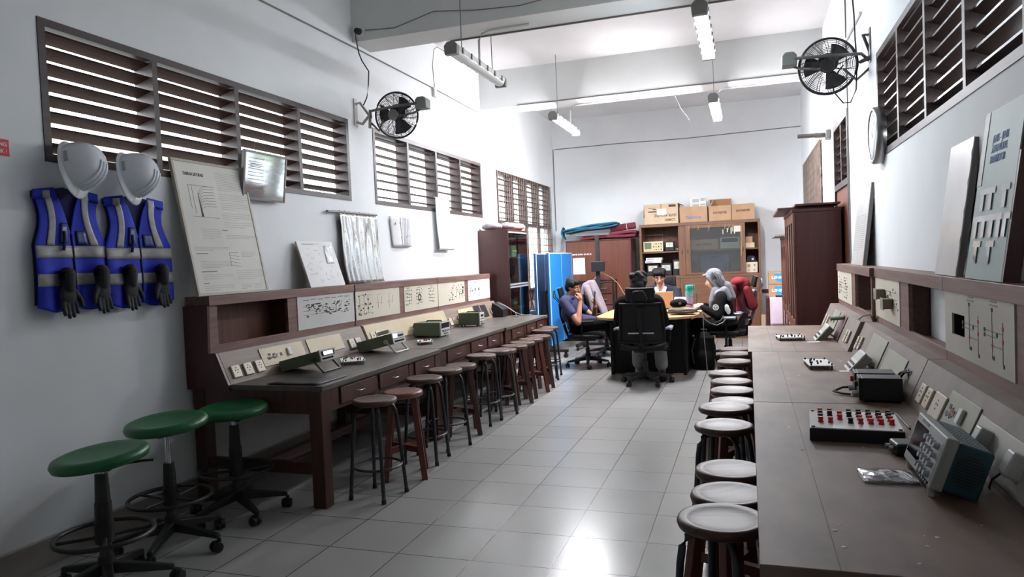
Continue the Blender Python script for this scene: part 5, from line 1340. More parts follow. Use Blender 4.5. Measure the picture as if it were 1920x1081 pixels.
def blanket(name, label, c, sx, sy, layers, m, th=.03, rag=0.0, seed=0):
    t = thing(name, label, 'blanket', c, 0, 'folded blankets'); rnd = random.Random(seed)
    z = 0
    for k in range(layers):
        px, ph = rnd.uniform(-.02, .02), rnd.uniform(0, 6)
        def fn(u, v, z=z, px=px, ph=ph):
            e = abs(u-.5)*2; ov = max(0, e-.88)
            return (sx*(u-.5)+px, sy*(v-.5)+.01*math.sin(9*u+ph), z+th+rag*(u)+.010*math.sin(7*u+ph)+.006*math.sin(11*v)-(ov*.10 if k == layers-1 else 0))
        o = MB().sheet(fn, 30, 8, th*.92).build('fold', m, t)
        z += th
    return t
blanket('blanket', 'red folded blanket lying over the front edge of the wooden cabinet', (-2.34, 12.73, 1.781), .98, .42, 2, 'blanket_red', .05, .03, 1)
blanket('blanket', 'faded pink folded blanket under the red one on the wooden cabinet', (-2.12, 12.99, 1.781), .56, .09, 4, 'blanket_pink', .04, 0, 3) if False else None
t = blanket('blanket', 'teal blue blanket folded in layers on top of the red blanket', (-2.68, 12.76, 1.915), .95, .38, 3, 'blanket_blue', .028, .10, 2)
MB().sheet(lambda u, v: (-.475-.05*math.sin(PI*u)*.6-.02*v, -.19+.30*v, .10-.17*u+.02*math.sin(5*v)), 10, 6, .02).build('hanging_corner', 'blanket_blue', t)
t = thing('blanket_roll', 'dark red rolled mat at the right end of the blankets on the cabinet', 'blanket', (-2.08, 12.78, 1.93), 0, 'folded blankets', rot=(0, -.10, 0))
m = MB(); m.tube([(-.25, 0, .06), (0, 0, .062), (.20, 0, .06)], [.055, .06, .058], 16); m.build('roll', 'blanket_red', t)
MB().tube([(.05, .062*math.cos(a), .062+.062*math.sin(a)) for a in [2*PI*k/16 for k in range(16)]], .005, 5, closed=True).tube([(.05, -.06, .04), (.06, -.075, -.03), (.05, -.07, -.09)], .005, 5).build('string', 'paper', t)

# mobile screen stand without a screen, drawer rack beside it
t = thing('screen_stand', 'black mobile stand with a tall post and crossbar before the wooden cabinet', 'stand', (-2.29, 11.3, 0))
MB().box(-.03, .03, -.03, .03, .08, 1.82).box(-.010, .010, -.0345, -.0302, .2, 1.80, 0).build('post', 'plastic_dark', t, bevel=.003)
MB().box(-.34, .20, -.025, .025, 1.82, 1.855).build('crossbar', 'fan_grey', t)
MB().box(-.09, .12, -.10, -.031, 1.24, 1.40).build('mount_box', 'plastic_black', t, bevel=.006)
b_ = MB().box(-.35, .35, -.03, .03, .06, .10).box(-.35, -.29, -.28, .28, .06, .10).box(.29, .35, -.28, .28, .06, .10).build('base', 'plastic_black', t, bevel=.004)
for x in (-.32, .32):
    for y in (-.25, .25): MB().cyl((x-.015, y, .03), (x+.015, y, .03), .03, n=14).box(x-.018, x+.018, y-.012, y+.012, .03, .06).build('castor', 'castor_black', b_)
t = thing('drawer_rack', 'brown drawer rack in a dark frame in front of the wooden cabinet', 'drawer rack', (-2.38, 11.78, 0))
m = MB()
for x in (-.27, .25):
    for y in (-.15, .15): m.box(x, x+.025, y-.0125, y+.0125, 0, 1.07)
m.box(-.27, .275, -.1625, .1625, 1.07, 1.09); m.build('frame', 'plastic_black', t)
for k in range(5):
    d = MB().box(-.243, .248, -.16, .14, .13+.185*k, .30+.185*k).build('drawer', 'cab_mid', t, bevel=.003)
    MB().tube([(.04, -.161, .215+.185*k), (.04, -.185, .215+.185*k), (.16, -.185, .215+.185*k), (.16, -.161, .215+.185*k)], .007, 6).build('handle', 'steel', d)
t = thing('cable_bunch', 'tangled brown wire bunch lying on the drawer rack', 'wire', (-2.30, 11.72, 1.0905))
MB().tube([(-.14, -.1, .006), (-.10, -.05, .06), (-.02, 0, .12), (.06, -.08, .09), (.16, -.10, .04), (.28, -.17, -.06), (.36, -.19, -.2), (.44, -.22, -.32)], .007, 6).tube([(-.1, -.02, .01), (-.02, .0, .10), (.03, -.02, .05), (.05, .0, .006)], .006, 6).tube([(-.02, 0, .1), (-.04, .02, .22), (-.05, .02, .27)], .012, 6).build('wire', 'carton_dark', t)

# long wooden cabinet with sliding glass door
CX0, CX1, CY, CB, CZ = -1.80, .20, 12.60, 13.08, 2.0
t = thing('wall_cabinet', 'long light brown cabinet with open shelves and one sliding glass door', 'cabinet', ((CX0+CX1)/2, CY, 0)); o_ = -(CX0+CX1)/2
m = MB().box(-1.0, -.965, 0, .48, 0, CZ).box(.965, 1.0, 0, .48, 0, CZ).box(-.965, .965, -.012, .48, CZ-.05, CZ).box(-.965, .965, 0, .48, 1.05, 1.10).box(-.965, .965, .02, .48, .0, .08).box(-.28, -.25, .03, .46, 1.10, CZ-.05).box(.72, .745, .03, .46, 1.10, CZ-.05)
m.build('body', 'cab_warm_h', t, bevel=.002)
MB().box(-.965, .965, .465, .48, .08, CZ-.05).build('back_board', 'cab_inside', t)
m = MB()
for a, b in ((-.964, -.281), (-.249, .719), (.746, .964)): m.box(a, b, .05, .462, 1.50, 1.525)
m.build('shelf', 'cab_warm_h', t)
def slide(name, x0, x1, y, glass):
    f = MB(); w_ = .085
    f.box(x0, x0+w_, y, y+.022, 1.102, CZ-.052).box(x1-w_, x1, y, y+.022, 1.102, CZ-.052).box(x0+w_, x1-w_, y, y+.022, CZ-.105, CZ-.052).box(x0+w_, x1-w_, y, y+.022, 1.102, 1.135)
    d = f.build('sliding_door', 'cab_warm', t, bevel=.002)
    MB().box(x0+w_, x1-w_, y+.008, y+.013, 1.135, CZ-.105).build('pane', glass, d)
    for x in (x0+.04, x1-.04): MB().box(x-.010, x+.010, y-.002, y-.0003, 1.47, 1.54).build('finger_pull', 'socket_dark', d)
    return d
slide('a', -.22, .76, -.010, 'glass_dusty')
d = MB().box(-.335, -.225, .014, .034, 1.102, CZ-.052).build('sliding_door', 'cab_warm', t)
MB().box(-.285, -.265, .0125, .0138, 1.46, 1.53).build('finger_pull', 'socket_dark', d)
for k in range(3):
    a = -.962+.643*k
    d = MB().box(a, a+.638, -.004, .016, .085, 1.046).build('lower_door', 'cab_warm', t, bevel=.002)
    MB().box(a+.05, a+.588, -.0075, -.0042, .14, .99).build('panel', 'cab_warm_h', d)
    MB().cyl((a+.60, -.004, .60), (a+.60, -.022, .60), .012).build('knob', 'steel', d)
g = MB()
for k, x in enumerate((-.15, .0, .18, .34, .44, .5, .56)): g.tube([(x, -.0115, CZ-.055), (x+.01, -.0118, CZ-.08-.02*(k % 2)), (x-.006, -.0118, CZ-.12-.02*(k % 3))], .006, 5)
g.tube([(.70, -.0118, CZ-.06), (.71, -.0118, CZ-.3), (.69, -.0118, CZ-.6)], .006, 5); g.build('torn_tape', 'carton', t)
s_ = MB().box(.58, .69, -.0125, -.0105, CZ-.20, CZ-.10).box(.47, .485, -.0125, -.0105, CZ-.20, CZ-.13).box(.53, .545, -.0125, -.0105, CZ-.23, CZ-.12).box(.555, .565, -.0125, -.0105, CZ-.19, CZ-.12).box(.40, .412, -.0125, -.0105, CZ-.23, CZ-.15).box(.585, .60, -.0125, -.0105, CZ-.23, CZ-.2005).build('sticker', 'panel_cream', t)

def carton(name, label, x0, x1, y0, y1, z0, h, m, group, flaps=0):
    t = thing(name, label, 'box', ((x0+x1)/2, (y0+y1)/2, z0), 0, group); w_, d_ = (x1-x0)/2, (y1-y0)/2
    MB().box(-w_, w_, -d_, d_, .001, h).build('body', m, t, bevel=.003)
    MB().box(-w_*.06, w_*.06, -d_-.0012, -d_-.0004, h*.72, h).box(-w_*.06, w_*.06, -d_-.0012, d_, h+.0004, h+.0012).build('packing_tape', 'tape', t)
    return t
def front_text(t, s, size, mt, x, z, d_, width, up=True, bold=.001):
    M = frame_m((x, -d_-.0008, z), (1, 0, 0), (0, 0, 1)) if up else frame_m((x, -d_-.0008, z), (-1, 0, 0), (0, 0, -1))
    return text('lettering', s, size, mt, M, t, bold=bold, width=width)
G = 'cartons on the long cabinet'
t = carton('carton', 'large pale carton with upside-down lettering at the left end of the cabinet top', -1.70, -1.125, 12.61, 13.03, 2.0005, .345, 'carton_light', G)
front_text(t, 'LEVER ARCH FILE', .062, 'text_brown', .255, .165, .21, .37, False); front_text(t, 'COMBO', .058, 'text_brown', .24, .085, .21, .18, False)
MB().box(-.07, .09, -.2125, -.2105, .155, .26).build('paper_label', 'paper_white', t)
m = MB().box(-.22, -.075, -.2118, -.2105, .205, .225).box(.13, .25, -.2118, -.2105, .285, .325).box(-.14, -.08, -.2118, -.2105, .25, .262).box(-.22, -.1, -.2118, -.2105, .275, .283).build('printed_bar', 'text_brown', t)
MB().sheet(lambda u, v: (-.289-.012*u, -.2+.38*v, .34-.22*u), 3, 3, .004).build('flap', 'carton_dark', t)
MB().sheet(lambda u, v: (.2885+.07*u, -.2+.38*v, .345-.03*u), 3, 3, .004).build('flap', 'carton_dark', t)
t = carton('carton', 'tan carton with blue lettering, second from the left on the cabinet top', -1.10, -.64, 12.61, 13.03, 2.0005, .265, 'carton', G)
front_text(t, 'Tektronix', .075, 'text_blue', -.13, .06, .21, .26, True)
t = carton('carton', 'tan carton with an open raised flap, third from the left on the cabinet top', -.615, -.25, 12.61, 13.0, 2.0005, .255, 'carton', G)
front_text(t, 'GW INSTEK', .05, 'text_brown', -.115, .12, .195, .23, True, .0015)
MB().box(-.18, .18, .185, .19, .256, .39).build('flap', 'carton_dark', t)
MB().hexa([(-.17, -.19, .2565), (-.15, -.19, .2565), (-.06, .16, .2565), (-.08, .16, .2565)], [(-.11, -.19, .36), (-.09, -.19, .36), (-.04, .16, .2765), (-.06, .16, .2765)]).build('flap', 'carton', t)
t = carton('carton', 'tan carton with dark lettering at the right end of the cabinet top', -.24, .12, 12.61, 13.0, 2.0005, .262, 'carton', G)
front_text(t, 'GW INSTEK', .05, 'text_brown', -.115, .135, .195, .23, True, .0015)
for z, h, lab in ((2.267, .055, 'lower of two small white boxes on the carton with blue lettering'), (2.3235, .10, 'upper of two small white boxes on the carton with blue lettering')):
    t = thing('white_box', lab, 'box', (-.80, 12.86, z), 0, 'small white boxes')
    MB().box(-.135, .135, -.1, .1, 0, h).build('body', 'paper_white', t, bevel=.003)
    MB().box(-.09, .02, -.1012, -.1003, h*.2, h*.8).box(.04, .12, -.1012, -.1003, h*.4, h*.9).build('print', 'ink_light', t)
# things on the shelves
def shelf_meter(label, x, z, w_, h_, d_, face, group='instruments on the long cabinet shelves'):
    t = thing('panel_meter', label, 'meter', (x, 12.72, z), 0, group)
    MB().box(-w_/2, w_/2, 0, d_, .001, h_).build('case', 'plastic_dark', t, bevel=.008)
    f = MB().box(-w_*.38, w_*.38, -.004, -.0005, h_*.42, h_*.88).build('scale_face', face, t)
    MB().tube([(w_*.28*math.cos(a), -.0045, h_*.47+w_*.28*math.sin(a)) for a in [R(30)+R(120)*k/8 for k in range(9)]], .002, 4).box(-.002, .002, -.0056, -.0042, h_*.46, h_*.80).build('needle', 'ink', f)
    MB().cyl((0, -.0005, h_*.2), (0, -.02, h_*.2), w_*.12, n=14).build('knob', 'plastic_black', t)
    MB().tube([(-w_*.25, d_*.4, h_), (-w_*.25, d_*.4, h_+.025), (w_*.25, d_*.4, h_+.025), (w_*.25, d_*.4, h_)], .006, 6).build('handle', 'plastic_black', t)
t = thing('old_oscilloscope', 'cream faced old oscilloscope with raised handle, upper left open shelf', 'oscilloscope', (-1.575, 12.68, 1.5255))
MB().box(-.165, .165, 0, .30, .008, .175).build('case', 'device_grey', t, bevel=.005)
f = MB().box(-.168, .168, -.008, -.0005, .004, .178).build('front_panel', 'box_cream', t)
MB().box(-.15, -.03, -.0095, -.0082, .05, .16).build('screen', 'device_green', f)
m = MB(); rnd = random.Random(5)
for k in range(4):
    for j in range(3): m.cyl((.01+.042*k, -.0082, .035+.05*j), (.01+.042*k, -.022, .035+.05*j), .011 if (k+j) % 2 else .007, n=10)
m.build('knob', 'socket_dark', f)
MB().tube([(-.165, .03, .12), (-.165, .0, .29), (.165, .0, .29), (.165, .03, .12)], .006, 6).build('carry_handle', 'steel_dull', t)
shelf_meter('dark pointer meter beside the cream old oscilloscope on the upper shelf', -1.30, 1.5255, .155, .17, .14, 'meter_face')
t = thing('small_meter', 'tiny dark instrument at the right end of the upper left shelf', 'meter', (-1.165, 12.72, 1.5255))
MB().box(-.045, .045, 0, .10, .001, .06).build('case', 'plastic_dark', t, bevel=.006)
MB().cyl((0, -.001, .03), (0, -.014, .03), .018).build('knob', 'steel', t)
shelf_meter('large dark pointer meter with wide scale, left on the lower open shelf', -1.60, 1.1005, .20, .20, .2, 'meter_face')
shelf_meter('large dark pointer meter in the middle of the lower open shelf', -1.37, 1.1005, .19, .21, .2, 'panel_grey')
shelf_meter('tall dark pointer meter at the right of the lower open shelf', -1.165, 1.1005, .175, .27, .2, 'meter_face')
for z, dx, lab in ((1.327, 0, 'lower white paper box resting on the dark meters of the lower shelf'), (1.3735, .015, 'upper white paper box resting on the dark meters of the lower shelf')):
    t = thing('paper_box', lab, 'box', (-1.59+dx, 12.80, z), 0, 'white paper boxes'); MB().box(-.14, .14, -.08, .14, 0, .046).build('body', 'paper_white', t, bevel=.004)
    MB().box(-.12, .0, -.0815, -.0803, .012, .03).build('print', 'ink_light', t)
t = carton('carton', 'long brown carton behind the dusty glass door', -.96, -.48, 12.68, 13.0, 1.5255, .175, 'carton', 'boxes behind the glass door')
front_text(t, 'GW INSTEK', .05, 'text_brown', -.14, .07, .16, .28, True, .0015)
t = thing('stored_generator', 'white faced green instrument behind the dusty glass door', 'instrument', (-.29, 12.68, 1.5255))
MB().box(-.155, .155, 0, .3, .008, .19).build('case', 'device_green', t, bevel=.005)
f = MB().box(-.157, .157, -.01, -.0005, .004, .192).build('front_panel', 'device_face', t); MB().box(-.13, .13, -.0115, -.0102, .11, .175).build('display', 'screen_dark', f)
MB().cyl((-.09, -.0102, .05), (-.09, -.025, .05), .014).cyl((-.03, -.0102, .05), (-.03, -.025, .05), .014).cyl((.03, -.0102, .05), (.03, -.025, .05), .014).cyl((.09, -.0102, .05), (.09, -.025, .05), .014).build('knob', 'device_grey', f)
t = thing('blue_case', 'large blue case on the lower shelf behind the dusty glass door', 'case', (-.55, 12.70, 1.1005)); MB().box(-.24, .24, 0, .28, .001, .33).build('body', 'pp_dark', t, bevel=.01); MB().tube([(-.06, -.001, .30), (-.06, -.03, .30), (.06, -.03, .30), (.06, -.001, .30)], .007, 6).build('handle', 'plastic_black', t)
for x0, x1, z, h, lab in ((-.045, .105, 1.5255, .085, 'lower cream carton on the narrow right shelf of the long cabinet'), (-.045, .075, 1.612, .10, 'upper brown carton on the narrow right shelf of the long cabinet')):
    carton('carton', lab, x0, x1, 12.68, 12.95, z, h, 'box_cream' if h < .09 else 'carton', 'boxes on the narrow shelf')
t = thing('dial_instrument', 'cream instrument with round dials at the bottom of the narrow right shelf', 'instrument', (.045, 12.68, 1.1005))
MB().box(-.10, .10, 0, .25, .004, .185).build('case', 'plastic_dark', t, bevel=.004); f = MB().box(-.098, .098, -.008, -.0005, .008, .18).build('front_panel', 'meter_face', t)
MB().cyl((-.04, -.0082, .125), (-.04, -.018, .125), .028, n=16).cyl((.05, -.0082, .13), (.05, -.016, .13), .016).cyl((-.04, -.0082, .05), (-.04, -.016, .05), .014).cyl((.045, -.0082, .05), (.045, -.016, .05), .014).build('dial', 'tape', f)
t = thing('black_transformer', 'black box with a cable lying on the cream dial instrument', 'transformer', (.045, 12.74, 1.286)); MB().prism([(-.08, 0), (.08, 0), (.055, .10), (-.055, .10)], 'y', 0, .16).build('case', 'plastic_dark', t, bevel=.006); MB().box(.01, .04, -.0015, -.0003, .03, .06).build('label_plate', 'paper_white', t)

# wardrobe on the right with planks on top, second cabinet behind it
def glass_wardrobe(label, x0, x1, y0, y1, h, planks):
    t = thing('wardrobe', label, 'cabinet', (x1, (y0+y1)/2, 0), 0, 'dark wardrobes on the right'); W_ = x1-x0; L2 = (y1-y0)/2
    m = MB().box(-W_+.022, 0, -L2, -L2+.02, 0, h).box(-W_+.022, 0, L2-.02, L2, 0, h).box(-W_+.022, 0, -L2+.02, L2-.02, h-.02, h).box(-W_+.022, 0, -L2+.02, L2-.02, 0, .08).box(-.015, 0, -L2+.02, L2-.02, .08, h-.02).box(-W_-.008, .0, -L2-.008, L2+.008, h+.0005, h+.03)
    m.build('body', 'cab_dark', t, bevel=.003)
    for a, b in ((-L2+.003, -.002), (.002, L2-.003)):
        f = MB(); w_ = .07
        f.box(-W_, -W_+.02, a, a+w_, .085, h-.003).box(-W_, -W_+.02, b-w_, b, .085, h-.003).box(-W_, -W_+.02, a+w_, b-w_, h-.10, h-.003).box(-W_, -W_+.02, a+w_, b-w_, .085, .16).box(-W_, -W_+.02, a+w_, b-w_, .62, .72).box(-W_, -W_+.02, (a+b)/2-.03, (a+b)/2+.03, .72, h-.10)
        d = f.build('door', 'cab_mid', t, bevel=.003)
        MB().box(-W_+.008, -W_+.012, a+w_, b-w_, .72, h-.10).box(-W_+.008, -W_+.012, a+w_, b-w_, .16, .62).build('pane', 'glass_dusty', d)
        MB().box(-W_-.012, -W_-.0005, (b-.045 if a < 0 else a+.025), (b-.025 if a < 0 else a+.045), .75, .84).build('handle', 'steel', d)
    for z in (.5, .95, 1.35): MB().box(-W_+.03, -.016, -L2+.021, L2-.021, z, z+.018).build('shelf', 'cab_dark', t)
    return t
glass_wardrobe('large dark brown wardrobe with glazed doors at the end of the right benches', .435, .885, 7.76, 9.45, 1.83, 1)
glass_wardrobe('second dark cabinet partly hidden behind the large wardrobe', .455, .885, 9.75, 11.2, 1.60, 1)
for i, (x0, x1, y0, y1, z0, z1, lab) in enumerate(((.30, .84, 7.90, 9.40, 1.8615, 1.89, 'dark plank lying on the large wardrobe, lower one'), (.46, .88, 7.74, 9.2, 1.8915, 1.912, 'dark plank lying on the large wardrobe, upper one'), (.33, .86, 9.8, 11.1, 1.6315, 1.665, 'worn plank sticking out over the second dark cabinet'))):
    tag(MB().box(x0, x1, y0, y1, z0, z1).build('wooden_plank', 'board_back' if i < 2 else 'frame_grey', None, bevel=.004), lab, 'plank', 'planks on the wardrobes')

# desk with a pink cloth and two stacked cartons
t = thing('small_desk', 'small dark desk under a pink cloth at the back right', 'desk', (.56, 12.18, 0))
MB().box(-.31, .31, -.35, .35, .69, .72).build('top', 'bench_dark', t)
for x in (-.28, .28):
    for y in (-.32, .32): MB().box(x-.025, x+.025, y-.025, y+.025, 0, .69).build('leg', 'bench_dark', t)
t = thing('table_cloth', 'pale pink cloth hanging over the front of the small desk', 'cloth', (.56, 12.18, .7205))
MB().sheet(lambda u, v: ((-.26+.58*u), -.352-.010*math.sin(15*u)*max(0, v-.35)-.004 if v > .35 else -.352+.62*(.35-v)/.35, .003 if v <= .35 else .003-.42*(v-.35)/.65), 24, 20, .003).build('sheet', 'pink_cloth', t)
for z, lab in ((.725, 'lower of two stacked cartons with a blue shield print on the small desk'), (.928, 'upper of two stacked cartons with a blue shield print on the small desk')):
    t = carton('carton', lab, .295, .58, 11.98, 12.30, z, .198, 'carton', 'stacked shield print cartons')
    p = [(-.085, .17), (.085, .17), (.085, .09), (.05, .045), (0, .025), (-.05, .045), (-.085, .09)]
    MB().prism([(x+.03, zz) for x, zz in p], 'y', -.1614, -.1605).build('shield', 'logo_blue', t)
    front_text(t, 'LINK-C', .062, 'paper_white', -.10, .085, .1612, .26, True, .002)
t = thing('flat_device', 'flat black device lying on the pink cloth in front of the cartons', 'device', (.52, 11.90, .7275)); MB().box(-.13, .13, -.05, .05, 0, .035).build('case', 'plastic_dark', t, bevel=.006); MB().box(-.11, .11, -.04, .04, .0352, .0365).build('cover', 'device_face', t)
for x0, x1, y0, y1, h, lab in ((.33, .50, 12.0, 12.3, .33, 'brown carton on the floor under the small desk, left one'), (.52, .72, 12.0, 12.3, .26, 'brown carton on the floor under the small desk, right one'), (.18, .245, 12.55, 12.75, .40, 'narrow pale carton standing on the floor between long cabinet and desk')):
    carton('carton', lab, x0, x1, y0, y1, 0, h, 'carton' if h < .39 else 'carton_light', 'cartons on the floor')
# ------------------------------------------------------------------ office chairs, table and people
def office_chair(label, x, y, rz, frame_m_='chair_mesh', rec=8, sh=.455, arms=True, base_rot=.3, head=True, arm_mat='chair_mesh', zh=1.0, bh=.44):
    t = thing('office_chair', label, 'chair', (x, y, 0), R(rz), 'office chairs around the table')   # front is +y
    castor_base(t, .29, .12, base_rot, 'castor_black', .028)
    MB().cyl((0, 0, .12), (0, 0, .26), .028, n=14).cyl((0, 0, .26), (0, 0, sh-.06), .017, n=14).build('gas_column', 'plastic_black', t)
    MB().box(-.11, .11, -.13, .12, sh-.085, sh-.045).build('mechanism', 'plastic_dark', t, bevel=.008)
    MB().tube([(.08, .0, sh-.07), (.2, .02, sh-.075), (.24, .02, sh-.08)], .008, 6).build('lever', 'plastic_black', t)
    def seat(u, v):
        a = (u-.5)*2; b = (v-.5)*2
        return (.25*a*(1-.06*b*b), .235*b*(1-.08*a*a), sh+.012*a*a-.05*max(0, b-.55)**1.5)
    MB().sheet(seat, 14, 14, .05).build('seat', 'chair_mesh', t)
    T = Matrix.Translation((0, -.21, sh-.02)) @ Matrix.Rotation(R(rec), 4, 'X')
    def back(u, v): a = (u-.5)*2; return T @ Vector((.252*a*(1-.10*v), -.035+.05*a*a-.04*math.sin(PI*v)*0+.03*math.sin(PI*(.2+v*.8)), .06+bh*v))
    MB().sheet(back, 12, 14, .004).build('back_mesh', 'mesh_veil' if frame_m_ != 'chair_mesh' else 'chair_mesh', t)
    rim = [back(u, v) for u, v in [(0, k/8) for k in range(9)]+[(k/8, 1) for k in range(1, 9)]+[(1, 1-k/8) for k in range(1, 9)]+[(1-k/8, 0) for k in range(1, 8)]]
    MB().tube(rim, .012, 8, closed=True).build('back_frame', frame_m_, t)
    MB().tube([(0, -.10, sh-.07), (0, -.25, sh-.05), T @ Vector((0, -.06, .10)), T @ Vector((0, -.075, .68*bh)), T @ Vector((0, -.05, 1.05*bh))], .020, 8).build('spine', frame_m_, t)
    MB().box(-.14, .14, -.068, -.050, .175, .187, M=T).build('lumbar_bar', 'chair_grey', t)
    if head:
        hz = .56*zh
        MB().tube([T @ Vector((-.05, -.045, .47)), T @ Vector((-.09, -.10, hz+.03)), T @ Vector((-.05, -.085, hz+.11)), T @ Vector((.05, -.085, hz+.11)), T @ Vector((.09, -.10, hz+.03)), T @ Vector((.05, -.045, .47))], .009, 6).build('head_arm', frame_m_, t)
        def hd(u, v): a = (u-.5)*2; return T @ Vector((.162*a*(1-.05*v), -.035+.035*a*a-.02*(v-.5)**2, hz+.145*v-.01))
        MB().sheet(hd, 12, 8, .024).build('headrest', 'chair_mesh', t)
        MB().tube([hd(u, 1) for u in [k/10 for k in range(11)]], .005, 6).build('headrest_trim', 'chair_grey', t)
    if arms:
        for sg in (-1, 1):
            MB().tube([(sg*.15, -.05, sh-.06), (sg*.27, -.05, sh-.05), (sg*.285, -.04, sh+.05), (sg*.285, -.02, sh+.18)], .014, 8).build('arm_post', frame_m_, t)
            MB().sheet(lambda u, v: (sg*.285+.042*(u-.5)*2*(1-.3*v), -.16+.28*v, sh+.205-.02*abs(u-.5)), 4, 6, .024).build('arm_pad', arm_mat, t)
    return t
office_chair('black office chair seen from behind with the person in black seated on it', -1.145, 8.16, 0, 'chair_mesh', 7, .455, True, .33, True, 'chair_grey', .97)
office_chair('black office chair on the left with the reclining phone user', -2.09, 9.42, -84, 'chair_mesh', 12, .44, True, .1, True, 'chair_mesh', .95)
office_chair('black office chair under the grey headscarf wearer on the right', -.30, 9.62, 84, 'chair_mesh', 10, .45, True, .5, False, 'chair_grey', 1.0, .20)
office_chair('grey framed office chair carrying the red hoodie on the right', -.27, 10.27, 95, 'chair_grey', 12, .46, True, .2, True, 'chair_grey', 1.0)
office_chair('office chair with the lilac jacket over its back, behind the phone user', -2.02, 10.42, -75, 'chair_mesh', 12, .46, True, .7, False)
office_chair('black office chair behind the laptop user facing the camera', -1.20, 10.52, 176, 'chair_mesh', 6, .47, True, .4, True, 'chair_mesh', 1.0)

t = thing('meeting_table', 'light wood meeting table with rounded near end and black panel legs', 'table', (-1.19, 8.3, 0))
pts = [(-.60, .36), (-.56, .20), (-.40, .035), (-.2, -.01), (0, -.02), (.2, .0), (.40, .05), (.56, .22), (.61, .38), (.62, 1.0), (.60, 1.62), (-.58, 1.64), (-.60, 1.0)]
MB().prism(pts, 'z', .712, .74).build('tabletop', 'table_top', t, bevel=.004)
for x in (-.45, .43): MB().box(x-.02, x+.02, .48, 1.50, .0, .7115).build('leg', 'chair_mesh', t, bevel=.003)
MB().box(-.43, .41, .50, .53, .02, .7115).build('modesty_panel', 'chair_mesh', t)
MB().box(-.43, .41, .98, 1.02, .30, .7115).build('cross_panel', 'chair_mesh', t)

# ---- people
def unit(v): return Vector(v).normalized()
def head_prims(c, f, up):
    c = Vector(c); f = unit(f); up = unit(Vector(up)-f*Vector(up).dot(f)); r = f.cross(up)
    P = lambda a, b, d: c+f*a+r*b+up*d
    pr = []
    e = Matrix((tuple(r), tuple(f), tuple(up))).transposed().to_euler(); E_ = tuple(math.degrees(x) for x in e)
    pr.append(('e', P(-.012, 0, .025), (.076, .093, .088), E_))      # skull
    pr.append(('e', P(.018, 0, -.035), (.062, .068, .075), E_))      # face
    pr.append(('e', P(.046, 0, -.088), (.034, .030, .024), E_))      # chin
    pr.append(('c', P(.082, 0, .004), P(.098, 0, -.028), .010, .015))   # nose
    pr.append(('c', P(.078, -.016, -.062), P(.078, .016, -.062), .010, .010))   # lips
    for s in (-1, 1):
        pr.append(('e', P(-.008, s*.074, -.012), (.012, .022, .032), E_))
        pr.append(('c', P(.068, s*.02, .020), P(.060, s*.05, .018), .013, .012))   # brow ridge
        pr.append(('e', P(.055, s*.040, -.030), (.024, .022, .024), E_))
    return pr, P, E_
def face_details(P, E_, body):
    m = MB(); w_ = MB()
    for s in (-1, 1): w_.ell(tuple(P(.071, s*.033, .002)), (.011, .011, .008), 10, 6); m.ell(tuple(P(.079, s*.033, .001)), (.0055, .0055, .006), 8, 6)
    w_.build('eye_white', 'paper_white', body); m.build('iris', 'hair', body)
    m = MB()
    for s in (-1, 1): m.tube([P(.082, s*.014, .023), P(.082, s*.032, .030), P(.070, s*.052, .024)], .0042, 6)
    m.build('eyebrow', 'hair', body)
    MB().tube([P(.080, -.022, -.062), P(.088, 0, -.060), P(.080, .022, -.062)], .0035, 6).build('mouth', 'hoodie_maroon', body)
def hand(w, d, n, side, curl=.6, s=1.0, gap=.0):
    """wrist, direction of the palm, palm normal (side the fingers curl to), thumb side sign"""
    w = Vector(w); d = unit(d); n = unit(Vector(n)-d*Vector(n).dot(d)); r = d.cross(n)*side
    pr = [('c', w, w+d*.045*s, .025*s, .030*s), ('c', w+d*.05*s+r*.020*s, w+d*.085*s+r*.026*s, .022*s, .016*s), ('c', w+d*.05*s-r*.018*s, w+d*.082*s-r*.026*s, .022*s, .015*s)]
    for k, (o, ln) in enumerate(((.030, .068), (.010, .078), (-.010, .072), (-.029, .056))):
        p0 = w+d*.088*s+r*o*s; a1 = curl*.7; p1 = p0+(d*math.cos(a1)+n*math.sin(a1))*ln*.42*s+r*o*.05
        a2 = a1+curl*.9; p2 = p1+(d*math.cos(a2)+n*math.sin(a2))*ln*.33*s; a3 = a2+curl*.6; p3 = p2+(d*math.cos(a3)+n*math.sin(a3))*ln*.25*s
        pr.append(('l', [(p0, .0098*s), (p1, .0092*s), (p2, .0085*s), (p3, .0075*s)]))
    t0 = w+d*.025*s+r*.024*s; t1 = t0+(d*.6+r*.7+n*.25).normalized()*.036*s; t2 = t1+(d*.8+r*.25+n*.5).normalized()*.030*s; t3 = t2+(d*.8-r*.1+n*.6).normalized()*.022*s
    pr.append(('l', [(t0, .014*s), (t1, .0115*s), (t2, .010*s), (t3, .0085*s)]))
    return pr
def limb(*a): return ('l', [(Vector(p), r) for p, r in a])
def shoe(name, p, d, parent, m='castor_black'):
    p = Vector(p); d = unit(d)
    return blob(name, [('c', p+Vector((0, 0, .045)), p+d*.09+Vector((0, 0, .04)), .045, .040), ('c', p+d*.09+Vector((0, 0, .038)), p+d*.17+Vector((0, 0, .034)), .042, .033), ('c', p+Vector((0, 0, .05)), p+Vector((0, 0, .09)), .042, .038)], m, parent, .008, 2)
def local(root, prims):    # world coordinates to the figure's own
    o = Vector(root.location); out = []
    for p in prims:
        if p[0] == 'c': out.append(('c', Vector(p[1])-o, Vector(p[2])-o)+tuple(p[3:]))
        elif p[0] == 'l': out.append(('l', [(Vector(a)-o, r) for a, r in p[1]]))
        else: out.append((p[0], Vector(p[1])-o)+tuple(p[2:]))
    return out
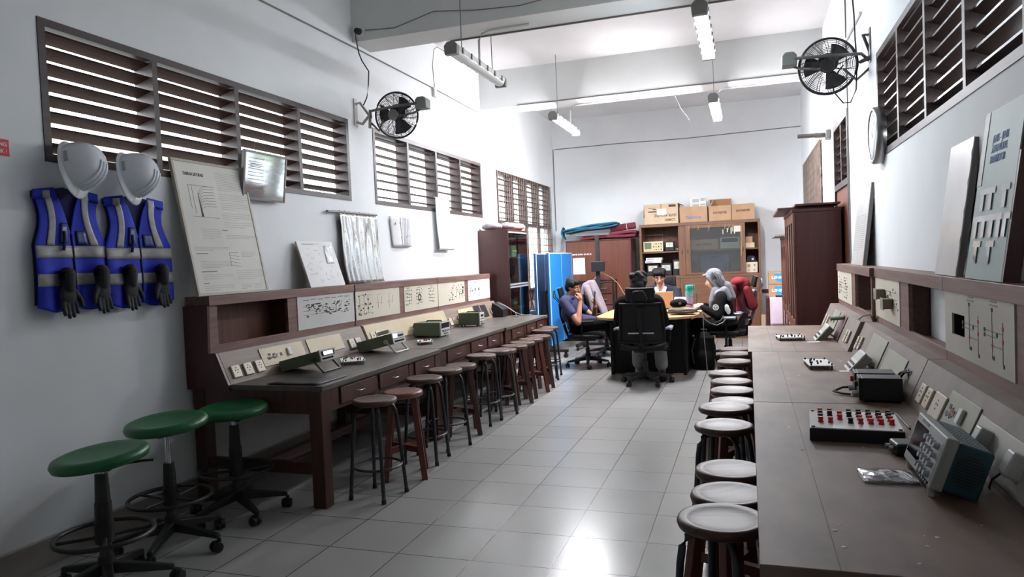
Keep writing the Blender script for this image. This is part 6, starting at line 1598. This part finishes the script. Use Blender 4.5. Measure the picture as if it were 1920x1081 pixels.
class Person:
    def __init__(s, label, base, head, f, up, skin):
        s.t = thing('person', label, 'person', base, 0); s.o = Vector(base); s.skin = skin
        s.head = Vector(head); pr, s.P, s.E = head_prims(s.head-s.o, f, up); s.pr = pr
    def body(s, prims):
        s.b = blob('body', s.pr+local(s.t, prims), s.skin, s.t, .0075, 2, .4); return s.b
    def wear(s, name, prims, m, vox=.010, sm=4): return blob(name, local(s.t, prims), m, s.t, vox, sm)
    def hair(s, extra=(), back=0.0, name='hair'):
        P, E = s.P, s.E
        pr = [('e', P(-.022, 0, .040), (.086, .100, .088), E), ('e', P(-.045, 0, -.005), (.080, .072, .080), E), ('e', P(.040, 0, .084), (.060, .045, .034), E)]
        for sg in (-1, 1): pr += [('e', P(-.01, sg*.070, .035), (.022, .055, .05), E), ('e', P(.050, sg*.035, .078), (.034, .034, .028), E)]
        return blob(name, pr+list(extra), 'hair', s.t, .008, 1)

# person reclining on the left, phone in hand
p = Person('person in a navy shirt leaning back with a phone, seated left of the table', (-2.10, 9.42, 0), (-2.255, 9.40, 1.075), (1, -.22, -.28), (0.12, 0, 1), 'skin')
sh_n, sh_f = (-2.335, 9.215, .875), (-2.315, 9.60, .885)
el_n, wr_n = (-2.13, 9.10, .625), (-2.125, 9.22, .890)
el_f, wr_f = (-2.04, 9.66, .64), (-1.985, 9.52, .800)
p.body([limb(((-2.285, 9.40, 1.00), .055), ((-2.32, 9.40, .90), .062)), limb(((-2.33, 9.40, .85), .10), ((-2.24, 9.40, .55), .11)),
        limb((sh_n, .05), (el_n, .042), (wr_n, .029)), limb((sh_f, .05), (el_f, .042), (wr_f, .029)),
        limb(((-2.22, 9.31, .55), .08), ((-1.77, 9.26, .60), .055), ((-1.62, 9.30, .10), .04)), limb(((-2.22, 9.50, .55), .08), ((-1.76, 9.56, .60), .055), ((-1.60, 9.52, .10), .04))]
       + [tuple(q) for q in hand(wr_n, (-.05, .05, .9), (-.9, .3, .3), 1, 1.1, 1.0)] + [tuple(q) for q in hand(wr_f, (.0, -.05, .9), (-.8, -.5, .1), -1, .9, 1.0)])
face_details(p.P, p.E, p.b)
p.hair([('e', p.P(.045, .01, .078), (.06, .034, .028), p.E), ('e', p.P(-.04, 0, .07), (.07, .08, .06), p.E)])
p.wear('shirt', [limb(((-2.335, 9.24, .885), .085), ((-2.335, 9.40, .89), .10), ((-2.325, 9.56, .89), .085)), ('e', (-2.30, 9.40, .76), (.125, .195, .17), (0, 18, 0)), ('e', (-2.22, 9.40, .60), (.13, .18, .13)), limb((sh_n, .072), ((-2.225, 9.15, .745), .064)), limb((sh_f, .072), ((-2.17, 9.63, .755), .064)), ('e', (-2.27, 9.33, .94), (.05, .05, .03)), limb(((-2.1, 9.36, .60), .11), ((-1.95, 9.35, .60), .08))], 'shirt_navy')
p.wear('trousers', [('e', (-2.20, 9.40, .545), (.15, .19, .10)), limb(((-2.20, 9.31, .555), .10), ((-1.77, 9.26, .60), .075), ((-1.63, 9.30, .14), .055)), limb(((-2.20, 9.50, .555), .10), ((-1.76, 9.56, .60), .075), ((-1.61, 9.52, .14), .055))], 'cloth_black')
shoe('shoe', Vector((-1.62, 9.30, 0))-p.o, (1, 0, 0), p.t); shoe('shoe', Vector((-1.60, 9.52, 0))-p.o, (1, 0, 0), p.t)
t = thing('mobile_phone', 'mobile phone held up by the reclining person in the navy shirt', 'phone', (-1.985, 9.475, .925), 0, rot=(R(8), R(8), R(20)))
MB().box(-.006, .006, -.038, .038, -.055, .085).build('case', 'plastic_black', t, bevel=.004)
MB().box(-.0072, -.0062, -.034, .034, -.05, .08).build('screen', 'screen_dark', t)

# person in black seen from behind
p = Person('person in black with dark hair, seated with the back to the camera', (-1.18, 8.18, 0), (-1.195, 8.23, 1.135), (.12, 1, -.55), (0, .3, 1), 'skin')
shl, shr = (-1.395, 8.14, .92), (-.985, 8.14, .925)
p.body([limb(((-1.19, 8.17, 1.06), .055), ((-1.19, 8.12, .95), .062)), limb(((-1.19, 8.12, .9), .10), ((-1.17, 8.06, .52), .12)),
        limb((shl, .05), ((-1.44, 8.26, .72), .042), ((-1.31, 8.46, .775), .030)), limb((shr, .05), ((-.95, 8.26, .72), .042), ((-1.07, 8.46, .775), .030)),
        limb(((-1.27, 8.12, .52), .08), ((-1.28, 8.52, .52), .055), ((-1.27, 8.46, .10), .04)), limb(((-1.08, 8.12, .52), .08), ((-1.02, 8.48, .50), .055), ((-.99, 8.36, .10), .04))]
       + [tuple(q) for q in hand((-1.31, 8.46, .775), (.35, .9, -.05), (0, .1, -1), 1, .35)] + [tuple(q) for q in hand((-1.07, 8.46, .775), (-.35, .9, -.05), (0, .1, -1), -1, .35)])
face_details(p.P, p.E, p.b)
p.hair([('e', p.P(-.05, 0, .02), (.100, .085, .095), p.E), ('e', p.P(-.06, 0, -.05), (.092, .070, .09), p.E)]+[('e', p.P(-.055+.055*math.cos(k*1.9), .066*math.sin(k*2.3), .035+.06*math.sin(k*1.3)), (.040, .040, .036), p.E) for k in range(16)])
p.wear('shirt', [limb(((-1.365, 8.13, .93), .09), ((-1.19, 8.11, .955), .105), ((-1.01, 8.13, .935), .09)), ('e', (-1.19, 8.10, .78), (.215, .13, .20)), ('e', (-1.18, 8.07, .58), (.195, .135, .16)), limb((shl, .078), ((-1.45, 8.26, .715), .066), ((-1.325, 8.43, .772), .046)), limb((shr, .078), ((-.94, 8.26, .715), .066), ((-1.055, 8.43, .772), .046))], 'cloth_black')
p.wear('trousers', [('e', (-1.17, 8.11, .53), (.20, .17, .085)), limb(((-1.27, 8.12, .52), .095), ((-1.28, 8.52, .51), .075), ((-1.27, 8.46, .20), .075)), limb(((-1.08, 8.12, .52), .095), ((-1.02, 8.48, .50), .075), ((-.99, 8.37, .19), .075))], 'trouser_grey')
shoe('shoe', Vector((-.975, 8.32, 0))-p.o, (.1, 1, 0), p.t); shoe('shoe', Vector((-1.26, 8.46, 0))-p.o, (0, 1, 0), p.t)
for x, y in ((-.985, 8.36), (-1.27, 8.46)): p.wear('sock', [limb(((x, y, .17), .043), ((x, y, .085), .043))], 'sneaker', .008, 2)

# laptop user facing the camera
p = Person('person with glasses in a dark jacket looking down at a laptop, facing the camera', (-1.20, 10.40, 0), (-1.205, 10.28, 1.155), (.10, -1, -.38), (0, -.1, 1), 'skin_light')
shl, shr = (-1.40, 10.36, .935), (-1.00, 10.36, .925)
p.body([limb(((-1.20, 10.33, 1.07), .052), ((-1.20, 10.38, .95), .062)), limb(((-1.20, 10.40, .9), .10), ((-1.20, 10.46, .52), .12)),
        limb((shl, .05), ((-1.45, 10.22, .73), .042), ((-1.30, 9.98, .775), .030)), limb((shr, .05), ((-.96, 10.22, .73), .042), ((-1.10, 9.98, .775), .030)),
        limb(((-1.30, 10.42, .52), .08), ((-1.30, 10.00, .52), .055), ((-1.30, 10.05, .10), .04)), limb(((-1.10, 10.42, .52), .08), ((-1.08, 10.00, .52), .055), ((-1.08, 10.05, .10), .04))]
       + [tuple(q) for q in hand((-1.30, 9.98, .775), (.5, -.85, 0), (0, 0, -1), -1, .4)] + [tuple(q) for q in hand((-1.10, 9.98, .775), (-.5, -.85, 0), (0, 0, -1), 1, .4)])
face_details(p.P, p.E, p.b)
p.hair([('e', p.P(.060, .02, .074), (.070, .032, .034), p.E), ('e', p.P(.062, -.045, .062), (.030, .028, .036), p.E), ('e', p.P(.0, .05, .09), (.05, .06, .04), p.E), ('e', p.P(.0, -.05, .085), (.05, .06, .04), p.E)])
P = p.P
m = MB()
for s in (-1, 1):
    m.tube([P(.094, s*.034+.024*math.cos(a), -.002+.018*math.sin(a)) for a in [2*PI*k/14 for k in range(14)]], .0022, 5, closed=True)
    m.tube([P(.092, s*.058, .002), P(.03, s*.080, .004), P(-.01, s*.082, -.002)], .002, 5)
m.tube([P(.095, -.010, .0), P(.099, 0, .004), P(.095, .010, .0)], .002, 5); m.build('glasses', 'plastic_black', p.t)
p.wear('jacket', [limb(((-1.37, 10.38, .94), .085), ((-1.20, 10.41, .955), .095), ((-1.03, 10.38, .93), .085)), ('e', (-1.20, 10.42, .78), (.20, .12, .20)), ('e', (-1.20, 10.45, .58), (.18, .13, .16)), limb((shl, .075), ((-1.455, 10.22, .725), .064), ((-1.32, 10.01, .772), .045)), limb((shr, .075), ((-.955, 10.22, .725), .064), ((-1.085, 10.01, .772), .045))], 'cloth_navy_dark')
p.wear('collar', [limb(((-1.265, 10.335, .985), .030), ((-1.235, 10.295, .93), .028), ((-1.212, 10.285, .86), .022)), limb(((-1.135, 10.335, .985), .030), ((-1.165, 10.295, .93), .028), ((-1.188, 10.285, .86), .022))], 'shirt_collar', .008, 2)
p.wear('trousers', [('e', (-1.20, 10.43, .53), (.19, .17, .085)), limb(((-1.30, 10.42, .52), .095), ((-1.30, 10.00, .51), .07), ((-1.30, 10.05, .14), .055)), limb(((-1.10, 10.42, .52), .095), ((-1.08, 10.00, .51), .07), ((-1.08, 10.05, .14), .055))], 'cloth_black')
shoe('shoe', Vector((-1.30, 10.06, 0))-p.o, (0, -1, 0), p.t); shoe('shoe', Vector((-1.08, 10.06, 0))-p.o, (0, -1, 0), p.t)

# headscarf wearer on the right
p = Person('person in a grey headscarf and black jacket reaching across the table from the right', (-.32, 9.62, 0), (-.445, 9.60, 1.115), (-1, -.10, -.38), (-.15, 0, 1), 'skin_light')
shn, shf = (-.345, 9.42, .885), (-.345, 9.80, .885)
p.body([limb(((-.40, 9.60, 1.03), .05), ((-.35, 9.60, .93), .06)), limb(((-.34, 9.61, .88), .09), ((-.30, 9.62, .52), .11)),
        limb((shn, .045), ((-.38, 9.34, .67), .04), ((-.60, 9.38, .775), .028)), limb((shf, .045), ((-.40, 9.86, .69), .04), ((-.60, 9.72, .775), .028)),
        limb(((-.34, 9.53, .52), .08), ((-.70, 9.52, .53), .055), ((-.66, 9.52, .10), .04)), limb(((-.34, 9.72, .52), .08), ((-.70, 9.73, .53), .055), ((-.68, 9.73, .10), .04))]
       + [tuple(q) for q in hand((-.60, 9.38, .778), (-.9, .15, .12), (-.1, .1, -1), 1, .35)] + [tuple(q) for q in hand((-.60, 9.72, .775), (-.95, -.2, .05), (0, 0, -1), -1, .35)])
face_details(p.P, p.E, p.b)
P, E_ = p.P, p.E
pr = [('e', P(-.030, 0, .040), (.098, .110, .102), E_), ('e', P(-.055, 0, -.05), (.095, .085, .11), E_), limb((P(.062, -.05, .085), .020), (P(.088, 0, .092), .018), (P(.062, .05, .085), .020)),
      limb((P(.05, -.078, .05), .022), (P(.035, -.085, -.03), .024), (P(.015, -.075, -.10), .028), (P(-.01, -.04, -.14), .035)), limb((P(.05, .078, .05), .022), (P(.035, .085, -.03), .024), (P(.015, .075, -.10), .028), (P(-.01, .04, -.14), .035)),
      limb((P(.0, 0, -.14), .06), (P(-.02, 0, -.20), .075))]
sc = blob('headscarf', pr+local(p.t, [('e', (-.35, 9.60, .93), (.12, .19, .085)), ('e', (-.38, 9.60, .86), (.11, .15, .12)), limb(((-.41, 9.52, .97), .055), ((-.455, 9.50, .84), .045), ((-.47, 9.50, .73), .028)), limb(((-.42, 9.62, .97), .055), ((-.46, 9.62, .84), .045), ((-.47, 9.60, .76), .028)), limb(((-.30, 9.47, .97), .06), ((-.24, 9.45, .88), .04)), limb(((-.28, 9.62, 1.02), .07), ((-.21, 9.62, .88), .05))]), 'hijab_grey', p.t, .009, 3)
m = MB()
for k in range(3):
    m.tube([P(-.02-.03*k, .098-.004*k, .10-.02*k), P(-.055-.025*k, .108, .02), P(-.05-.02*k, .10, -.08), P(-.09+.02*k, .10, -.16)], .010, 6)
    m.tube([P(-.02-.03*k, -.098+.004*k, .10-.02*k), P(-.055-.025*k, -.108, .02), P(-.05-.02*k, -.10, -.08), P(-.09+.02*k, -.10, -.16)], .010, 6)
m.build('fold', 'hijab_grey', sc)
p.wear('jacket', [limb(((-.34, 9.45, .90), .08), ((-.33, 9.61, .90), .10), ((-.34, 9.78, .90), .08)), ('e', (-.33, 9.61, .74), (.125, .19, .20)), ('e', (-.29, 9.62, .56), (.14, .19, .15)), limb((shn, .078), ((-.375, 9.33, .665), .068), ((-.56, 9.375, .765), .042)), limb((shf, .078), ((-.40, 9.87, .685), .068), ((-.56, 9.735, .765), .042))], 'cloth_black')
def badge(c, n, r):
    M = frame_m(Vector(c)-p.o, Vector((0, 0, 1)).cross(Vector(n)), (0, 0, 1))
    b = MB().cyl((0, 0, 0), (0, 0, .004), r, n=24, M=M).build('round_badge', 'paper_white', p.t)
    MB().cyl((0, 0, .0042), (0, 0, .005), r*.72, n=24, M=M).build('badge_field', 'ink_grey', b)
    text('badge_letter', 'T', r*1.1, 'paper_white', M @ Matrix.Translation((-r*.3, -r*.38, .005)), b, bold=.002)
badge((-.405, 9.292, .775), (-.25, -1, .15), .038)
blob('white_patch', local(p.t, [('e', (-.275, 9.345, .76), (.035, .012, .05)), ('e', (-.255, 9.35, .72), (.03, .012, .045))]), 'paper_white', p.t, .008, 2)
p.wear('skirt', [('e', (-.30, 9.62, .53), (.18, .20, .09)), limb(((-.34, 9.53, .52), .10), ((-.68, 9.52, .53), .08), ((-.66, 9.52, .14), .075)), limb(((-.34, 9.72, .52), .10), ((-.68, 9.73, .53), .08), ((-.68, 9.73, .14), .075))], 'cloth_black')
shoe('shoe', Vector((-.66, 9.52, 0))-p.o, (-1, 0, 0), p.t); shoe('shoe', Vector((-.68, 9.73, 0))-p.o, (-1, 0, 0), p.t)

# garments hung on chairs
t = thing('red_hoodie', 'red hooded sweater draped over the grey framed chair on the right', 'hoodie', (-.13, 10.02, .62))
blob('hood', [('e', (0, 0, .44), (.10, .12, .07)), ('e', (.05, .03, .40), (.10, .12, .10)), ('c', (-.06, 0, .43), (-.09, -.02, .36), .05, .04)], 'hoodie_red', t, .01, 3)
blob('sweater', [('c', (.06, .02, .38), (.16, .05, .12), .085, .075), ('c', (-.02, .03, .34), (.02, .05, .05), .06, .06), ('c', (.10, -.08, .34), (.17, -.06, .10), .05, .05)], 'hoodie_red', t, .01, 3)
for y, x, lab in ((-.07, -.07, 0), (.0, .05, 1)): blob('sleeve', [('l', [(Vector((x, y, .36)), .052), (Vector((x-.02, y-.02, .18)), .046), (Vector((x-.01+.03*lab, y-.01, -.02)), .04)])], 'hoodie_maroon', t, .009, 3)
t = thing('lilac_jacket', 'pale lilac jacket hung over the chair behind the phone user', 'jacket', (-2.22, 10.36, .55))
pr = []
for y in (-.13, -.05, .04, .12):
    pr += [('l', [(Vector((-.13, y, .0)), .040), (Vector((-.11, y, .30)), .045), (Vector((-.05, y*.9, .50)), .055), (Vector((.01, y*.85, .535)), .055), (Vector((.07, y*.9, .42)), .045), (Vector((.15, y, .22)), .036), (Vector((.22, y, .03)), .030)])]
blob('jacket_body', pr, 'jacket_lilac', t, .010, 3)
blob('sleeve', [('l', [(Vector((-.02, -.17, .48)), .052), (Vector((.05, -.20, .28)), .046), (Vector((.06, -.20, .08)), .040)])], 'jacket_lilac', t, .010, 3)
blob('lining', [('b', (.03, .0, .16), (.15, .28, .30)), ('e', (.04, 0, .3), (.05, .13, .1))], 'jacket_navy', t, .012, 3)

# things on and under the table
TZ = .7405
t = thing('laptop', 'laptop with tan lid facing the camera, used by the person with glasses', 'laptop', (-1.065, 9.55, TZ), R(4))
MB().box(-.115, .115, -.0, .20, .001, .016).build('base', 'plastic_dark', t, bevel=.003)
M = Matrix.Translation((0, -.002, .016)) @ Matrix.Rotation(R(12), 4, 'X')
l = MB().box(-.115, .115, -.006, .004, 0, .225, M=M).build('lid', 'laptop_back', t, bevel=.003)
MB().box(-.105, .105, .0042, .005, .012, .215, M=M).build('screen', 'screen_dark', l)
t = thing('tablet', 'pale screened tablet leaning behind the olive bag on the table', 'tablet', (-.865, 9.25, TZ), R(-35), rot=(R(-18), 0, R(-28)))
MB().box(-.085, .085, 0, .010, .012, .185).build('case', 'device_face', t, bevel=.003); MB().box(-.075, .075, -.001, -.0002, .024, .172).build('screen', 'laptop_screen', t)
t = thing('shoulder_bag', 'olive bag lying on the near right corner of the table', 'bag', (-.765, 8.72, TZ), R(-6))
blob('body', [('b', (0, 0, .045), (.30, .20, .06)), ('e', (0, 0, .055), (.165, .11, .045)), ('e', (-.02, 0, .05), (.13, .12, .05))], 'bag_olive', t, .01, 4)
MB().tube([(-.16, -.10, .035), (0, -.125, .035), (.16, -.10, .035), (.17, .02, .035)], .008, 6).build('zip', 'plastic_black', t)
MB().tube([(.16, -.02, .05), (.22, .02, .10), (.20, .10, .06), (.16, .06, .05)], .010, 6).build('strap', 'plastic_black', t)
t = thing('baseball_hat', 'black peaked hat with a small pale tag lying on the olive bag', 'hat', (-.80, 8.73, .835), R(20))
blob('crown', [('e', (0, 0, .04), (.095, .085, .055)), ('e', (-.05, .02, .035), (.06, .05, .045))], 'cloth_black', t, .009, 2)
MB().sheet(lambda u, v: (.05+.11*v*math.cos((u-.5)*1.8), .13*v*math.sin((u-.5)*1.8)+.12*(u-.5)*(1-v), .03-.02*v*v), 10, 6, .006).build('visor', 'cloth_black', t)
MB().box(-.03, .0, -.090, -.0865, .03, .055).build('tag', 'bag_olive', t)
t = thing('water_bottle', 'tall water bottle fading from teal to pink on the table', 'bottle', (-.705, 9.05, TZ)); t.scale = (1.1, 1.1, 1.36)
MB().lathe([(.036, 0), (.042, .006), (.042, .16), (.041, .18), (.036, .20)], n=28).build('body', 'bottle_grad', t)
MB().lathe([(.036, .2005), (.040, .204), (.040, .238), (.034, .246)], n=28).build('lid', 'device_blue_vent', t)
MATS_l = mat('bottle_lid', (30, 176, 156), .35); bpy.data.objects[t.children[-1].name].data.materials[0] = MATS_l
o = MB().tube([(.03, 0, .235), (.055, 0, .245), (.058, 0, .205), (.044, 0, .20)], .007, 6).build('carry_loop', 'device_blue_vent', t); o.data.materials[0] = MATS_l
m = MB()
for k in range(7): m.box(.012, .034-.006*(k % 2), -.0405, -.0385, .03+.02*k, .036+.02*k, M=Matrix.Rotation(R(10), 4, 'Z'))
m.build('time_marks', 'paper_white', t)
t = thing('pink_phone', 'pink phone held beside the head of the person in black', 'phone', (-1.065, 9.98, .79)) if False else None
t = thing('pink_mug', 'pink mug on the table between the person in black and the laptop', 'mug', (-1.215, 9.62, TZ))
MB().lathe([(.030, 0), (.036, .004), (.038, .20), (.034, .20), (.032, .012)], n=24).build('cup', 'pink_plastic', t)
MB().tube([(.037, 0, .16), (.062, 0, .15), (.062, 0, .08), (.037, 0, .06)], .006, 6).build('handle', 'pink_plastic', t)
t = thing('wire_stand', 'thin dark wire stand on the table behind the water bottle', 'stand', (-.66, 9.68, TZ))
MB().cyl((0, 0, .001), (0, 0, .008), .05, n=18).cyl((0, 0, .008), (0, 0, .20), .004).tube([(-.07, 0, .195), (0, 0, .205), (.07, 0, .195)], .004, 6).build('frame', 'plastic_dark', t)
t = thing('loose_paper', 'blue notebook lying on the table beside the olive bag', 'notebook', (-1.0, 8.95, TZ), R(15)); MB().box(-.07, .07, -.1, .1, .0003, .014).build('cover', 'blanket_blue', t, bevel=.002)
t = thing('charger_cable', 'black and grey charger cables hanging from the right side of the table', 'cable', (-.58, 8.9, TZ))
MB().tube([(-.06, 0, .012), (.0, -.01, .014), (.05, -.03, -.02), (.10, -.02, -.09), (.17, .05, -.13), (.24, .12, -.11), (.27, .2, -.06)], .008, 6).build('black_cable', 'cable_black', t)
MB().tube([(.03, -.06, .0), (.045, -.07, -.02), (.05, -.08, -.3), (.07, -.10, -.55), (.08, -.11, -.725)], .005, 6).tube([(.05, -.07, -.06), (.12, -.06, -.12), (.20, -.03, -.15), (.27, .0, -.12), (.31, .0, -.07)], .006, 6).build('grey_cable', 'cable_grey', t)
t = thing('backpack', 'black backpack standing on the floor at the right side of the table', 'backpack', (-.565, 9.28, 0))
blob('body', [('b', (0, 0, .21), (.26, .18, .40)), ('e', (0, 0, .24), (.15, .115, .24)), ('e', (0, -.06, .15), (.12, .09, .12))], 'cloth_black', t, .012, 5)
MB().tube([(-.10, -.09, .40), (-.14, -.1, .25), (-.12, -.1, .08)], .012, 6).tube([(-.04, 0, .455), (-.04, 0, .50), (.04, 0, .50), (.04, 0, .455)], .010, 6).build('strap', 'plastic_dark', t)
MB().cyl((-.12, -.115, .44), (-.11, -.118, .43), .012).build('buckle', 'bag_pink', t)
